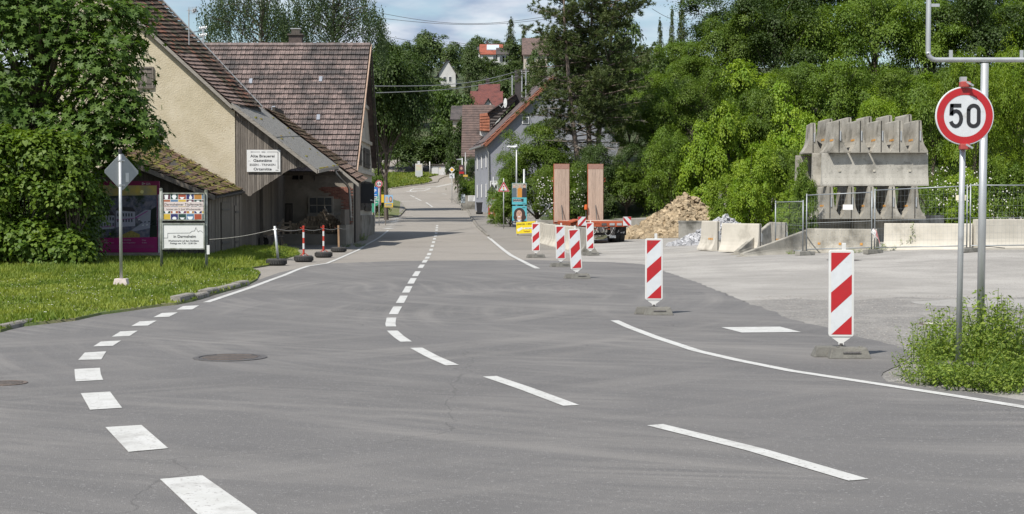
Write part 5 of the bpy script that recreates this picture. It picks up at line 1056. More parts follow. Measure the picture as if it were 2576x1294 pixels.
# ================================================================ mesh fence panels
m_wire = mat('fence_steel', (.33, .35, .36), (.26, .28, .29), rough=.5, metal=.5, scale=9)
def fence(a, b_, za, zb, label, hh=2.0):
    a = Vector(a); b_ = Vector(b_); t = thing('mesh_fence', label, 'fence', a, group='mesh fence panels'); d = b_ - a; Lf = d.length
    at_ = lambda u, z: Vector((d.x * u, d.y * u, d.z * u + z))
    for u in (.006, .994): part(MB().tube([at_(u, .05), at_(u, hh + .03)], .021, 8), 'post', m_wire, t, smooth=True)
    for z in (.12, hh - .02): part(MB().tube([at_(.006, z), at_(.994, z)], .017, 8), 'rail', m_wire, t, smooth=True)
    if True: part(MB().tube([at_(.006, .98), at_(.994, .98)], .006, 5), 'rail', m_wire, t)
    mb = MB()
    for k in range(1, 24): u = k / 24; mb.tube([at_(u, .12), at_(u + .004 * math.sin(k), 1.0), at_(u, hh - .02)], .0018, 3, False)
    for k in range(1, 9): z = .12 + k * (hh - .14) / 9; mb.tube([at_(.006, z), at_(.5, z + .015 * math.sin(k * 2)), at_(.994, z)], .0018, 3, False)
    o = part(mb, 'wire_mesh', m_wire, t); o['kind'] = 'stuff'; return t
fp = [G(2025, 643), G(2196, 639), G(2436, 635), G(2680, 632)]
for p in fp: p.z = H(p.x, p.y) + .08
labs = ['mesh fence panel left of the white tag, before the barrier stack', 'mesh fence panel between the barrier stack and the sign poles', 'mesh fence panel at the right edge behind the sign poles']
for k in range(3):
    e = (fp[k + 1] - fp[k]).normalized() * .035; fence(fp[k] + e, fp[k + 1] - e, 0, 0, labs[k], (1.92, 1.98, 2.0)[k])
fence(G(1950, 634), G(2020, 641.5), 0, 0, 'mesh fence panel going back into the leaves', 1.8)
for k, p in enumerate(fp[:3]):
    z0 = H(p.x, p.y); t = thing('fence_block', ('grey concrete fence foot at the free end of the fence', 'grey concrete fence foot under the tape knot', 'grey concrete fence foot behind the sign poles')[k], 'fence foot', (p.x, p.y, z0), rz=.6); part(MB().box((0, 0, .07), (.72, .22, .14)), 'block', m_concd, t, bevel=.02); part(MB().box((0, 0, .145), (.3, .1, .02)), 'socket', m_iron, t)
s0 = fp[1] + Vector((-.75, .28, 1.42)); solo(MB().box(s0, (.33, .012, .17), rz=-.5), 'hanging_tag', m_white, 'small white tag hanging on the mesh fence', 'tag', s0)
s1 = P(2417, 498, fp[2].y - .3); solo(MB().box(s1, (.3, .012, .16), rz=-.6), 'hanging_tag', mat('cream_tag', (.66, .60, .44), scale=4), 'small cream tag on the fence beside the sign pole', 'tag', s1)
tp = thing('barrier_tape', 'knotted white and red tape on the fence posts', 'tape', fp[1] + Vector((0, -.03, .62)))
for k in range(6): part(MB().tube([(0, 0, .1), (random.uniform(-.1, .1), -.03, .0), (random.uniform(-.12, .25), -.03, random.uniform(-.45, -.05))], [.02, .025, .008], 4), 'tape_end', m_white if k % 3 else mat('tape_pink', (.6, .25, .25)), tp)

# ================================================================ speed limit sign and the empty sign frame
b = P(2415, 930, 15.0); b.z = H(b.x, 15.0); Y5 = 15.0
t = thing('speed_limit_sign', 'round speed limit 50 sign on a grey pole at the right', 'road sign', b)
part(MB().tube([(0, .06, 0), (.03, .06, 3.06)], .03, 14), 'pole', m_pole, t, smooth=True)
c5 = P(2426.5, 292, Y5); lc = c5 - b; r5 = 73.5 / ppm(Y5)
ring5 = part(MB().lathe([(.001, .02), (r5 * .985, .02), (r5, .01), (r5, -.002), (r5 * .985, -.006), (.001, -.006)], lc, 56, 'Y'), 'sign_plate', m_wht, t, smooth=False)
def ann(r0, r1, y_, m, nm, n=64):
    mb = MB(); V = [(lc.x + r * math.cos(2 * math.pi * k / n), lc.y + y_, lc.z + r * math.sin(2 * math.pi * k / n)) for r in (r0, r1) for k in range(n)]
    mb.add(V, [(k, (k + 1) % n, (k + 1) % n + n, k + n) for k in range(n)]); part(mb, nm, m, ring5)
ann(r5 * .715, r5 * .945, -.009, m_wred, 'red_ring'); ann(r5 * .945, r5 * .955, -.0085, m_wred, 'ring_edge')
def five_zero(parent, c, hgt, y_, m):
    """sign numerals built as strokes: a 5 and a 0"""
    st = hgt * .155; W = hgt * .50
    def band(path, name):
        mb = MB(); n = len(path); A = []; B = []
        for i, p in enumerate(path):
            a = Vector(path[max(i - 1, 0)]); e = Vector(path[min(i + 1, n - 1)]); d = (e - a).normalized(); nn = Vector((-d.y, d.x)) * st / 2
            A.append((c.x + p[0] + nn.x, c.y + y_, c.z + p[1] + nn.y)); B.append((c.x + p[0] - nn.x, c.y + y_, c.z + p[1] - nn.y))
        mb.add(A + B, [(i, i + 1, n + i + 1, n + i) for i in range(n - 1)]); part(mb, name, m, parent)
    x0 = -hgt * .36; h2 = hgt / 2 - st / 2
    band([(x0 + W * .42, h2), (x0 - W * .42 - st * .1, h2)], 'numeral_stroke')
    band([(x0 - W * .36, h2 + st * .4), (x0 - W * .40, .02 * hgt)], 'numeral_stroke')
    ry_ = (h2 + .20 * hgt) / 2 + .0; cz = -h2 + ry_; arc = [(x0 - W * .42, .04 * hgt)]
    for k in range(15): a = math.radians(150 - k * 22); arc.append((x0 - W * .02 + W * .44 * math.cos(a), cz + ry_ * math.sin(a)))
    band(arc[1:], 'numeral_stroke')
    x1 = hgt * .36; R_ = W * .42; loop = []
    for k in range(13): a = math.radians(180 - k * 15); loop.append((x1 + R_ * math.cos(a), h2 - R_ + R_ * math.sin(a)))
    for k in range(13): a = math.radians(0 - k * 15); loop.append((x1 + R_ * math.cos(a), -h2 + R_ + R_ * math.sin(a)))
    loop.append(loop[0]); loop.append(loop[1]); band(loop, 'numeral_stroke')
five_zero(ring5, lc, r5 * .83, -.0095, m_ink)
m_clamp = mat('red_clamp', (.40, .07, .06), (.3, .06, .05), scale=8, rough=.6)
for z_ in (lc.z + r5 + .02, lc.z - r5 - .015):
    cl_ = part(MB().box((lc.x - .0, .0, z_), (.1, .09, .06)), 'clamp', m_clamp, t, bevel=.008); part(MB().tube([(lc.x + .03, -.09, z_ + .0), (lc.x + .03, 0, z_)], .012, 6), 'wing_bolt', m_galv, cl_); part(MB().box((lc.x + .03, -.08, z_), (.08, .012, .02), ry=.5), 'wing_nut', m_galv, cl_)
part(MB().box((.02, .06, lc.z + r5 + .075), (.06, .06, .06)), 'pole_end', m_galv, t)
part(MB().bx(-.25, .3, -.2, .25, .0, .09), 'foot_plate', m_foot, t, bevel=.01)
b = P(2465, 905, 16.3); b.z = H(b.x, 16.3); Yf = 16.3
t = thing('empty_sign_frame', 'tall steel pole carrying an empty tubular sign frame', 'sign frame', b)
zt_ = P(0, 160, Yf).z - b.z; part(MB().tube([(0, 0, 0), (.02, 0, zt_)], .043, 16), 'pole', m_galv, t, smooth=True)
L0 = P(2336, 0, Yf).x - b.x; zb_ = P(0, 151, Yf).z - b.z; R0 = 2 * .02 - L0 + .03; zt2 = zb_ + 1.9; rr = .09; pts = []
for cx0, cz0, a0 in ((L0 + rr, zb_ + rr, 180), (R0 - rr, zb_ + rr, 270), (R0 - rr, zt2 - rr, 0), (L0 + rr, zt2 - rr, 90)):
    for k in range(5): a = math.radians(a0 + k * 22.5); pts.append((cx0 + rr * math.cos(a), -.0, cz0 + rr * math.sin(a)))
pts.append(pts[0]); pts.append(pts[1]); part(MB().tube(pts, .028, 10), 'frame_tube', m_galv, t, smooth=True)
for x_, z_, v in ((L0 + .26, zb_ + .06, 1), (R0 - .26, zb_ + .06, 1), (L0 + .07, zb_ + .62, 0), (R0 - .07, zb_ + .62, 0)): part(MB().box((x_, -.0, z_), (.04, .01, .1) if v else (.11, .01, .035)), 'fixing_lug', m_galv, t)
part(MB().tube([(.03, -.02, 1.29), (.12, -.03, 1.285), (.26, -.04, 1.27)], .004, 4), 'cable_tie', m_black, t)
# ================================================================ houses up the street and on the hill
def rowmat(name, c1, c2, rows, rough=.8, cols_=0):
    """roof of thin tile courses seen from far off: colour noise plus course relief"""
    m = mat(name, c1, c2, rough=rough, scale=2.2, objrand=.05, c3=tuple(x * .55 for x in c2), s3=.8, p3=(.5, .7)); N = m.node_tree.nodes; L = m.node_tree.links
    g = N.new('ShaderNodeNewGeometry'); wv = N.new('ShaderNodeTexWave'); wv.bands_direction = 'Z'; wv.inputs['Scale'].default_value = rows; wv.inputs['Distortion'].default_value = .4; L.new(g.outputs['Position'], wv.inputs['Vector'])
    bp = N.new('ShaderNodeBump'); bp.inputs['Distance'].default_value = .12; bp.inputs['Strength'].default_value = .8; L.new(wv.outputs['Fac'], bp.inputs['Height']); L.new(bp.outputs[0], N['Principled BSDF'].inputs['Normal']); return m
m_rred = rowmat('red_roof', (.16, .05, .038), (.115, .04, .034), 1.1); m_rdark = rowmat('dark_roof', (.085, .07, .065), (.055, .047, .045), 1.1); m_rbrown = rowmat('brown_roof', (.15, .10, .085), (.09, .065, .058), 1.1); m_ror = rowmat('bright_red_roof', (.30, .08, .045), (.24, .068, .04), 1.0)
m_wwall = mat('white_render', (.52, .515, .50), (.46, .455, .44), rough=.9, scale=1); m_bluew = mat('blue_grey_render', (.255, .262, .29), (.22, .226, .25), rough=.92, scale=.8, bump=.3, bscale=9, c3=(.22, .225, .26), s3=.4, p3=(.5, .7))
m_cream = mat('cream_render', (.48, .42, .36), (.42, .36, .31), rough=.9, scale=1)
def house(name, label, x0, x1, y_eave, y_ridge, Y, dep, wall, roof, gable=False, wins=(), over=.35, chim=None, down=9):
    """x0,x1: left and right ends in the picture at distance Y; gable=True turns the gable to the street"""
    a, b_ = P(x0, y_eave, Y), P(x1, y_eave, Y); W = b_.x - a.x; z0 = H((a.x + b_.x) / 2, Y); z0 = min(z0, a.z - 2.2); ze = a.z - z0; zr = P(x0, y_ridge, Y + (0 if gable else dep / 2)).z - z0
    t = thing(name, label, 'house', ((a.x + b_.x) / 2, Y, z0)); h = W / 2
    mb = MB()
    if gable: mb.prism([(-h, 0, -2), (h, 0, -2), (h, 0, ze), (0, 0, zr - .15), (-h, 0, ze)], (0, dep, 0))
    else: mb.prism([(-h, 0, -2), (-h, dep, -2), (-h, dep, ze), (-h, dep / 2, zr - .15), (-h, 0, ze)], (W, 0, 0))
    part(mb, 'wall', wall, t)
    for s_ in (-1, 1):
        r_ = MB()
        if gable:
            k = (zr - ze) / h; e = (s_ * (h + over), ze - k * over); q = [(0, -over, zr), (e[0], -over, e[1]), (e[0], dep + over, e[1]), (0, dep + over, zr)]
        else:
            k = (zr - ze) / (dep / 2); yy_ = -over if s_ < 0 else dep + over; q = [(-h - over, dep / 2, zr), (h + over, dep / 2, zr), (h + over, yy_, ze - k * over), (-h - over, yy_, ze - k * over)]
        r_.prism(q, (0, 0, .14)); part(r_, 'roof_slope', roof, t)
    for (u, v, w_, h_) in wins:
        X = -h + W * u; v = ze - v; fr_ = part(MB().bx(X - w_ / 2 - .08, X + w_ / 2 + .08, -.06, .02, v - h_ / 2 - .08, v + h_ / 2 + .08), 'window', m_white, t); part(MB().bx(X - w_ / 2, X + w_ / 2, -.075, -.06, v - h_ / 2, v + h_ / 2), 'pane', m_glass, fr_)
    if chim is not None: part(MB().box((-h + W * chim, dep / 2 + .3, zr + .35), (.6, .6, 1.5)), 'chimney', m_rdark, t)
    return t
house('village_house', 'house with long mottled tile roof standing behind the blue grey house', 1168, 1236, 384, 267, 163, 8, m_greyplas, m_rbrown, wins=((.25, 1.5, .9, 1.2),))
house('village_house', 'dark roofed house just left of the mottled roof', 1139, 1170, 301, 269, 186, 8, m_cream, m_rdark)
house('village_house', 'house with dark red roof and skylight above the mottled roof', 1187, 1259, 268, 232, 214, 9, m_wwall, m_rred)
house('village_house', 'upper house with dark red roof behind the skylight house', 1208, 1252, 236, 214, 228, 8, m_wwall, m_rred, chim=.4)
house('village_house', 'small white gable in front of the dark red roof', 1218, 1239, 266, 249, 206, 5, m_wwall, m_rdark, gable=True, wins=((.5, .7, .7, .9),))
house('village_house', 'white hillside house with dark steep gable among the trees', 1104, 1146, 184, 150, 282, 9, m_wwall, m_rdark, gable=True, wins=((.35, 1.2, .5, .9), (.68, 1.2, .5, .9)))
hs = house('village_house', 'hilltop house with bright red roof and solar panel', 1209, 1262, 136, 113, 370, 9, m_wwall, m_ror, wins=((.2, 1.1, 1.2, 1.2), (.7, 1.1, 1.2, 1.2)), chim=.3)
zz0 = hs.location.z; e = P(1240, 120, 370 + 2.2); part(MB().prism([(e.x - hs.location.x - 1.6, 1.6, e.z - zz0 - .9), (e.x - hs.location.x + 1.6, 1.6, e.z - zz0 - .9), (e.x - hs.location.x + 1.6, 2.8, e.z - zz0 + .5), (e.x - hs.location.x - 1.6, 2.8, e.z - zz0 + .5)], (0, -.1, .3)), 'solar_panel', flat('solar_pane', (.45, .5, .55), .2), hs)
house('village_house', 'white hilltop house with dark roof right of the red roof', 1251, 1290, 137, 122, 355, 9, m_wwall, m_rdark, wins=((.3, 1.2, 1.2, 1.3), (.5, 1.2, 1.2, 1.3), (.7, 1.2, 1.2, 1.3)))
house('village_house', 'big brown roofed house behind the top of the pine', 1318, 1376, 137, 98, 258, 10, m_cream, m_rbrown, wins=((.3, 1.2, 1.4, 1.2),))
house('village_house', 'pale house half hidden above the red roofs', 1183, 1222, 246, 226, 240, 8, m_wwall, m_rdark, gable=True)
house('village_house', 'small grey shed roof on the upper slope', 1203, 1216, 126, 119, 385, 6, m_wwall, m_rdark)

# blue-grey house beside the pavement
Yg = 128.0; LEN = 9.0; eA = P(1222, 360, Yg); rB = P(1352, 233, Yg); b = Vector((P(1229, 535, Yg).x, Yg, H(-2, Yg)))
t = thing('blue_grey_house', 'blue grey gabled house with steep roof beside the pavement', 'house', b)
ridge = eA + (rB - eA) * 1.35; xr_ = 2 * ridge.x - eA.x
w0, w1 = b.x, xr_ - .5
mb = MB(); zE = eA.z + .25
off = -1.45                                # the street wall drifts left as the road bends
mb.add([(w0, Yg, b.z - .5), (w1, Yg, b.z - .5), (w1, Yg, zE), (ridge.x, Yg, ridge.z - .3), (w0, Yg, zE), (w0 + off, Yg + LEN, b.z - .5), (w1, Yg + LEN, b.z - .5), (w1, Yg + LEN, zE), (ridge.x + off, Yg + LEN, ridge.z - .3), (w0 + off, Yg + LEN, zE)], [(0, 1, 2, 3, 4), (9, 8, 7, 6, 5), (0, 4, 9, 5), (1, 6, 7, 2), (4, 3, 8, 9), (3, 2, 7, 8)])
part(mb, 'wall', m_bluew, t, world=True)
m_rorg = mat('terracotta_verge', (.28, .105, .058), (.2, .075, .046), rough=.8, scale=4, objrand=.15)
m_tdk = mat('dark_roof_tile', (.115, .085, .08), (.07, .055, .052), rough=.75, scale=4, objrand=.25)
def rpt(u, y_): base_ = eA.lerp(ridge, u); return Vector((base_.x + off * (y_ - Yg) / LEN, y_, base_.z))
rt = slab(t, rpt(1, Yg - .4), rpt(-.02, Yg - .4), rpt(1, Yg + LEN + .3), rpt(-.02, Yg + LEN + .3), .14, m_woodd, 'roof')
r2 = [Vector((2 * ridge.x - q.x, q.y, q.z)) for q in (rpt(1, Yg - .4), rpt(-.02, Yg - .4))]; slab(t, r2[0], r2[1], r2[0] + Vector((off, LEN + .6, 0)), r2[1] + Vector((0, LEN + .6, 0)), .14, m_tdk, 'rear_roof_slope')
tld = [tile_mesh('tile', .5, .42, m_tdk, 'flat')]; tlo = [tile_mesh('tile', .55, .62, m_rorg, 'flat')]
tile_roof(rt, rpt(1, Yg + .9), rpt(1, Yg + LEN + .2), rpt(-.03, Yg + .9), rpt(-.03, Yg + LEN + .2), .5, .42, tld, lambda c: -c.y, 300, lift=.02, jit=.02)
vg = slab(t, rpt(1, Yg - .45), rpt(-.03, Yg - .45), rpt(1, Yg + .8), rpt(-.03, Yg + .8), .22, m_rorg, 'verge')
tile_roof(vg, rpt(1, Yg - .42), rpt(1, Yg + .8), rpt(-.04, Yg - .42), rpt(-.04, Yg + .8), .55, .62, tlo, lambda c: 1, 300, lift=.02, jit=.015, nm='verge_tile')
vs2 = slab(t, rpt(1, Yg + .82) + Vector((0, 0, .16)), rpt(.0, Yg + .82) + Vector((0, 0, .16)), rpt(1, Yg + 6) + Vector((0, 0, .16)), rpt(.0, Yg + 6) + Vector((0, 0, .16)), .1, m_tdk, 'upper_roof_layer')
mb = MB(); mb.box(P(1322, 303, Yg - .03), (.62, .08, .62)); wf = part(mb, 'window', m_white, t, world=True); mb = MB(); mb.box(P(1322, 303, Yg - .09), (.44, .04, .44)); part(mb, 'pane', m_glass, wf, world=True)
mb = MB(); mb.tube([P(1219, 362, Yg - .2), P(1224, 372, Yg - .1), P(1229, 385, Yg - .1), P(1231, 535, Yg - .1)], .07, 8); part(mb, 'downpipe', m_metalp, t, world=True)
mb = MB(); mb.tube([rpt(-.03, Yg - .3) + Vector((-.06, 0, -.05)), rpt(-.03, Yg + LEN) + Vector((-.06, 0, -.05))], .09, 7); part(mb, 'gutter', m_metalp, t, world=True)
for k in range(3):
    yv = Yg + 1.5 + k * 2.9; xw = w0 + off * (yv - Yg) / LEN
    for z_ in (2.2, 4.9): wf = part(MB().bx(xw - .05, xw + .04, yv - .45, yv + .45, b.z + z_ - .6, b.z + z_ + .6), 'window', m_white, t, world=True); part(MB().bx(xw - .07, xw - .05, yv - .36, yv + .36, b.z + z_ - .5, b.z + z_ + .5), 'pane', m_glass, wf, world=True)
# dormers, chimney, dish, masts
mb = MB(); mb.prism([P(1230, 281, 133.6), P(1296, 238, 133.6), P(1300, 250, 133.6), P(1236, 318, 133.6)], (-.2, 4, 0)); dm_ = part(mb, 'dark_dormer', m_rdark, t, world=True)
mb = MB(); mb.prism([P(1226, 282, 133.3), P(1298, 235, 133.3), P(1298, 238, 133.3), P(1226, 285, 133.3)], (0, 4.6, 0)); part(mb, 'dormer_roof', m_tdk, dm_, world=True)
dq = [P(1207, 287, 135), P(1231, 284, 135), P(1207, 328, 134.4), P(1231, 330, 134.4)]
dr_ = slab(t, dq[0], dq[2], dq[1], dq[3], .2, m_rorg, 'red_dormer_roof'); tlr = [tile_mesh('tile', .2, .3, m_rorg, 'pan')]; tile_roof(dr_, dq[0], dq[1], dq[2], dq[3], .16, .28, tlr, lambda c: 1, 120, lift=.01)
mb = MB(); mb.prism([P(1207, 328, 134.7), P(1231, 330, 134.7), P(1231, 350, 134.7), P(1207, 340, 134.7)], (0, 2, 0)); part(mb, 'dormer_front', m_wwall, dr_, world=True)
mb = MB(); c = P(1304, 215, 134.5); mb.box(c + Vector((0, 0, -.5)), (.68, .7, 3.9)); part(mb, 'chimney', mat('slate_chimney', (.055, .048, .048), (.04, .035, .035), scale=4), t, world=True)
for x_, y0, y1 in ((1313, 245, 178), (1323, 250, 172), (1288.5, 240, 190)):
    mb = MB(); mb.tube([P(x_, y0, 133), P(x_, y1, 133)], .06, 7); mm_ = part(mb, 'roof_mast', m_galv, t, world=True)
    if x_ > 1300:
        mb = MB(); mb.tube([P(x_ - 8, y1 + 8, 133), P(x_ + 8, y1 + 8, 133)], .04, 5); part(mb, 'cross_arm', m_galv, mm_, world=True)
        for k in range(4): part(MB().lathe([(.05, 0), (.09, .08), (.04, .2)], P(x_ - 7 + k * 4.6, y1 + 7, 133), 7), 'insulator', m_woodd, mm_, world=True)
mb = MB(); c = P(1271, 259.5, 131.5)
V = []; n = 20
for rr_, dd in ((0.001, .10), (.25, .075), (.45, 0)):
    for k in range(n): a = 2 * math.pi * k / n; V.append(c + Vector((-dd * .5 + rr_ * math.cos(a) * .36, rr_ * math.cos(a) * -.9 + dd, rr_ * math.sin(a))))
mb.add(V, [(i * n + k, i * n + (k + 1) % n, (i + 1) * n + (k + 1) % n, (i + 1) * n + k) for i in range(2) for k in range(n)]); ds = part(mb, 'satellite_dish', m_white, t, smooth=True, world=True)
part(MB().tube([c, P(1262, 272, 131), P(1256, 266, 131)], .03, 5), 'dish_arm', m_galv, ds, world=True)

# ================================================================ overhead wires
m_cable = flat('cable', (.20, .20, .20), .6); m_cabled = flat('thin_cable', (.10, .105, .115), .6)
def wire(a, c, sag, r, label, m=m_cable, n=14):
    pts = [a.lerp(c, k / n) - Vector((0, 0, sag * math.sin(math.pi * k / n))) for k in range(n + 1)]; solo(MB().tube(pts, r, 4, False), 'overhead_wire', m, label, 'wire', a, 'overhead wires')
wire(P(941, 217, 79), P(1314, 176, 133), .5, .024, 'upper of the two thick wires crossing the street', flat('cable_lit', (.24, .24, .24)))  # one even grey for the two thick wires
wire(P(945, 234, 79), P(1312, 189, 133), .4, .024, 'lower of the two thick wires crossing the street', flat('cable_lit', (.24, .24, .24)))
for k, (x0, y0, x1, y1) in enumerate(((940, 30, 1400, 38), (940, 44, 1500, 28), (1130, 105, 1420, 66), (1150, 112, 1420, 74), (940, 85, 1360, 92), (1640, 22, 1780, 30))):
    wire(P(x0, y0, 420), P(x1, y1, 420), 3, .07, 'faint high voltage line in the sky, number %s from the top' % ('one', 'two', 'three', 'four', 'five', 'six')[k], m_cabled)
for k, y_ in enumerate((78, 94)): wire(P(350, y_ - 6, 75), P(508, y_, 64.2), .2, .02, ('upper', 'lower')[k] + ' thin wire running to the mast on the yellow house roof', m_cabled)

# ================================================================ signs and poles up the street
def post(parent, h, r=.035, m=None): return part(MB().tube([(0, 0, 0), (0, 0, h)], r, 8), 'pole', m or m_pole, parent, smooth=True)
def ground(x, Y, dz=0): q = P(x, 560, Y); return Vector((q.x, Y, H(q.x, Y) + dz))
def zrel(y_, Y, b): return P(0, y_, Y).z - b.z
# traffic-light warning triangle
Yt = 86.0; b = ground(1267, Yt, .08); t = thing('warning_sign', 'triangular traffic light warning sign on a slim pole', 'road sign', b); s = ppm(Yt); zt_ = zrel(449, Yt, b); post(t, zt_, .03)
tri = lambda k, z_: [(-.355 * k, 0, z_ - .355 * k * .58), (.355 * k, 0, z_ - .355 * k * .58), (0, 0, z_ + .355 * k * 1.16)]
zc = zrel(474, Yt, b); pl_ = part(MB().prism([(x, -.05, z) for x, _, z in tri(1.02, zc)], (0, .015, 0)), 'sign_plate', m_wht, t); part(MB().poly([(x, -.052, z) for x, _, z in tri(.97, zc)]), 'red_border', m_wred, pl_); part(MB().poly([(x, -.054, z) for x, _, z in tri(.66, zc)]), 'white_field', m_wht, pl_)
for k, cc_ in enumerate(((.5, .02, .03), (.75, .42, .04), (.03, .22, .12))): part(MB().disc((0, -.056, zc + .10 - k * .115), .05, 14), 'lamp_dot', flat('dot%d' % k, cc_), pl_)
# poster pole with two portrait posters
Yq = 82.0; b = ground(1307, Yq, .02); t = thing('poster_pole', 'pair of posts carrying two stacked turquoise election posters', 'poster', b); s = ppm(Yq)
part(MB().tube([(-.12, .05, 0), (-.12, .05, zrel(426, Yq, b) * .55)], .03, 8), 'rear_post', m_pole, t); part(MB().tube([(.26, .05, 0), (.26, .05, zrel(426, Yq, b))], .055, 10), 'post', m_pole, t, smooth=True)
m_turq = flat('poster_turquoise', (.10, .42, .48), .5); m_skin = flat('poster_skin', (.52, .33, .25), .5); m_hair = flat('poster_hair', (.05, .03, .025), .6); m_suit = flat('poster_suit', (.03, .035, .05), .6); m_twig = mat('poster_winter', (.42, .39, .33), (.25, .23, .19), scale=14)
pz = lambda y_: zrel(y_, Yq, b); pxx = lambda x_: P(x_, 560, Yq).x - b.x
def ell(cx0, cy0, rx_, ry_, n=16): return [(pxx(cx0 + rx_ * math.cos(2 * math.pi * k / n)), pz(cy0 + ry_ * math.sin(2 * math.pi * k / n))) for k in range(n)]
def pp_(pts): return [(pxx(a), pz(c)) for a, c in pts]
p1_ = part(MB().bx(pxx(1288), pxx(1324.7), -.03, .0, pz(515), pz(461)), 'upper_poster', m_turq, t)
print2d(p1_, [pp_([(1288.5, 461.5), (1324.3, 461.5), (1324.3, 497), (1288.5, 497)])], m_twig, 'printed_trees', -.032)
for cx0, cl_ in ((1294, (.10, .14, .17)), (1307.5, (.55, .24, .04)), (1319, (.03, .03, .04))):
    mc = flat('coat_%d' % cx0, cl_); print2d(p1_, [pp_([(cx0 - 6, 497), (cx0 - 5.5, 476), (cx0 - 3, 473), (cx0 + 3, 473), (cx0 + 5.5, 476), (cx0 + 5.5, 497)])], mc, 'printed_coat', -.034); print2d(p1_, [ell(cx0, 469.5, 2.6, 3.6)], m_skin, 'printed_face', -.036)
print2d(p1_, [ell(1319, 467, 3.2, 3.2)], m_hair, 'printed_hair', -.035); print2d(p1_, [ell(1294, 466.8, 2.6, 1.6)], flat('poster_grey_hair', (.45, .44, .43)), 'printed_hair', -.037)
print2d(p1_, [pp_([(1290, 500.5), (1317, 500.5), (1317, 508), (1290, 508)])], m_ink, 'printed_bar', -.034)
text('Zukunft sichern.', 2.3 / s, m_pw, p1_, (pxx(1291), -.037, pz(503.6)), align='LEFT', bold=.02); text('Heimat gestalten.', 2.3 / s, m_pw, p1_, (pxx(1291), -.037, pz(507.4)), align='LEFT', bold=.02)
text('.CDU', 2.6 / s, m_ink, p1_, (pxx(1318), -.034, pz(513.2)), bold=.03)
p2_ = part(MB().bx(pxx(1288.5), pxx(1325), -.03, .0, pz(572), pz(518.5)), 'lower_poster', m_turq, t)
print2d(p2_, [pp_([(1288.6, 571.8), (1288.6, 556), (1298, 553), (1312, 553), (1324.8, 557), (1324.8, 571.8)])], m_suit, 'printed_jacket', -.032)
print2d(p2_, [ell(1307, 538.5, 14.5, 15.5), ell(1298, 547, 6.5, 7.5), ell(1317, 547, 6.5, 7.5)], m_hair, 'printed_hair', -.034); print2d(p2_, [ell(1306, 539.5, 7.2, 10.5), pp_([(1301, 546), (1311, 546), (1312, 555), (1300, 555)])], m_skin, 'printed_face', -.036)
print2d(p2_, [pp_([(1302, 544.5), (1310, 544.5), (1307.5, 547), (1304.5, 547)]), pp_([(1301, 553), (1311, 553), (1306, 559)])], m_pw, 'printed_smile', -.038); print2d(p2_, [ell(1303, 536.8, 1.1, .7, 8), ell(1309, 536.8, 1.1, .7, 8)], m_ink, 'printed_eye', -.038)
print2d(p2_, [pp_([(1302.3, 534.6), (1304.6, 534.4), (1304.6, 535), (1302.3, 535.2)]), pp_([(1307.6, 534.4), (1310, 534.6), (1310, 535.2), (1307.6, 535)]), pp_([(1305.7, 537), (1306.5, 537), (1306.9, 541.3), (1305.2, 541.3)])], flat('poster_brow', (.22, .11, .08)), 'printed_feature', -.038)
text('.CDU', 2.6 / s, m_ink, p2_, (pxx(1317.5), -.038, pz(523.8)), bold=.03); text('Dr. Andrea', 3.2 / s, m_pw, p2_, (pxx(1291.5), -.04, pz(559.3)), align='LEFT', bold=.03); text('Wes', 3.2 / s, m_pw, p2_, (pxx(1290.5), -.04, pz(564.6)), align='LEFT', bold=.03)
# yellow asparagus banner
Ya = 78.0; b = ground(1322, Ya, .02); t = thing('asparagus_banner', 'yellow banner advertising asparagus and strawberries at the barrier row', 'banner', b); s = ppm(Ya); pz = lambda y_: zrel(y_, Ya, b); pxx = lambda x_: P(x_, 560, Ya).x - b.x
pn = part(MB().prism([(pxx(1299), 0, pz(588.5)), (pxx(1348), 0, pz(586)), (pxx(1347), 0, pz(556.5)), (pxx(1298.5), 0, pz(560))], (0, .02, 0)), 'panel', flat('banner_yellow', (.80, .62, .02), .5), t)
for x_ in (1303, 1343): part(MB().tube([(pxx(x_), .05, -.05), (pxx(x_), .05, pz(560))], .025, 6), 'stake', m_wood, t)
text('SPARGEL + ERDBEEREN', 3.9 / s, m_ink, pn, (pxx(1300), -.004, pz(567)), right=(1, 0, .045), align='LEFT', bold=.02); text('Verkauf', 3.6 / s, flat('banner_maroon', (.25, .05, .03)), pn, (pxx(1317), -.004, pz(584)), align='LEFT', bold=.03)
print2d(pn, [[(pxx(a), pz(c)) for a, c in ((1300.5, 577), (1313, 571), (1316, 576), (1303, 583.5))], [(pxx(a), pz(c)) for a, c in ((1317, 573), (1340, 572), (1340, 576), (1317, 577))]], m_pw, 'printed_asparagus', -.003); text('FRITZ WAG', 2.2 / s, m_ink, pn, (pxx(1321), -.005, pz(575.9)), align='LEFT')
# street lamp behind posters
Yl = 84.0; b = ground(1299.3, Yl, 0); t = thing('street_lamp', 'tall street lamp with flat grey head above the election posters', 'street lamp', b); s = ppm(Yl); zh_ = zrel(367, Yl, b); part(MB().tube([(0, 0, 0), (0, 0, 3.2), (0, 0, zh_)], [.055, .05, .04], 10), 'pole', m_pole, t, smooth=True)
part(MB().prism([(.05, -.12, zh_ - .05), (-.1, -.14, zh_ - .1), (-.55, -.1, zh_ - .06), (-.6, -.05, zh_ - .03), (-.3, -.12, zh_ + .02), (.03, -.1, zh_ + .05)], (0, .24, 0)), 'lamp_head', m_galv, t, bevel=.01); part(MB().lathe([(.001, .08), (.06, .06), (.065, -.08), (.04, -.1)], (0, 0, zh_), 10), 'lamp_joint', m_white, t)
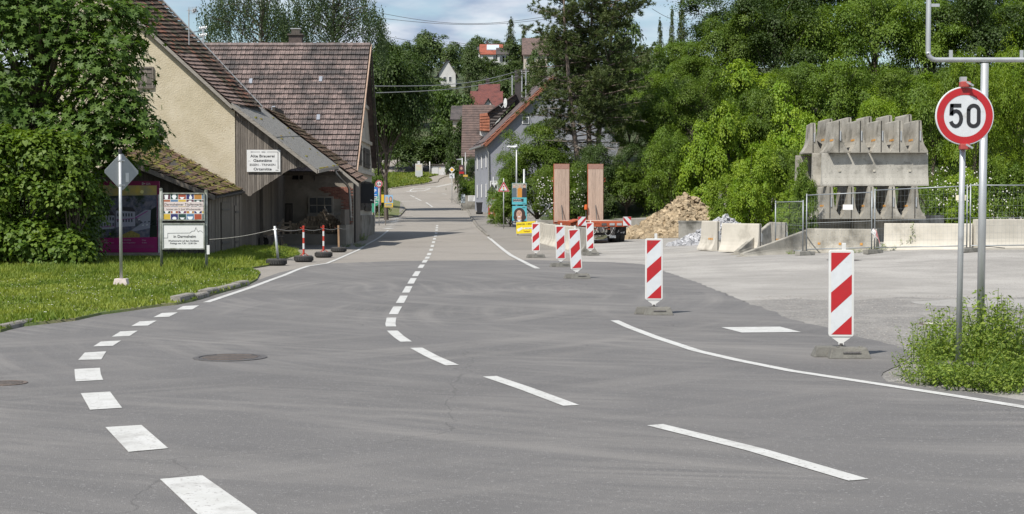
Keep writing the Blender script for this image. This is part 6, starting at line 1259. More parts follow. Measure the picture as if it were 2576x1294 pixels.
# portable sign with its dark back, round banner, red poster
Yk = 100.0; b = ground(1239.5, Yk, .1); t = thing('portable_sign', 'dark triangular sign seen from behind on a portable foot', 'road sign', b); zt_ = zrel(458, Yk, b); part(MB().tube([(.02, 0, .05), (-.1, 0, zt_)], .025, 7), 'pole', m_iron, t)
zc = zrel(479, Yk, b); part(MB().prism([(x * 1.12 - .04, .03, z) for x, _, z in tri(1.05, zc)], (0, .015, 0)), 'sign_back', flat('dark_back', (.055, .06, .065), .6), t); part(MB().bx(.16, .24, .02, .029, zc - .2, zc - .11), 'sticker', m_white, t); part(MB().bx(-.3, .3, -.18, .18, -.0, .16), 'foot', m_foot, t, bevel=.02)
Yk = 102.0; b = ground(1241, Yk, .1); t = thing('event_poster_stand', 'stand with round public viewing poster above a red poster', 'poster', b); pz = lambda y_: zrel(y_, Yk, b); pxx = lambda x_: P(x_, 560, Yk).x - b.x; s = ppm(Yk); post(t, pz(445), .03, m_pole)
rd = part(MB().lathe([(.001, -.04), (.37, -.04), (.37, -.02), (.001, -.02)], (0, 0, pz(502)), 26, 'Y'), 'round_poster', mat('poster_pale', (.55, .55, .57), (.4, .4, .43), scale=9), t)
text('Public Viewing', 2.8 / s, m_ink, rd, (0, -.044, pz(496.5)), bold=.02, sx=.85); text('Sindelfingen', 3.2 / s, m_ink, rd, (0, -.044, pz(507)), bold=.03, sx=.85); print2d(rd, [[(pxx(a), pz(c)) for a, c in ((1232, 499.5), (1241, 497), (1251, 499.5), (1241, 502))]], m_wred, 'printed_ribbon', -.043)
rp_ = part(MB().bx(pxx(1228), pxx(1246), -.035, -.0, pz(547), pz(516.5)), 'red_poster', flat('poster_red', (.42, .03, .04)), t); print2d(rp_, [[(pxx(1237 + 4.2 * math.cos(k)), pz(534 + 6 * math.sin(k))) for k in np.linspace(0, 6, 14)]], m_skin, 'printed_face', -.038); print2d(rp_, [[(pxx(a), pz(c)) for a, c in ((1230.5, 547), (1243.5, 547), (1241, 540), (1233, 540))]], m_suit, 'printed_coat', -.037)
print2d(rp_, [[(pxx(1237 + 4.5 * math.cos(k)), pz(530 + 3.2 * math.sin(k))) for k in np.linspace(0, 6, 14)]], m_hair, 'printed_hair', -.039)
for k in range(3): print2d(rp_, [[(pxx(1230 + k), pz(518 + k * 3)), (pxx(1244 - k), pz(518 + k * 3)), (pxx(1244 - k), pz(520 + k * 3)), (pxx(1230 + k), pz(520 + k * 3))]], m_pw, 'printed_line', -.038)
Yk = 106.0; b = ground(1248, Yk, .1); t = thing('poster_board', 'black and white concert poster against the blue grey wall', 'poster', b); pz = lambda y_: zrel(y_, Yk, b); pxx = lambda x_: P(x_, 560, Yk).x - b.x; post(t, pz(456), .025); pb_ = part(MB().bx(pxx(1232.5), pxx(1251.5), -.05, -.03, pz(482), pz(455.5)), 'poster', m_white, t)
text('CIRCUS', 2.6 / ppm(Yk), m_ink, pb_, (pxx(1242), -.054, pz(459.5)), bold=.03); print2d(pb_, [[(pxx(x0 + 1.5 * math.cos(k)), pz(471 + 7 * math.sin(k))) for k in np.linspace(0, 6, 9)] for x0 in (1236, 1241, 1246, 1249)], m_ink, 'printed_figure', -.052)
# priority road sign with course plate
Yk = 158.0; b = ground(1137, Yk, .1); t = thing('priority_road_sign', 'yellow and white priority diamond above a bend plate, far up the street', 'road sign', b); pz = lambda y_: zrel(y_, Yk, b); pxx = lambda x_: P(x_, 560, Yk).x - b.x; post(t, pz(421), .035)
d_ = lambda k, y_: [(k * .5, y_, pz(427.5)), (0, y_, pz(427.5) + k * .5), (-k * .5, y_, pz(427.5)), (0, y_, pz(427.5) - k * .5)]
dp_ = part(MB().prism(d_(.68, -.06), (0, .02, 0)), 'diamond_plate', m_wht, t); part(MB().poly(d_(.42, -.063)), 'yellow_field', flat('priority_yellow', (.75, .40, .02)), dp_)
cp = part(MB().bx(pxx(1131), pxx(1143.3), -.06, -.04, pz(449), pz(437)), 'course_plate', m_wht, t); print2d(cp, [[(pxx(a), pz(c)) for a, c in ((1133, 441.5), (1137, 441.5), (1139, 443.5), (1139, 447.5), (1137, 447.5), (1137, 444.5), (1136, 443.8), (1133, 443.8))], [(pxx(a), pz(c)) for a, c in ((1137.4, 438), (1138.2, 438), (1138.2, 441), (1137.4, 441))]], m_ink, 'printed_course', -.063)
# traffic signal
Yk = 152.0; b = ground(1163, Yk, .1); t = thing('traffic_signal', 'black traffic signal on a mast at the far junction', 'traffic light', b); pz = lambda y_: zrel(y_, Yk, b); post(t, pz(398), .06)
part(MB().bx(-.18, .12, -.3, .0, pz(463), pz(443)), 'signal_head', m_black, t)
part(MB().bx(-.42, -.2, -.3, .0, pz(461), pz(451)), 'side_signal', m_black, t)
for k in range(3): part(MB().lathe([(.09, 0), (.1, -.12), (.085, -.12), (.085, 0)], (-.03, -.3, pz(446.5 + k * 6)), 10, 'Y'), 'visor', m_ink, t)
part(MB().prism([(.0, -.05, pz(399)), (-.6, -.05, pz(400.5)), (-.65, -.05, pz(402)), (-.1, -.05, pz(403))], (0, .2, 0)), 'lamp_head', m_galv, t)
Yk = 146.0; b = ground(1171, Yk, .1); t = thing('poster_mast', 'mast with red poster, yellow plate and blue sticker at the pavement corner', 'post', b); pz = lambda y_: zrel(y_, Yk, b); pxx = lambda x_: P(x_, 560, Yk).x - b.x; post(t, pz(384), .06, m_metalp)
rp2 = part(MB().bx(pxx(1155), pxx(1168), -.06, -.04, pz(438), pz(416)), 'poster', mat('poster_busy', (.12, .03, .05), (.05, .05, .06), scale=6), t); print2d(rp2, [[(pxx(a), pz(c)) for a, c in ((1155.3, 437.6), (1167.7, 437.6), (1167.7, 432.5), (1155.3, 432.5))]], m_wred, 'printed_band', -.063)
print2d(rp2, [[(pxx(1161 + 3 * math.cos(k)), pz(424 + 4 * math.sin(k))) for k in np.linspace(0, 6, 10)]], m_skin, 'printed_face', -.064)
part(MB().bx(pxx(1165), pxx(1177), -.1, -.07, pz(445.5), pz(440)), 'yellow_plate', flat('plate_yellow', (.6, .4, .08)), t); part(MB().lathe([(.075, pz(491)), (.075, pz(474))], n=10), 'sticker', flat('sticker_blue', (.05, .16, .42)), t)
# garden wall with white notice, bin
Yk = 140.0; b = ground(1180, Yk, .05); t = thing('garden_wall', 'low grey garden wall with a white notice and scrawled end', 'wall', b); pz = lambda y_: zrel(y_, Yk, b); pxx = lambda x_: P(x_, 560, Yk).x - b.x
part(MB().bx(pxx(1160), pxx(1199), -.15, .15, -.3, pz(492)), 'wall_body', m_concd, t); nt_ = part(MB().bx(pxx(1178), pxx(1196), -.18, -.15, pz(507), pz(492.5)), 'notice', m_white, t)
for k in range(4): print2d(nt_, [[(pxx(1180), pz(495 + k * 3)), (pxx(1193 - k), pz(495 + k * 3)), (pxx(1193 - k), pz(496 + k * 3)), (pxx(1180), pz(496 + k * 3))]], m_ink, 'printed_line', -.182)
part(MB().bx(pxx(1160), pxx(1170), -.17, -.15, pz(511), pz(489)), 'painted_end', mat('scrawl', (.5, .55, .58), (.12, .14, .15), scale=5, contrast=(.45, .55)), t)
Yk = 126.5; b = ground(1206, Yk, .12); t = thing('wheelie_bin', 'black wheeled bin at the corner of the blue grey house', 'bin', b); mb = MB(); mb.add([(-.2, -.25, .06), (.2, -.25, .06), (.2, .25, .06), (-.2, .25, .06), (-.27, -.3, .95), (.27, -.3, .95), (.27, .3, .95), (-.27, .3, .95)], [(3, 2, 1, 0), (4, 5, 6, 7), (0, 1, 5, 4), (1, 2, 6, 5), (2, 3, 7, 6), (3, 0, 4, 7)]); part(mb, 'body', m_ink, t); part(MB().box((0, 0, 1.0), (.6, .66, .08)), 'lid', m_black, t); part(MB().tube([(-.3, .22, .1), (.3, .22, .1)], .1, 10), 'wheels', m_black, t)
# map board and transformer hut on the grass slope
b = G(1054, 449); Yk = b.y; t = thing('map_board', 'white town map board with an i sign on the grass slope', 'information board', b); pz = lambda y_: zrel(y_, Yk, b); pxx = lambda x_: P(x_, 560, Yk).x - b.x
pb_ = part(MB().bx(pxx(1045), pxx(1063), -.1, .1, pz(443), pz(412)), 'board', m_wwall, t)
part(MB().bx(pxx(1049), pxx(1059), -.08, .08, -.8, pz(443)), 'plinth', m_wwall, t); part(MB().bx(pxx(1051), pxx(1056.5), -.05, .05, pz(412), pz(406)), 'info_sign', m_white, t); text('i', 4.2 / ppm(Yk), m_ink, t, (pxx(1053.8), -.056, pz(411)), bold=.05)
print2d(pb_, [[(pxx(a), pz(c)) for a, c in ((1047, 415), (1061, 415), (1061, 429), (1047, 429))]], mat('map_print', (.45, .5, .36), (.55, .38, .3), scale=1.6), 'printed_map', -.105)
for k in range(4): print2d(pb_, [[(pxx(1047 + k * 3.6), pz(431)), (pxx(1049.6 + k * 3.6), pz(431)), (pxx(1049.6 + k * 3.6), pz(441)), (pxx(1047 + k * 3.6), pz(441))]], flat('map_key', (.42, .45, .44)), 'printed_key', -.105)
b = G(1103, 441); Yk = b.y; t = thing('transformer_hut', 'small white transformer hut with flat roof at the road bend', 'hut', b); pz = lambda y_: zrel(y_, Yk, b); pxx = lambda x_: P(x_, 560, Yk).x - b.x
part(MB().bx(pxx(1086), pxx(1121), 0, 2.4, -1.5, pz(417)), 'wall', m_wwall, t); part(MB().bx(pxx(1083), pxx(1123), -.2, 2.6, pz(417), pz(414)), 'roof', m_rdark, t)
for x0, x1 in ((1089, 1103), (1105, 1119)): d_ = part(MB().bx(pxx(x0), pxx(x1), -.05, 0, .02, pz(419.5)), 'door', mat('hut_door', (.55, .55, .55), scale=3), t)
part(MB().poly([(pxx(1106), -.06, pz(424.5)), (pxx(1109), -.06, pz(424.5)), (pxx(1107.5), -.06, pz(420.5))]), 'warning_triangle', flat('hut_yellow', (.6, .45, .05)), d_)
solo(MB().tube([G(1082, 441), P(1081, 407, G(1082, 441).y)], .06, 7), 'flag_pole', m_white, 'thin white pole beside the transformer hut', 'pole', G(1082, 441), smooth=True)
# left: 3.5 t limit, parking sign, green town sign, posters
Yk = 91.5; b = ground(953.8, Yk, .13); t = thing('weight_limit_sign', 'round red ringed 3,5t sign on a thin pole by the old farmhouse', 'road sign', b); pz = lambda y_: zrel(y_, Yk, b); post(t, pz(455), .03)
zc = pz(463); rd = part(MB().lathe([(.001, -.06), (.235, -.06), (.235, -.045), (.001, -.045)], (0, 0, zc), 30, 'Y'), 'sign_plate', m_wht, t)
mb = MB(); n = 36; V = [(r * math.cos(2 * math.pi * k / n), -.063, zc + r * math.sin(2 * math.pi * k / n)) for r in (.165, .225) for k in range(n)]; mb.add(V, [(k, (k + 1) % n, (k + 1) % n + n, k + n) for k in range(n)]); part(mb, 'red_ring', m_wred, rd); text('3,5t', .15, m_ink, rd, (0, -.064, zc - .075), bold=.05, sx=.92)
Yk = 90.0; b = ground(943, Yk, .13); t = thing('parking_sign', 'blue parking sign with white P and arrow beside the old farmhouse', 'road sign', b); pz = lambda y_: zrel(y_, Yk, b); pxx = lambda x_: P(x_, 560, Yk).x - b.x; post(t, pz(470), .03)
pb_ = part(MB().bx(pxx(936), pxx(950.5), -.06, -.04, pz(494), pz(471)), 'sign_plate', flat('parking_blue', (.03, .16, .48)), t); text('P', 9.5 / ppm(Yk), m_pw, pb_, (pxx(943.7), -.064, pz(485.5)), bold=.03); print2d(pb_, [[(pxx(a), pz(c)) for a, c in ((938.5, 490), (941.5, 488), (941.5, 489.5), (948, 489.5), (948, 490.6), (941.5, 490.6), (941.5, 492))]], m_pw, 'printed_arrow', -.064)
pw_ = part(MB().bx(pxx(938), pxx(949.5), -.06, -.04, pz(500), pz(494.6)), 'plate', m_white, t); print2d(pw_, [[(pxx(a), pz(c)) for a, c in ((940, 498.4), (940, 497), (944, 496), (948, 497), (948, 498.4))]], m_ink, 'printed_car', -.064)
Yk = 94.0; b = ground(949, Yk, .13); t = thing('town_sign', 'rounded green and plum partner towns sign behind the parking sign', 'sign', b); pz = lambda y_: zrel(y_, Yk, b); pxx = lambda x_: P(x_, 560, Yk).x - b.x
part(MB().prism([(pxx(x), 0, pz(y)) for x, y in ((949, 517), (958.5, 517), (958.5, 466), (951, 451), (946, 466))], (0, .06, 0)), 'plum_panel', flat('town_plum', (.16, .06, .10)), t)
gpn = part(MB().prism([(pxx(936), -.03, pz(535))] + [(pxx(x), -.03, pz(y)) for x, y in ((942, 535), (942, 520), (950, 517), (956, 508), (957, 500), (954, 488), (948, 480), (941, 476), (936, 476))], (0, .03, 0)), 'green_panel', flat('town_green', (.04, .26, .16)), t)
text('Dronfield', 3.0 / ppm(Yk), m_pw, gpn, (pxx(947.5), -.035, pz(504.5)), bold=.03, sx=.85); text('Cham', 3.0 / ppm(Yk), m_pw, gpn, (pxx(945), -.035, pz(511)), bold=.03, sx=.9)
Yk = 96.0; b = ground(970, Yk, .13); t = thing('party_posters', 'yellow poster beside a two face poster under the dark tree', 'poster', b); pz = lambda y_: zrel(y_, Yk, b); pxx = lambda x_: P(x_, 560, Yk).x - b.x; part(MB().tube([(0, 0, -.1), (0, 0, pz(492))], .03, 6), 'stake', m_wood, t)
part(MB().bx(pxx(959.5), pxx(966), -.05, -.03, pz(510), pz(490)), 'yellow_poster', flat('party_yellow', (.65, .42, .03)), t); tp_ = part(MB().bx(pxx(967.5), pxx(989), -.05, -.03, pz(522), pz(491)), 'face_poster', flat('poster_sky', (.25, .40, .55)), t)
for cx0, hc in ((973.5, (.45, .36, .2)), (983, (.18, .09, .05))):
    print2d(tp_, [[(pxx(cx0 + 4 * math.cos(k)), pz(502 + 7.5 * math.sin(k))) for k in np.linspace(0, 6, 14)]], flat('hair_%d' % cx0, hc), 'printed_hair', -.053); print2d(tp_, [[(pxx(cx0 + 2.6 * math.cos(k)), pz(501.5 + 5 * math.sin(k))) for k in np.linspace(0, 6, 14)]], m_skin, 'printed_face', -.055)
print2d(tp_, [[(pxx(a), pz(c)) for a, c in ((967.7, 521.8), (988.8, 521.8), (988.8, 511), (967.7, 511))]], flat('party_yellow', (.65, .42, .03)), 'printed_band', -.057)
for k in range(2): print2d(tp_, [[(pxx(970), pz(513.5 + k * 4)), (pxx(986), pz(513.5 + k * 4)), (pxx(986), pz(515.5 + k * 4)), (pxx(970), pz(515.5 + k * 4))]], flat('band_blue', (.05, .2, .35)), 'printed_line', -.06)
# ================================================================ plants
def unit(n, r):
    v = r.normal(size=(n, 3)); return v / np.linalg.norm(v, axis=1, keepdims=True)
def leaf_quads(p, nrm, size, aspect, r, fold=.12, tdir=None):
    n = len(p); t = unit(n, r) if tdir is None else tdir + unit(n, r) * .35
    t = t - nrm * np.sum(t * nrm, axis=1, keepdims=True); t /= np.linalg.norm(t, axis=1, keepdims=True) + 1e-9; b_ = np.cross(nrm, t)
    s_ = size[:, None]; a = p - t * s_ * .5; c = p + t * s_ * .5; m_ = p - t * s_ * .08; e = m_ + b_ * s_ * aspect * .5 + nrm * s_ * fold; g_ = m_ - b_ * s_ * aspect * .5 + nrm * s_ * fold
    V = np.stack([a, e, c, g_], 1).reshape(-1, 3); Fq = np.arange(4 * n).reshape(-1, 4); return V, Fq
def crown_pts(lobes, nclump, lpc, clump_r, r, flat_=.45, up=.55, low=-.45, rnd=.52, shell=.45, droop=.35):
    lo = np.array([list(c) + list(q) for c, q in lobes], dtype=float); vol = np.prod(lo[:, 3:], axis=1) ** (2 / 3); k = r.choice(len(lo), nclump, p=vol / vol.sum())
    d = unit(nclump * 3, r); d = d[d[:, 2] > low][:nclump]; k = k[:len(d)]; rad = (shell + (1 - shell) * r.random(len(d)) ** .6)[:, None]
    rad *= 1 + .16 * r.normal(size=rad.shape)
    C = lo[k, :3] + d * lo[k, 3:] * rad; o_ = d / lo[k, 3:]; o_ /= np.linalg.norm(o_, axis=1, keepdims=True)
    cn = o_ * (1 - up) + np.array([0, 0, up]) ; cn /= np.linalg.norm(cn, axis=1, keepdims=True)
    cr_ = clump_r * r.uniform(.6, 1.35, len(d)); tint = r.random(len(d))
    idx = np.repeat(np.arange(len(d)), lpc); n = len(idx); g = r.normal(size=(n, 3)); g -= cn[idx] * np.sum(g * cn[idx], axis=1, keepdims=True)
    rho = np.linalg.norm(g, axis=1); p = C[idx] + g * cr_[idx][:, None] * .62 + cn[idx] * (r.normal(size=n) * flat_ * cr_[idx] * .5)[:, None]; p[:, 2] -= droop * cr_[idx] * rho ** 2 * .3
    nr = cn[idx] + unit(n, r) * rnd + g * .25; nr /= np.linalg.norm(nr, axis=1, keepdims=True)
    return p, nr, np.clip(tint[idx] * .6 + r.random(n) * .4, 0, 1), C, g
def crown_mesh(name, lobes, nclump, lpc, clump_r, leaf, m, seed, aspect=.7, **kw):
    r = np.random.default_rng(seed); p, nr, ti, C, g = crown_pts(lobes, nclump, lpc, clump_r, r, **kw); V, Fq = leaf_quads(p, nr, leaf * r.uniform(.65, 1.3, len(p)), aspect, r, tdir=g)
    return np_mesh(name, V, Fq, m, ti), C
m_bark = mat('bark', (.12, .095, .075), (.07, .055, .045), rough=.95, scale=6, stretch=(4, 4, .6), bump=.8, bscale=12); m_barkp = mat('pine_bark', (.22, .17, .14), (.13, .10, .085), rough=.95, scale=6, stretch=(4, 4, .8), bump=.8, bscale=12); m_birch = mat('birch_bark', (.55, .53, .50), (.42, .40, .37), rough=.8, scale=3, stretch=(1, 1, 5), c3=(.08, .07, .065), s3=3, p3=(.56, .62)); m_dead = mat('dead_twig', (.30, .26, .22), (.22, .19, .16), rough=.95, scale=9)
def trunk_mb(base, top, r0, r1, limbs, bend=.1, seed=0, n=7):
    r = random.Random(seed); mb = MB(); base = Vector(base); top = Vector(top); pts = [base.lerp(top, k / 6) + Vector((r.uniform(-bend, bend), r.uniform(-bend, bend), 0)) * (0 < k < 6) for k in range(7)]
    mb.tube(pts, [r0 + (r1 - r0) * (k / 6) ** .8 for k in range(7)], n)
    for L_ in limbs:
        L_ = Vector(L_); t_ = min(.92, max(.22, (L_.z - base.z) / max(.1, (top.z - base.z)) - .28)); s0 = pts[int(t_ * 6)]; md = s0.lerp(L_, .55) + Vector((r.uniform(-bend, bend), r.uniform(-bend, bend), bend * .8)); rr = (r0 + (r1 - r0) * t_)
        mb.tube([s0, md, L_], [rr * .5, rr * .28, rr * .08], 5)
    return mb
def protos(name, n, lobesf, nclump, lpc, clump_r, leaf, m, bark, seed, **kw):
    out_ = []
    for k in range(n):
        r = random.Random(seed + k); lobes = lobesf(r); cm, C = crown_mesh('crown', lobes, nclump, lpc, clump_r, leaf, m, seed + k, **kw)
        limbs = [tuple(C[i] * np.array([.92, .92, 1])) for i in np.random.default_rng(k).choice(len(C), 16, replace=False)]
        out_.append((cm, trunk_mb((0, 0, -.06), (r.uniform(-.03, .03), r.uniform(-.03, .03), .8), .026, .007, limbs, .02, k, 6).mesh('trunk', bark)))
    return out_
def round_lobes(r):
    L_ = [((r.uniform(-.05, .05), r.uniform(-.05, .05), .60), (.26, .26, .32))]
    for k in range(13): a = k * 2.4 + r.uniform(-.3, .3); q = r.uniform(.16, .36); L_.append(((q * math.cos(a), q * math.sin(a), .22 + .7 * (k + r.random()) / 13), (r.uniform(.10, .19),) * 2 + (r.uniform(.06, .12),)))
    return L_
def shrub_lobes(r):
    L_ = [((0, 0, .42), (.36, .36, .42))]
    for k in range(9): a = k * .7 + r.uniform(-.3, .3); q = r.uniform(.12, .34); L_.append(((q * math.cos(a), q * math.sin(a), r.uniform(.12, .85)), (r.uniform(.12, .2),) * 2 + (r.uniform(.12, .22),)))
    return L_
def cone_lobes(r): return [((0, 0, .15 + .08 * k), (.30 * (1 - k / 11), .30 * (1 - k / 11), .06)) for k in range(11)]
m_lf = leafmat('leaf_mid', (.065, .125, .012), (.145, .21, .02), .33); m_lfd = leafmat('leaf_dark', (.03, .06, .010), (.068, .108, .018), .25); m_lfb = leafmat('leaf_bright', (.13, .23, .014), (.245, .325, .026), .38); m_lfc = leafmat('leaf_chestnut', (.04, .085, .012), (.092, .15, .02), .3); m_lfo = leafmat('leaf_olive', (.07, .13, .015), (.15, .215, .024), .33); m_needle = leafmat('needles', (.032, .055, .014), (.088, .108, .03), .12); m_lffar = leafmat('leaf_far', (.04, .075, .016), (.085, .12, .028), .2); m_lfbirch = leafmat('leaf_birch', (.03, .055, .02), (.06, .09, .03), .25)
def tall_lobes(r):
    L_ = [((0, 0, .66), (.32, .32, .30))]
    for k in range(9): a = k * .75 + r.uniform(-.3, .3); q = r.uniform(.2, .32); L_.append(((q * math.cos(a), q * math.sin(a), r.uniform(.46, .86)), (r.uniform(.13, .2),) * 2 + (r.uniform(.1, .15),)))
    return L_
PT = dict(
    tall=protos('tall', 2, tall_lobes, 420, 80, .07, .020, m_lfd, m_bark, 130),
    mid=protos('mid', 3, round_lobes, 300, 105, .075, .0175, m_lf, m_bark, 10), bright=protos('bright', 3, shrub_lobes, 300, 84, .07, .023, m_lfb, m_bark, 20, aspect=.85), dark=protos('dark', 2, round_lobes, 280, 100, .08, .0175, m_lfd, m_bark, 30),
    olive=protos('olive', 3, round_lobes, 300, 105, .07, .018, m_lfo, m_bark, 40, aspect=.6), far=protos('far', 3, round_lobes, 150, 44, .11, .045, m_lffar, m_bark, 50), fard=protos('fard', 2, round_lobes, 150, 44, .11, .045, m_lfd, m_bark, 60), fir=protos('fir', 2, cone_lobes, 260, 22, .06, .05, m_needle, m_bark, 70, aspect=.3, low=-1), hedge=protos('hedge', 2, shrub_lobes, 280, 76, .07, .026, m_lf, m_bark, 80), ash=protos('ash', 2, round_lobes, 340, 100, .065, .019, m_lfb, m_bark, 90, aspect=.4))
_pc = {}
def plant(kind, X, Y, hgt, wid, label, cat='tree', name=None, group=None, z=None, rz=None, tilt=0):
    k = _pc.get(kind, 0); _pc[kind] = k + 1; cm, tm = PT[kind][k % len(PT[kind])]
    z = H(X, Y) - .05 if z is None else z; t = thing(name or ('tree' if cat == 'tree' else 'shrub'), label, cat, (X, Y, z), rz if rz is not None else random.uniform(0, 6.28), group); t.scale = (wid, wid, hgt)
    obj('crown' if cat == 'tree' else 'foliage', cm, t); obj('trunk' if cat == 'tree' else 'stem', tm, t); return t
def ordn(k): return ('first', 'second', 'third', 'fourth', 'fifth', 'sixth', 'seventh', 'eighth', 'ninth', 'tenth', 'eleventh', 'twelfth', 'thirteenth', 'fourteenth', 'fifteenth', 'sixteenth', 'seventeenth', 'eighteenth', 'nineteenth', 'twentieth', 'twenty-first', 'twenty-second', 'twenty-third', 'twenty-fourth', 'twenty-fifth', 'twenty-sixth', 'twenty-seventh', 'twenty-eighth', 'twenty-ninth', 'thirtieth')[k]
def row(kinds, xs_, Y, ztop, widths, what, group, cat='tree'):
    """plants side by side; xs_ in picture units at distance Y, ztop in picture heights"""
    for k, x in enumerate(xs_):
        Yk = Y + random.uniform(-1.5, 1.5); q = P(x, 300, Yk); top = P(x, ztop[k] if isinstance(ztop, (list, tuple)) else ztop, Yk).z; h0 = H(q.x, Yk); hg = max(1.6, top - h0); wd = (widths[k] if isinstance(widths, (list, tuple)) else widths) / ppm(Yk)
        plant(kinds[k % len(kinds)], q.x, Yk, hg, wd / .98, what % ordn(k), cat, group=group)
# ---- wood on the slope behind the yard
gw = 'trees of the wood behind the yard'
row(['dark', 'mid', 'dark', 'mid'], [1830, 1950, 2070, 2200, 2340, 2480, 2620], 122, [-20, -110, -170, -200, -200, -190, -190], 300, 'tall tree in the topmost row of the wood, %s from the left', gw)
row(['mid', 'olive', 'olive', 'dark'], [1640, 1735, 1835, 1950, 2070, 2200, 2330, 2460, 2590], 108, [150, 85, 15, -30, -20, -50, -30, -40, -30], [180, 200, 240, 260, 260, 260, 260, 260, 260], 'tree in the middle row of the wood, %s from the left', gw)
row(['olive', 'mid', 'olive', 'bright'], [1580, 1665, 1760, 1870, 1985, 2105, 2225, 2340, 2450, 2560], 97, [235, 200, 165, 130, 150, 130, 160, 190, 170, 150], [160, 180, 200, 220, 220, 220, 220, 220, 220, 220], 'tree in the lower row of the wood, %s from the left', gw)
gs = 'bright young trees beside the yard'
row(['mid', 'bright', 'bright', 'olive', 'bright', 'bright'], [1690, 1765, 1835, 1905, 1975, 2045], 83, [305, 275, 225, 195, 215, 250], [150, 150, 170, 180, 180, 170], 'bright green maple at the foot of the wood, %s from the left', gs)
row(['bright', 'bright', 'bright', 'olive'], [1828, 1888, 1948, 2008], 71, [420, 365, 330, 350], [120, 140, 150, 140], 'low lime green maple behind the granite setts, %s from the left', gs)
row(['ash', 'olive', 'ash', 'ash'], [2235, 2345, 2455, 2560], 78, [225, 165, 120, 100], [200, 210, 220, 230], 'feathery light green tree behind the barrier stack, %s from the left', gs)
gh = 'shrubs along the low wall'
row(['mid', 'hedge', 'dark', 'hedge', 'dark', 'hedge'], [1395, 1450, 1510, 1575, 1640, 1700, 1760], 87.5, [400, 420, 350, 385, 345, 380, 430], [130, 140, 150, 150, 160, 150, 140], 'dark green shrub behind the low wall, %s from the left', gh, 'shrub')
row(['hedge', 'bright', 'hedge', 'hedge'], [2370, 2435, 2505, 2580], 63, [415, 400, 380, 370], [120, 130, 140, 140], 'bush with small pale blossoms behind the mesh fence, %s from the left', 'blossoming bushes', 'shrub')
row(['hedge', 'bright'], [2024, 1985], 56.0, [385, 455], [85, 95], 'leafy climber beside the barrier stack, %s from the right', 'climbing bushes', 'shrub')
for x_, yt, wp_, lab in ((1352, 285, 215, 'light green tree in front of the blue grey house gable'), (1425, 330, 190, 'light green tree at the foot of the pine, left of its trunks'), (1287, 362, 125, 'small light tree reaching over the street lamp')): plant('olive', P(x_, 400, 92).x, 92.5, P(0, yt, 92).z - H(1.6, 92), wp_ / ppm(92), lab, group=gs)
plant('hedge', P(1285, 400, 90).x, 89.5, 3.3, 2.6, 'hedge shrub beside the election posters', 'shrub'); plant('hedge', P(1262, 400, 97).x, 96, 2.4, 2.2, 'overgrown shrub at the pavement behind the warning triangle', 'shrub')
plant('hedge', P(1186, 400, 143).x, 143.5, 3.8, 3.4, 'clipped dark bush above the garden wall', 'shrub'); plant('dark', P(1183, 400, 146).x, 147, 5.4, 3.2, 'dark ivy covered tree beside the blue grey house')
V = []; Fq = []
for (x0, x1, y0, y1, Y, n) in ((1350, 1420, 445, 540, 85.0, 110), (2335, 2440, 420, 520, 61.2, 80), (1440, 1475, 430, 520, 85.0, 30), (2440, 2570, 430, 540, 60.8, 40)):
    for k in range(n):
        c = P(random.uniform(x0, x1), random.uniform(y0, y1), Y + random.uniform(-.9, .5)); s_ = random.uniform(.018, .04); n0 = len(V)
        for i in range(5): V.append((c.x + s_ * math.cos(i * 1.257), c.y - .01, c.z + s_ * math.sin(i * 1.257)))
        V.append((c.x, c.y - s_ * .6, c.z)); Fq += [(n0 + i, n0 + (i + 1) % 5, n0 + 5) for i in range(5)]
tag(obj('blossoms', np_mesh('blossoms', V, Fq, mat('petal', (.72, .70, .62), scale=9))), 'small white blossoms scattered over the bushes', 'blossoms', kind='stuff')
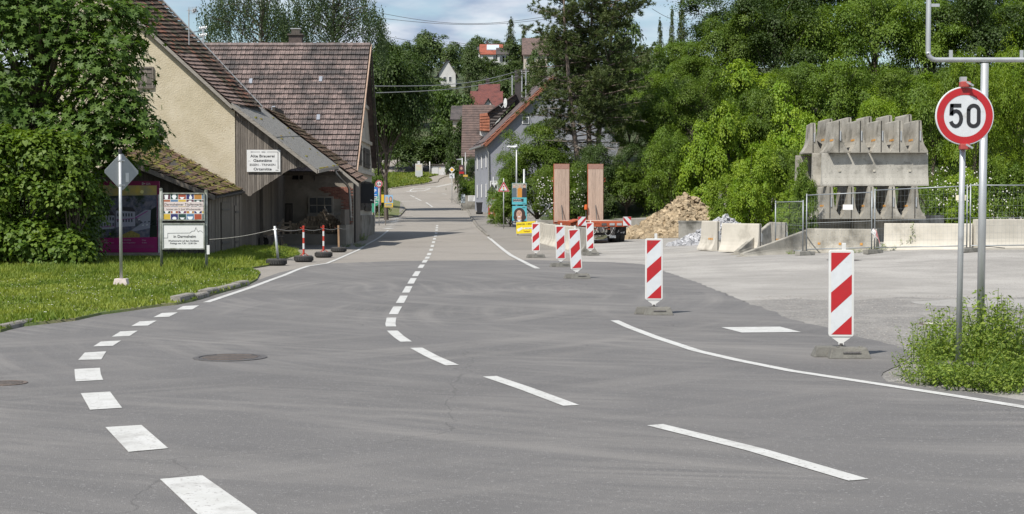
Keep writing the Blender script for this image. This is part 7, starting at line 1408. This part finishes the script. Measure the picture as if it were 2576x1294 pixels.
# ---- the pine: three stems, dead lower branches, needle tufts above
b = Vector((P(1483, 500, 93).x, 93, H(5, 93) - .2)); t = thing('pine_tree', 'tall dark pine with bare grey trunks and dead lower branches', 'tree', b)
rr = random.Random(5); stems = [[(1462, 590), (1455, 420), (1440, 300), (1430, 190), (1420, 60), (1418, -60)], [(1490, 590), (1485, 430), (1480, 300), (1478, 180), (1488, 60), (1490, -90)], [(1496, 590), (1500, 420), (1510, 300), (1525, 190), (1540, 80), (1550, -20)]]
mb = MB()
for k, st in enumerate(stems): mb.tube([P(x, y, 93 + (k - 1) * .8) - b for x, y in st], [.2, .17, .15, .12, .08, .03], 8)
part(mb, 'trunk', m_barkp, t); mb = MB(); mbl = MB(); tufts = []
for k in range(250):
    st = stems[rr.randrange(3)]; u = rr.uniform(.16, 1) ; i = u * 5; a = st[min(4, int(i))]; c = st[min(5, int(i) + 1)]; f = i - int(i); Y0 = 93 + rr.uniform(-.8, .8); p0 = P(a[0] + (c[0] - a[0]) * f, a[1] + (c[1] - a[1]) * f, Y0); a_ = rr.uniform(0, 6.28); hfrac = (p0.z - b.z) / 15
    Lb = (3.4 - 1.3 * max(0, hfrac - .5) * 2) * rr.uniform(.55, 1.05); dead = hfrac < .30 or (hfrac < .46 and rr.random() < .3)
    if dead: Lb *= .85
    e = p0 + Vector((math.cos(a_) * Lb, math.sin(a_) * Lb, rr.uniform(-.1, .9) if not dead else rr.uniform(-.6, .3))); md = p0.lerp(e, .5) + Vector((0, 0, rr.uniform(-.15, .15)))
    (mbl if dead else mb).tube([p0 - b, md - b, e - b], [.05, .03, .01], 4)
    if dead:
        for q in range(5): s0 = p0.lerp(e, rr.uniform(.3, 1)); mbl.tube([s0 - b, s0 - b + Vector((rr.uniform(-.6, .6), rr.uniform(-.6, .6), rr.uniform(-.35, .35)))], [.016, .005], 3)
    else:
        for q in range(19): s0 = p0.lerp(e, rr.uniform(.3, 1.08)); tufts.append(s0 - b + Vector((rr.gauss(0, .32), rr.gauss(0, .32), rr.gauss(.1, .2))))
part(mb, 'branches', m_barkp, t); part(mbl, 'dead_branches', m_dead, t)
T = np.array([tuple(q) for q in tufts]); npt = 34; r = np.random.default_rng(3); idx = np.repeat(np.arange(len(T)), npt); d = unit(len(idx), r) + np.array([0, 0, .55]); d /= np.linalg.norm(d, axis=1, keepdims=True); sz = r.uniform(.16, .30, len(idx)); p = T[idx] + d * sz[:, None] * .5; nr = np.cross(d, unit(len(idx), r)); nr /= np.linalg.norm(nr, axis=1, keepdims=True)
V, Fq = leaf_quads(p, nr, sz, .16, r, 0.0, tdir=d * 8); obj('crown', np_mesh('crown', V, Fq, m_needle, np.clip(r.random(len(T))[idx] * .7 + r.random(len(idx)) * .3, 0, 1)), t)
# ---- weeping birches behind the old farmhouse
def birch(xc, Y, x0, x1, ytop, label, seed, ns):
    r_ = random.Random(seed); b = ground(xc, Y, -.1); t = thing('birch_tree', label, 'tree', b); top = P(xc, ytop, Y) - b; mb = MB(); s = ppm(Y)
    mb.tube([(0, 0, 0), (.2, 0, top.z * .4), (-.15, 0, top.z * .7), (.1, 0, top.z)], [.2, .15, .09, .02], 8); br = MB(); pts = []; ti = []
    X0, X1 = P(x0, 0, Y).x - b.x, P(x1, 0, Y).x - b.x
    for k in range(ns):
        ex = r_.uniform(X0, X1); ey = r_.uniform(-2.6, 2.6); env = 1 - abs((ex - (X0 + X1) / 2) / ((X1 - X0) / 2)) ** 2.2; zs = 12.0 + (top.z - 12.4) * (.25 + .75 * env * r_.random()) + r_.uniform(-.3, .8)
        if k % 4 == 0: z0 = min(top.z * .95, max(top.z * .38, zs - r_.uniform(.5, 2.4))); br.tube([(0, 0, z0), (ex * .5, ey * .5, (z0 + zs) / 2 + .5), (ex, ey, zs)], [.035, .022, .008], 4)
        Ls = r_.uniform(1.3, 3.6); n = int(Ls * 22)
        for q in range(n): u = q / n; pts.append((ex + .22 * math.sin(u * 3 + k) + r_.gauss(0, .09), ey + r_.gauss(0, .11), zs - u * Ls)); ti.append(r_.random())
    part(mb, 'trunk', m_birch, t, smooth=True); part(br, 'branches', m_bark, t); r = np.random.default_rng(seed); p = np.array(pts); nr = unit(len(p), r) * np.array([1, 1, .5]); nr /= np.linalg.norm(nr, axis=1, keepdims=True)
    V, Fq = leaf_quads(p, nr, r.uniform(.09, .16, len(p)), .7, r, .1, tdir=np.tile([0, 0, -2.0], (len(p), 1))); obj('crown', np_mesh('crown', V, Fq, m_lfbirch, ti), t)
birch(662, 96, 512, 730, -110, 'left weeping birch above the old farmhouse ridge', 4, 270); birch(842, 101, 715, 968, -120, 'right weeping birch above the old farmhouse ridge', 6, 400)
# ---- trees across the street beyond the old farmhouse
plant('tall', P(972, 300, 112).x, 112, P(0, 112, 112).z - .9, 260 / ppm(112), 'large dark tree overhanging the far junction', rz=.3); plant('tall', P(1010, 300, 208).x, 208, P(0, 96, 208).z - H(-16, 208), 200 / ppm(208), 'dark tree on the slope right behind the large one', rz=2); plant('tall', P(958, 300, 138).x, 138, P(0, 140, 138).z - 2, 230 / ppm(138), 'dark tree between the two largest of the junction', rz=1); plant('hedge', P(938, 300, 118).x, 120, 5.0, 3.2, 'leafy dark shrub behind the old farmhouse corner', 'shrub', rz=4)
plant('fard', P(1150, 300, 176).x, 177, P(0, 300, 177).z - H(-7, 177), 70 / ppm(177), 'rounded dark bush below the dark roof up the street', 'shrub')
plant('fard', P(1135, 300, 190).x, 196, P(0, 215, 196).z - H(-8, 196), 130 / ppm(196), 'dark tree behind the transformer hut'); plant('far', P(1180, 300, 182).x, 186, P(0, 330, 186).z - H(-5, 186), 90 / ppm(186), 'olive bush left of the mottled roof', 'shrub')
row(['fard', 'far', 'fard', 'fard'], [1000, 1045, 1090, 1140], 196, [330, 350, 335, 345], [120, 110, 110, 100], 'low dark tree behind the grass slope, %s from the left', 'trees behind the grass slope')
# ---- hillside trees
hill = [('far', 1085, 80, 320, 110), ('far', 1050, 98, 300, 100), ('far', 1000, 104, 280, 110), ('far', 955, 110, 270, 100), ('far', 1135, 103, 300, 70), ('far', 1172, 108, 345, 64), ('far', 1212, 92, 420, 80), ('fir', 1285, 40, 420, 80), ('fir', 1318, 58, 420, 60), ('far', 1303, 98, 330, 90), ('far', 1262, 100, 430, 70), ('far', 1184, 122, 262, 60), ('far', 1236, 148, 300, 80), ('far', 1205, 142, 290, 60), ('far', 1290, 152, 285, 90), ('fir', 1176, 176, 236, 62), ('fir', 1150, 205, 224, 54), ('far', 1122, 208, 240, 56), ('far', 1270, 196, 236, 90), ('far', 1316, 178, 220, 90), ('far', 1222, 196, 250, 60), ('far', 1352, 128, 235, 76), ('far', 1345, 92, 400, 80), ('far', 1400, 88, 330, 100), ('far', 1085, 192, 250, 80), ('fard', 1050, 185, 230, 100), ('fard', 1120, 250, 215, 90), ('fard', 1165, 250, 208, 44), ('far', 1560, 50, 230, 140), ('far', 1610, 108, 200, 120), ('far', 1660, 100, 180, 110), ('fir', 1660, 40, 260, 60), ('fir', 1715, -20, 240, 90), ('far', 1450, 80, 260, 120), ('fir', 1690, 10, 250, 60)]
words_ = {'far': 'rounded tree', 'fir': 'dark conifer', 'fard': 'dark leafy tree'}
for k, (kd, x, yt, Y, wpx) in enumerate(hill):
    q = P(x, 200, Y); h0 = H(q.x, Y); hg = max(3.5, P(x, yt, Y).z - h0)
    left = sum(1 for i_, a in enumerate(hill) if a[0] == kd and (a[1], i_) < (x, k)); plant(kd, q.x, Y, min(hg, 19), wpx / ppm(Y), '%s on the distant hillside, %s of its kind from the left' % (words_[kd], ordn(left)), group='trees on the hillside', z=None if hg <= 19 else h0 + hg - 19)
# ---- chestnut and undergrowth on the far left
b = ground(95, 45.5, 0); t = thing('chestnut_tree', 'large chestnut tree with drooping palmate leaves shading the yellow house', 'tree', b)
pl3 = lambda x, y, Y: tuple(P(x, y, Y) - b)
lob = [(pl3(120, 60, 45), (2.6, 2.4, 2.2)), (pl3(270, 40, 44.5), (1.3, 1.6, .8)), (pl3(250, 150, 44), (1.45, 1.5, 1.0)), (pl3(295, 110, 44), (.8, 1.0, .5)), (pl3(320, 262, 44), (.8, 1, .4)), (pl3(275, 250, 43.8), (1.3, 1.4, .9)), (pl3(355, 310, 43.8), (.75, .9, .4)), (pl3(290, 330, 43.6), (1.2, 1.2, .7)), (pl3(370, 350, 44), (.5, .6, .35)), (pl3(50, 240, 45), (2.6, 2.2, 2.2)), (pl3(190, 330, 44), (1.6, 1.4, 1.1)), (pl3(345, 30, 44.8), (.7, .9, .35)), (pl3(40, 20, 45), (2.6, 2.2, 2.2)), (pl3(235, 400, 44), (1.2, 1.1, .7)), (pl3(20, 430, 45.5), (2.2, 1.8, 1.8)), (pl3(120, 450, 46), (1.5, .8, 1.2)), (pl3(205, 470, 46), (.8, .5, .7))]
r = np.random.default_rng(17); p, nr, ti, C, g = crown_pts(lob, 2300, 5, .40, r, low=-.7, shell=.35, rnd=.5, up=.55)
n = len(p); P5 = np.repeat(p, 6, 0); N5 = np.repeat(nr, 6, 0); T5 = np.repeat(ti, 6); k6 = np.tile(np.arange(6), n); base_t = unit(n, r); base_t -= nr * np.sum(base_t * nr, axis=1, keepdims=True); base_t /= np.linalg.norm(base_t, axis=1, keepdims=True); bt = np.cross(nr, base_t)
ang = (k6 - 2.5) * .85; td = np.repeat(base_t, 6, 0) * np.cos(ang)[:, None] + np.repeat(bt, 6, 0) * np.sin(ang)[:, None] - N5 * .32; td /= np.linalg.norm(td, axis=1, keepdims=True)
sz = np.repeat(r.uniform(.12, .21, n), 6) * (1 - .07 * np.abs(k6 - 2.5)); V, Fq = leaf_quads(P5 + td * sz[:, None] * .5, N5, sz, .4, r, .06, tdir=td * 12)
obj('crown', np_mesh('crown', V, Fq, m_lfc, T5), t)
part(trunk_mb((0, 0, -.1), (.3, 0, 8.6), .34, .12, [tuple(C[i]) for i in r.choice(len(C), 60, replace=False)], .25, 3, 9), 'trunk', m_bark, t)
def bush(x, y, Y, lob_, n, lpc, leaf, m, label, seed, clump=.3, **kw):
    b = ground(x, Y, .05); t = thing('bush', label, 'bush', b, group='undergrowth at the left'); L_ = [(tuple(P(cx0, cy0, Y + dy) - b), q) for cx0, cy0, dy, q in lob_]
    cm, C = crown_mesh('foliage', L_, n, lpc, clump, leaf, m, seed, **kw); obj('foliage', cm, t); mb = MB(); rr = random.Random(seed)
    for i in range(24): e = Vector(C[rr.randrange(len(C))]); mb.tube([(rr.uniform(-.3, .3), rr.uniform(-.3, .3), -.05), tuple(e * .5 + Vector((0, 0, .25))), tuple(e)], [.03, .02, .006], 4)
    part(mb, 'stems', m_bark, t); return t
bush(90, 640, 43.6, [(20, 560, 0, (1.6, .8, 1.3)), (110, 500, .3, (1.3, .7, 1.3)), (150, 590, 0, (1.0, .7, .8)), (40, 420, .6, (1.6, .8, 1.1)), (200, 540, .8, (.6, .5, .8))], 420, 60, .12, m_lfc, 'deep dark undergrowth below the chestnut tree', 37, .3, aspect=.7, low=-.8)
_rb = random.Random(4)
_lb = [(_rb.uniform(-60, 175), _rb.uniform(330, 640), _rb.uniform(-.5, .8), (_rb.uniform(.35, .8), _rb.uniform(.35, .7), _rb.uniform(.3, .65))) for _ in range(24)] + [(_rb.uniform(-50, 205), _rb.uniform(575, 655), _rb.uniform(-.6, .3), (_rb.uniform(.4, .7), _rb.uniform(.35, .6), _rb.uniform(.25, .45))) for _ in range(14)]
bush(60, 640, 41, _lb, 760, 40, .13, leafmat('leaf_sunlit_maple', (.062, .125, .013), (.15, .215, .024), .34), 'young maple bush with broad lit leaves at the left edge', 31, .26, aspect=.9, low=-.7, shell=.2)  # mid-green leaf colour of the young maple
bush(165, 645, 42.5, [(160, 560, 0, (.95, 1, 1.3)), (195, 610, -.3, (.65, .7, .7)), (140, 630, -.4, (.9, .7, .55)), (215, 500, .6, (.55, .6, .7))], 240, 60, .11, m_lfc, 'dark spreading bush covering the left end of the billboard', 33, .3, aspect=.75, low=-.8)
bush(175, 400, 41, [(178, 400, 0, (.28, .3, .5)), (185, 450, 0, (.5, .5, .5)), (170, 500, 0, (.7, .6, .6))], 90, 46, .11, leafmat('leaf_sunlit_maple', (.085, .16, .014), (.20, .27, .026), .38), 'slender sapling shoot rising out of the undergrowth', 35, .25, aspect=.85)
# ---- grass
def in_poly(x, y, poly):
    c = np.zeros(len(x), bool); j = len(poly) - 1
    for i in range(len(poly)):
        xi, yi = poly[i]; xj, yj = poly[j]; c ^= ((yi > y) != (yj > y)) & (x < (xj - xi) * (y - yi) / (yj - yi + 1e-12) + xi); j = i
    return c
def blades(n, poly, xr_, yr_, hf, z0, seed, m, wid=.012):
    r = np.random.default_rng(seed); x = r.uniform(*xr_, n); y = yr_[0] + (yr_[1] - yr_[0]) * r.random(n) ** 1.25; k = in_poly(x, y, poly); k &= (np.abs(x) < .40 * y); x, y = x[k], y[k]; n = len(x); h = hf(x, y) * r.uniform(.5, 1.3, n); a = r.uniform(0, 6.28, n); ln = r.normal(size=(n, 2)) * .38
    zb = np.array([z0 if z0 is not None else H(x[i], y[i]) for i in range(n)]) if z0 is None else np.full(n, z0); w_ = wid * (1 + y / 30)
    V = np.stack([np.stack([x + np.cos(a) * w_, y + np.sin(a) * w_, zb], 1), np.stack([x - np.cos(a) * w_, y - np.sin(a) * w_, zb], 1), np.stack([x + ln[:, 0] * h, y + ln[:, 1] * h, zb + h], 1)], 1).reshape(-1, 3)
    pat = .5 + .25 * np.sin(x * 1.3 + 2 * np.sin(y * .7)) + .25 * np.sin(x * 3.7 + 1.3 * np.sin(y * 2.9)); return np_mesh('grass', V, np.arange(3 * n).reshape(-1, 3), m, np.clip(pat * .6 + r.random(n) * .4, 0, 1))
m_gr = leafmat('grass_blade', (.085, .15, .016), (.27, .30, .05), .36, .6)
tallness = lambda x, y: (.055 + .035 * np.clip(np.sin(x * 1.9 + np.sin(y * 1.1)) * np.sin(y * 1.3 + 1.5 * np.sin(x * .8)), 0, 1)) + .12 * np.clip((y - 33.5) / 3, 0, 1) * (x < -8.4) + .15 * np.exp(-((y - 38.6) / .7) ** 2) * (x > -9.3) * (x < -7.6) + .02 * np.sin(x * 2) * np.sin(y * 1.7)
tag(obj('grass', blades(210000, VERGE, (-22, -5.5), (19.5, 64), tallness, .045, 5, m_gr)), 'sunlit lawn grass on the verge at the left', 'grass', kind='stuff')
V = []; Fq = []; rr = random.Random(12)
for k in range(420):
    x, y = rr.uniform(-14, -5.6), rr.uniform(20, 40)
    if not in_poly(np.array([x]), np.array([y]), VERGE)[0]: continue
    s_ = rr.uniform(.008, .016); n0 = len(V); z = .085 + rr.uniform(.03, .07)
    for i in range(5): V.append((x + s_ * math.cos(i * 1.257), y + s_ * math.sin(i * 1.257), z))
    V.append((x, y, z + .006)); Fq += [(n0 + i, n0 + (i + 1) % 5, n0 + 5) for i in range(5)]
tag(obj('daisies', np_mesh('daisies', V, Fq, MATS['petal'])), 'tiny white daisies scattered through the verge grass', 'flowers', kind='stuff')
ip = [(p.x, p.y) for p in wi]; tag(obj('grass', blades(9000, ip, (min(p[0] for p in ip), max(p[0] for p in ip)), (min(p[1] for p in ip), max(p[1] for p in ip)), lambda x, y: .16 + 0 * x, None, 6, m_gr, .02)), 'grass on the small island by the 3,5t sign', 'grass', kind='stuff')
ip = [(p.x, p.y) for p in ws]; tag(obj('grass', blades(14000, ip, (min(p[0] for p in ip), max(p[0] for p in ip)), (min(p[1] for p in ip), max(p[1] for p in ip)), lambda x, y: .25 + 0 * x, None, 7, m_gr, .02)), 'grass on the slope at the far junction', 'grass', kind='stuff')
# ---- weeds
def weed_proto(seed, h, spread, nst, lf):
    r_ = random.Random(seed); mb = MB(); pts = []; nrm = []; sz = []
    for k in range(nst):
        a = r_.uniform(0, 6.28); d_ = spread * math.sqrt(r_.random()); hh = h * r_.uniform(.45, 1) * (1 - .35 * d_ / spread); b0 = Vector((d_ * .55 * math.cos(a), d_ * .55 * math.sin(a), 0)); e = Vector((d_ * 1.2 * math.cos(a), d_ * 1.2 * math.sin(a), hh)); mb.tube([b0, b0.lerp(e, .5) + Vector((0, 0, .04)), e], [.005, .004, .002], 3, False)
        for q in range(int(hh / .012)):
            u = r_.random() ** .8; c = b0.lerp(e, u); w_ = .10 * (1 - u * .65); a2 = r_.uniform(0, 6.28); pts.append((c.x + w_ * math.cos(a2), c.y + w_ * math.sin(a2), c.z + r_.uniform(-.02, .04))); nrm.append((math.cos(a2) * .5, math.sin(a2) * .5, 1)); sz.append(lf * r_.uniform(.6, 1.4) * (1.15 - .5 * u))
    r = np.random.default_rng(seed); nr = np.array(nrm) + unit(len(pts), r) * .6; nr /= np.linalg.norm(nr, axis=1, keepdims=True); V, Fq = leaf_quads(np.array(pts), nr, np.array(sz), .5, r, .1)
    return np_mesh('leaves', V, Fq, leafmat('weed_leaf', (.105, .175, .024), (.235, .295, .05), .38), r.random(len(pts))), mb.mesh('stems', MATS['weed_leaf'])
WP = [weed_proto(1, .62, .36, 15, .055), weed_proto(2, .40, .38, 20, .05), weed_proto(3, .9, .24, 7, .06)]
def weed(X, Y, k, sc, label, group='weeds around the sign poles'):
    t = thing('weed_plant', label, 'weed', (X, Y, H(X, Y)), random.uniform(0, 6.28), group); t.scale = (sc, sc, sc); obj('leaves', WP[k][0], t); obj('stems', WP[k][1], t)
for i in range(40):
    x = 2302 + 300 * random.random(); y = random.uniform(885 + 30 * random.random(), 968 + (x - 2302) * .10); p = G(x, y); weed(p.x, p.y, 1 if y > 955 else random.choice((0, 0, 1, 2)), random.uniform(.7, 1.12) * (.6 + .4 * sm(2300, 2440, x)), 'leafy green weed in the clump around the foot of the sign poles')
for i, (x, y, sc) in enumerate(((2500, 925, 1.25), (2475, 915, 1.0), (2400, 905, 1.05), (2535, 925, 1.0), (2303, 918, .75), (2352, 922, .7), (2560, 935, 1.05), (2445, 920, .9), (2380, 930, .8), (2520, 905, 1.1), (2425, 940, .75), (2330, 940, .6), (2490, 945, .8), (2555, 915, 1.1))):
    p = G(x, y); weed(p.x, p.y, 2, sc, 'tall weed stalk standing up from the clump, %s of the tall ones' % ordn(i), 'tall weed stalks')
for i, (x, y, k, sc) in enumerate(((2270, 628, 0, 1.1), (2300, 627, 2, 1.3), (2240, 630, 1, .9), (2345, 624, 0, .9), (2200, 634, 1, .7), (2150, 637, 1, .6), (2570, 618, 0, .8), (1990, 640, 1, .5))): p = G(x, y); weed(p.x, p.y - .1, k, sc, 'weed growing at the foot of the fence, %s listed' % ordn(i) if False else 'green weed at the foot of the yard fence', 'weeds along the fence')
for x, y, k, sc in ((705, 655, 0, 1.4), (655, 650, 1, 1.3), (735, 648, 1, .9), (905, 622, 1, .8), (912, 606, 0, .9), (870, 622, 1, .6)): p = G(x, y); weed(p.x, p.y, k, sc, 'weed tuft beside the rope posts and the farmhouse wall', 'weeds by the farmhouse')
# ---- loose gravel on the shoulder and yard edge
V = []; Fq = []; r = random.Random(9)
for k in range(9000):
    x = r.uniform(1900, 2620); y = 745 + 235 * r.random() ** 1.2; p = G(x, y) if k % 1 == 0 else None; edge_y = np.interp(x, [1896, 1991, 2086, 2152, 2215, 2290], [770, 806, 828, 848, 862, 889]) if x < 2290 else 2000
    if x < 2290 and edge_y < y < (930 if x > 2235 else 2000): continue
    if x >= 2217 and y > 974 + (x - 2300) * .13: continue
    s_ = r.uniform(.006, .022); n0 = len(V); a = r.uniform(0, 6.28)
    for i in range(4): V.append((p.x + s_ * r.uniform(.7, 1.3) * math.cos(a + i * 1.57), p.y + s_ * r.uniform(.7, 1.3) * math.sin(a + i * 1.57), p.z - .002))
    V.append((p.x + s_ * .2, p.y, p.z + s_ * r.uniform(.5, .9))); Fq += [(n0 + i, n0 + (i + 1) % 4, n0 + 4) for i in range(4)]
tag(obj('gravel', np_mesh('gravel', V, Fq, m_grav)), 'loose grey gravel along the edge of the asphalt', 'gravel', kind='stuff')
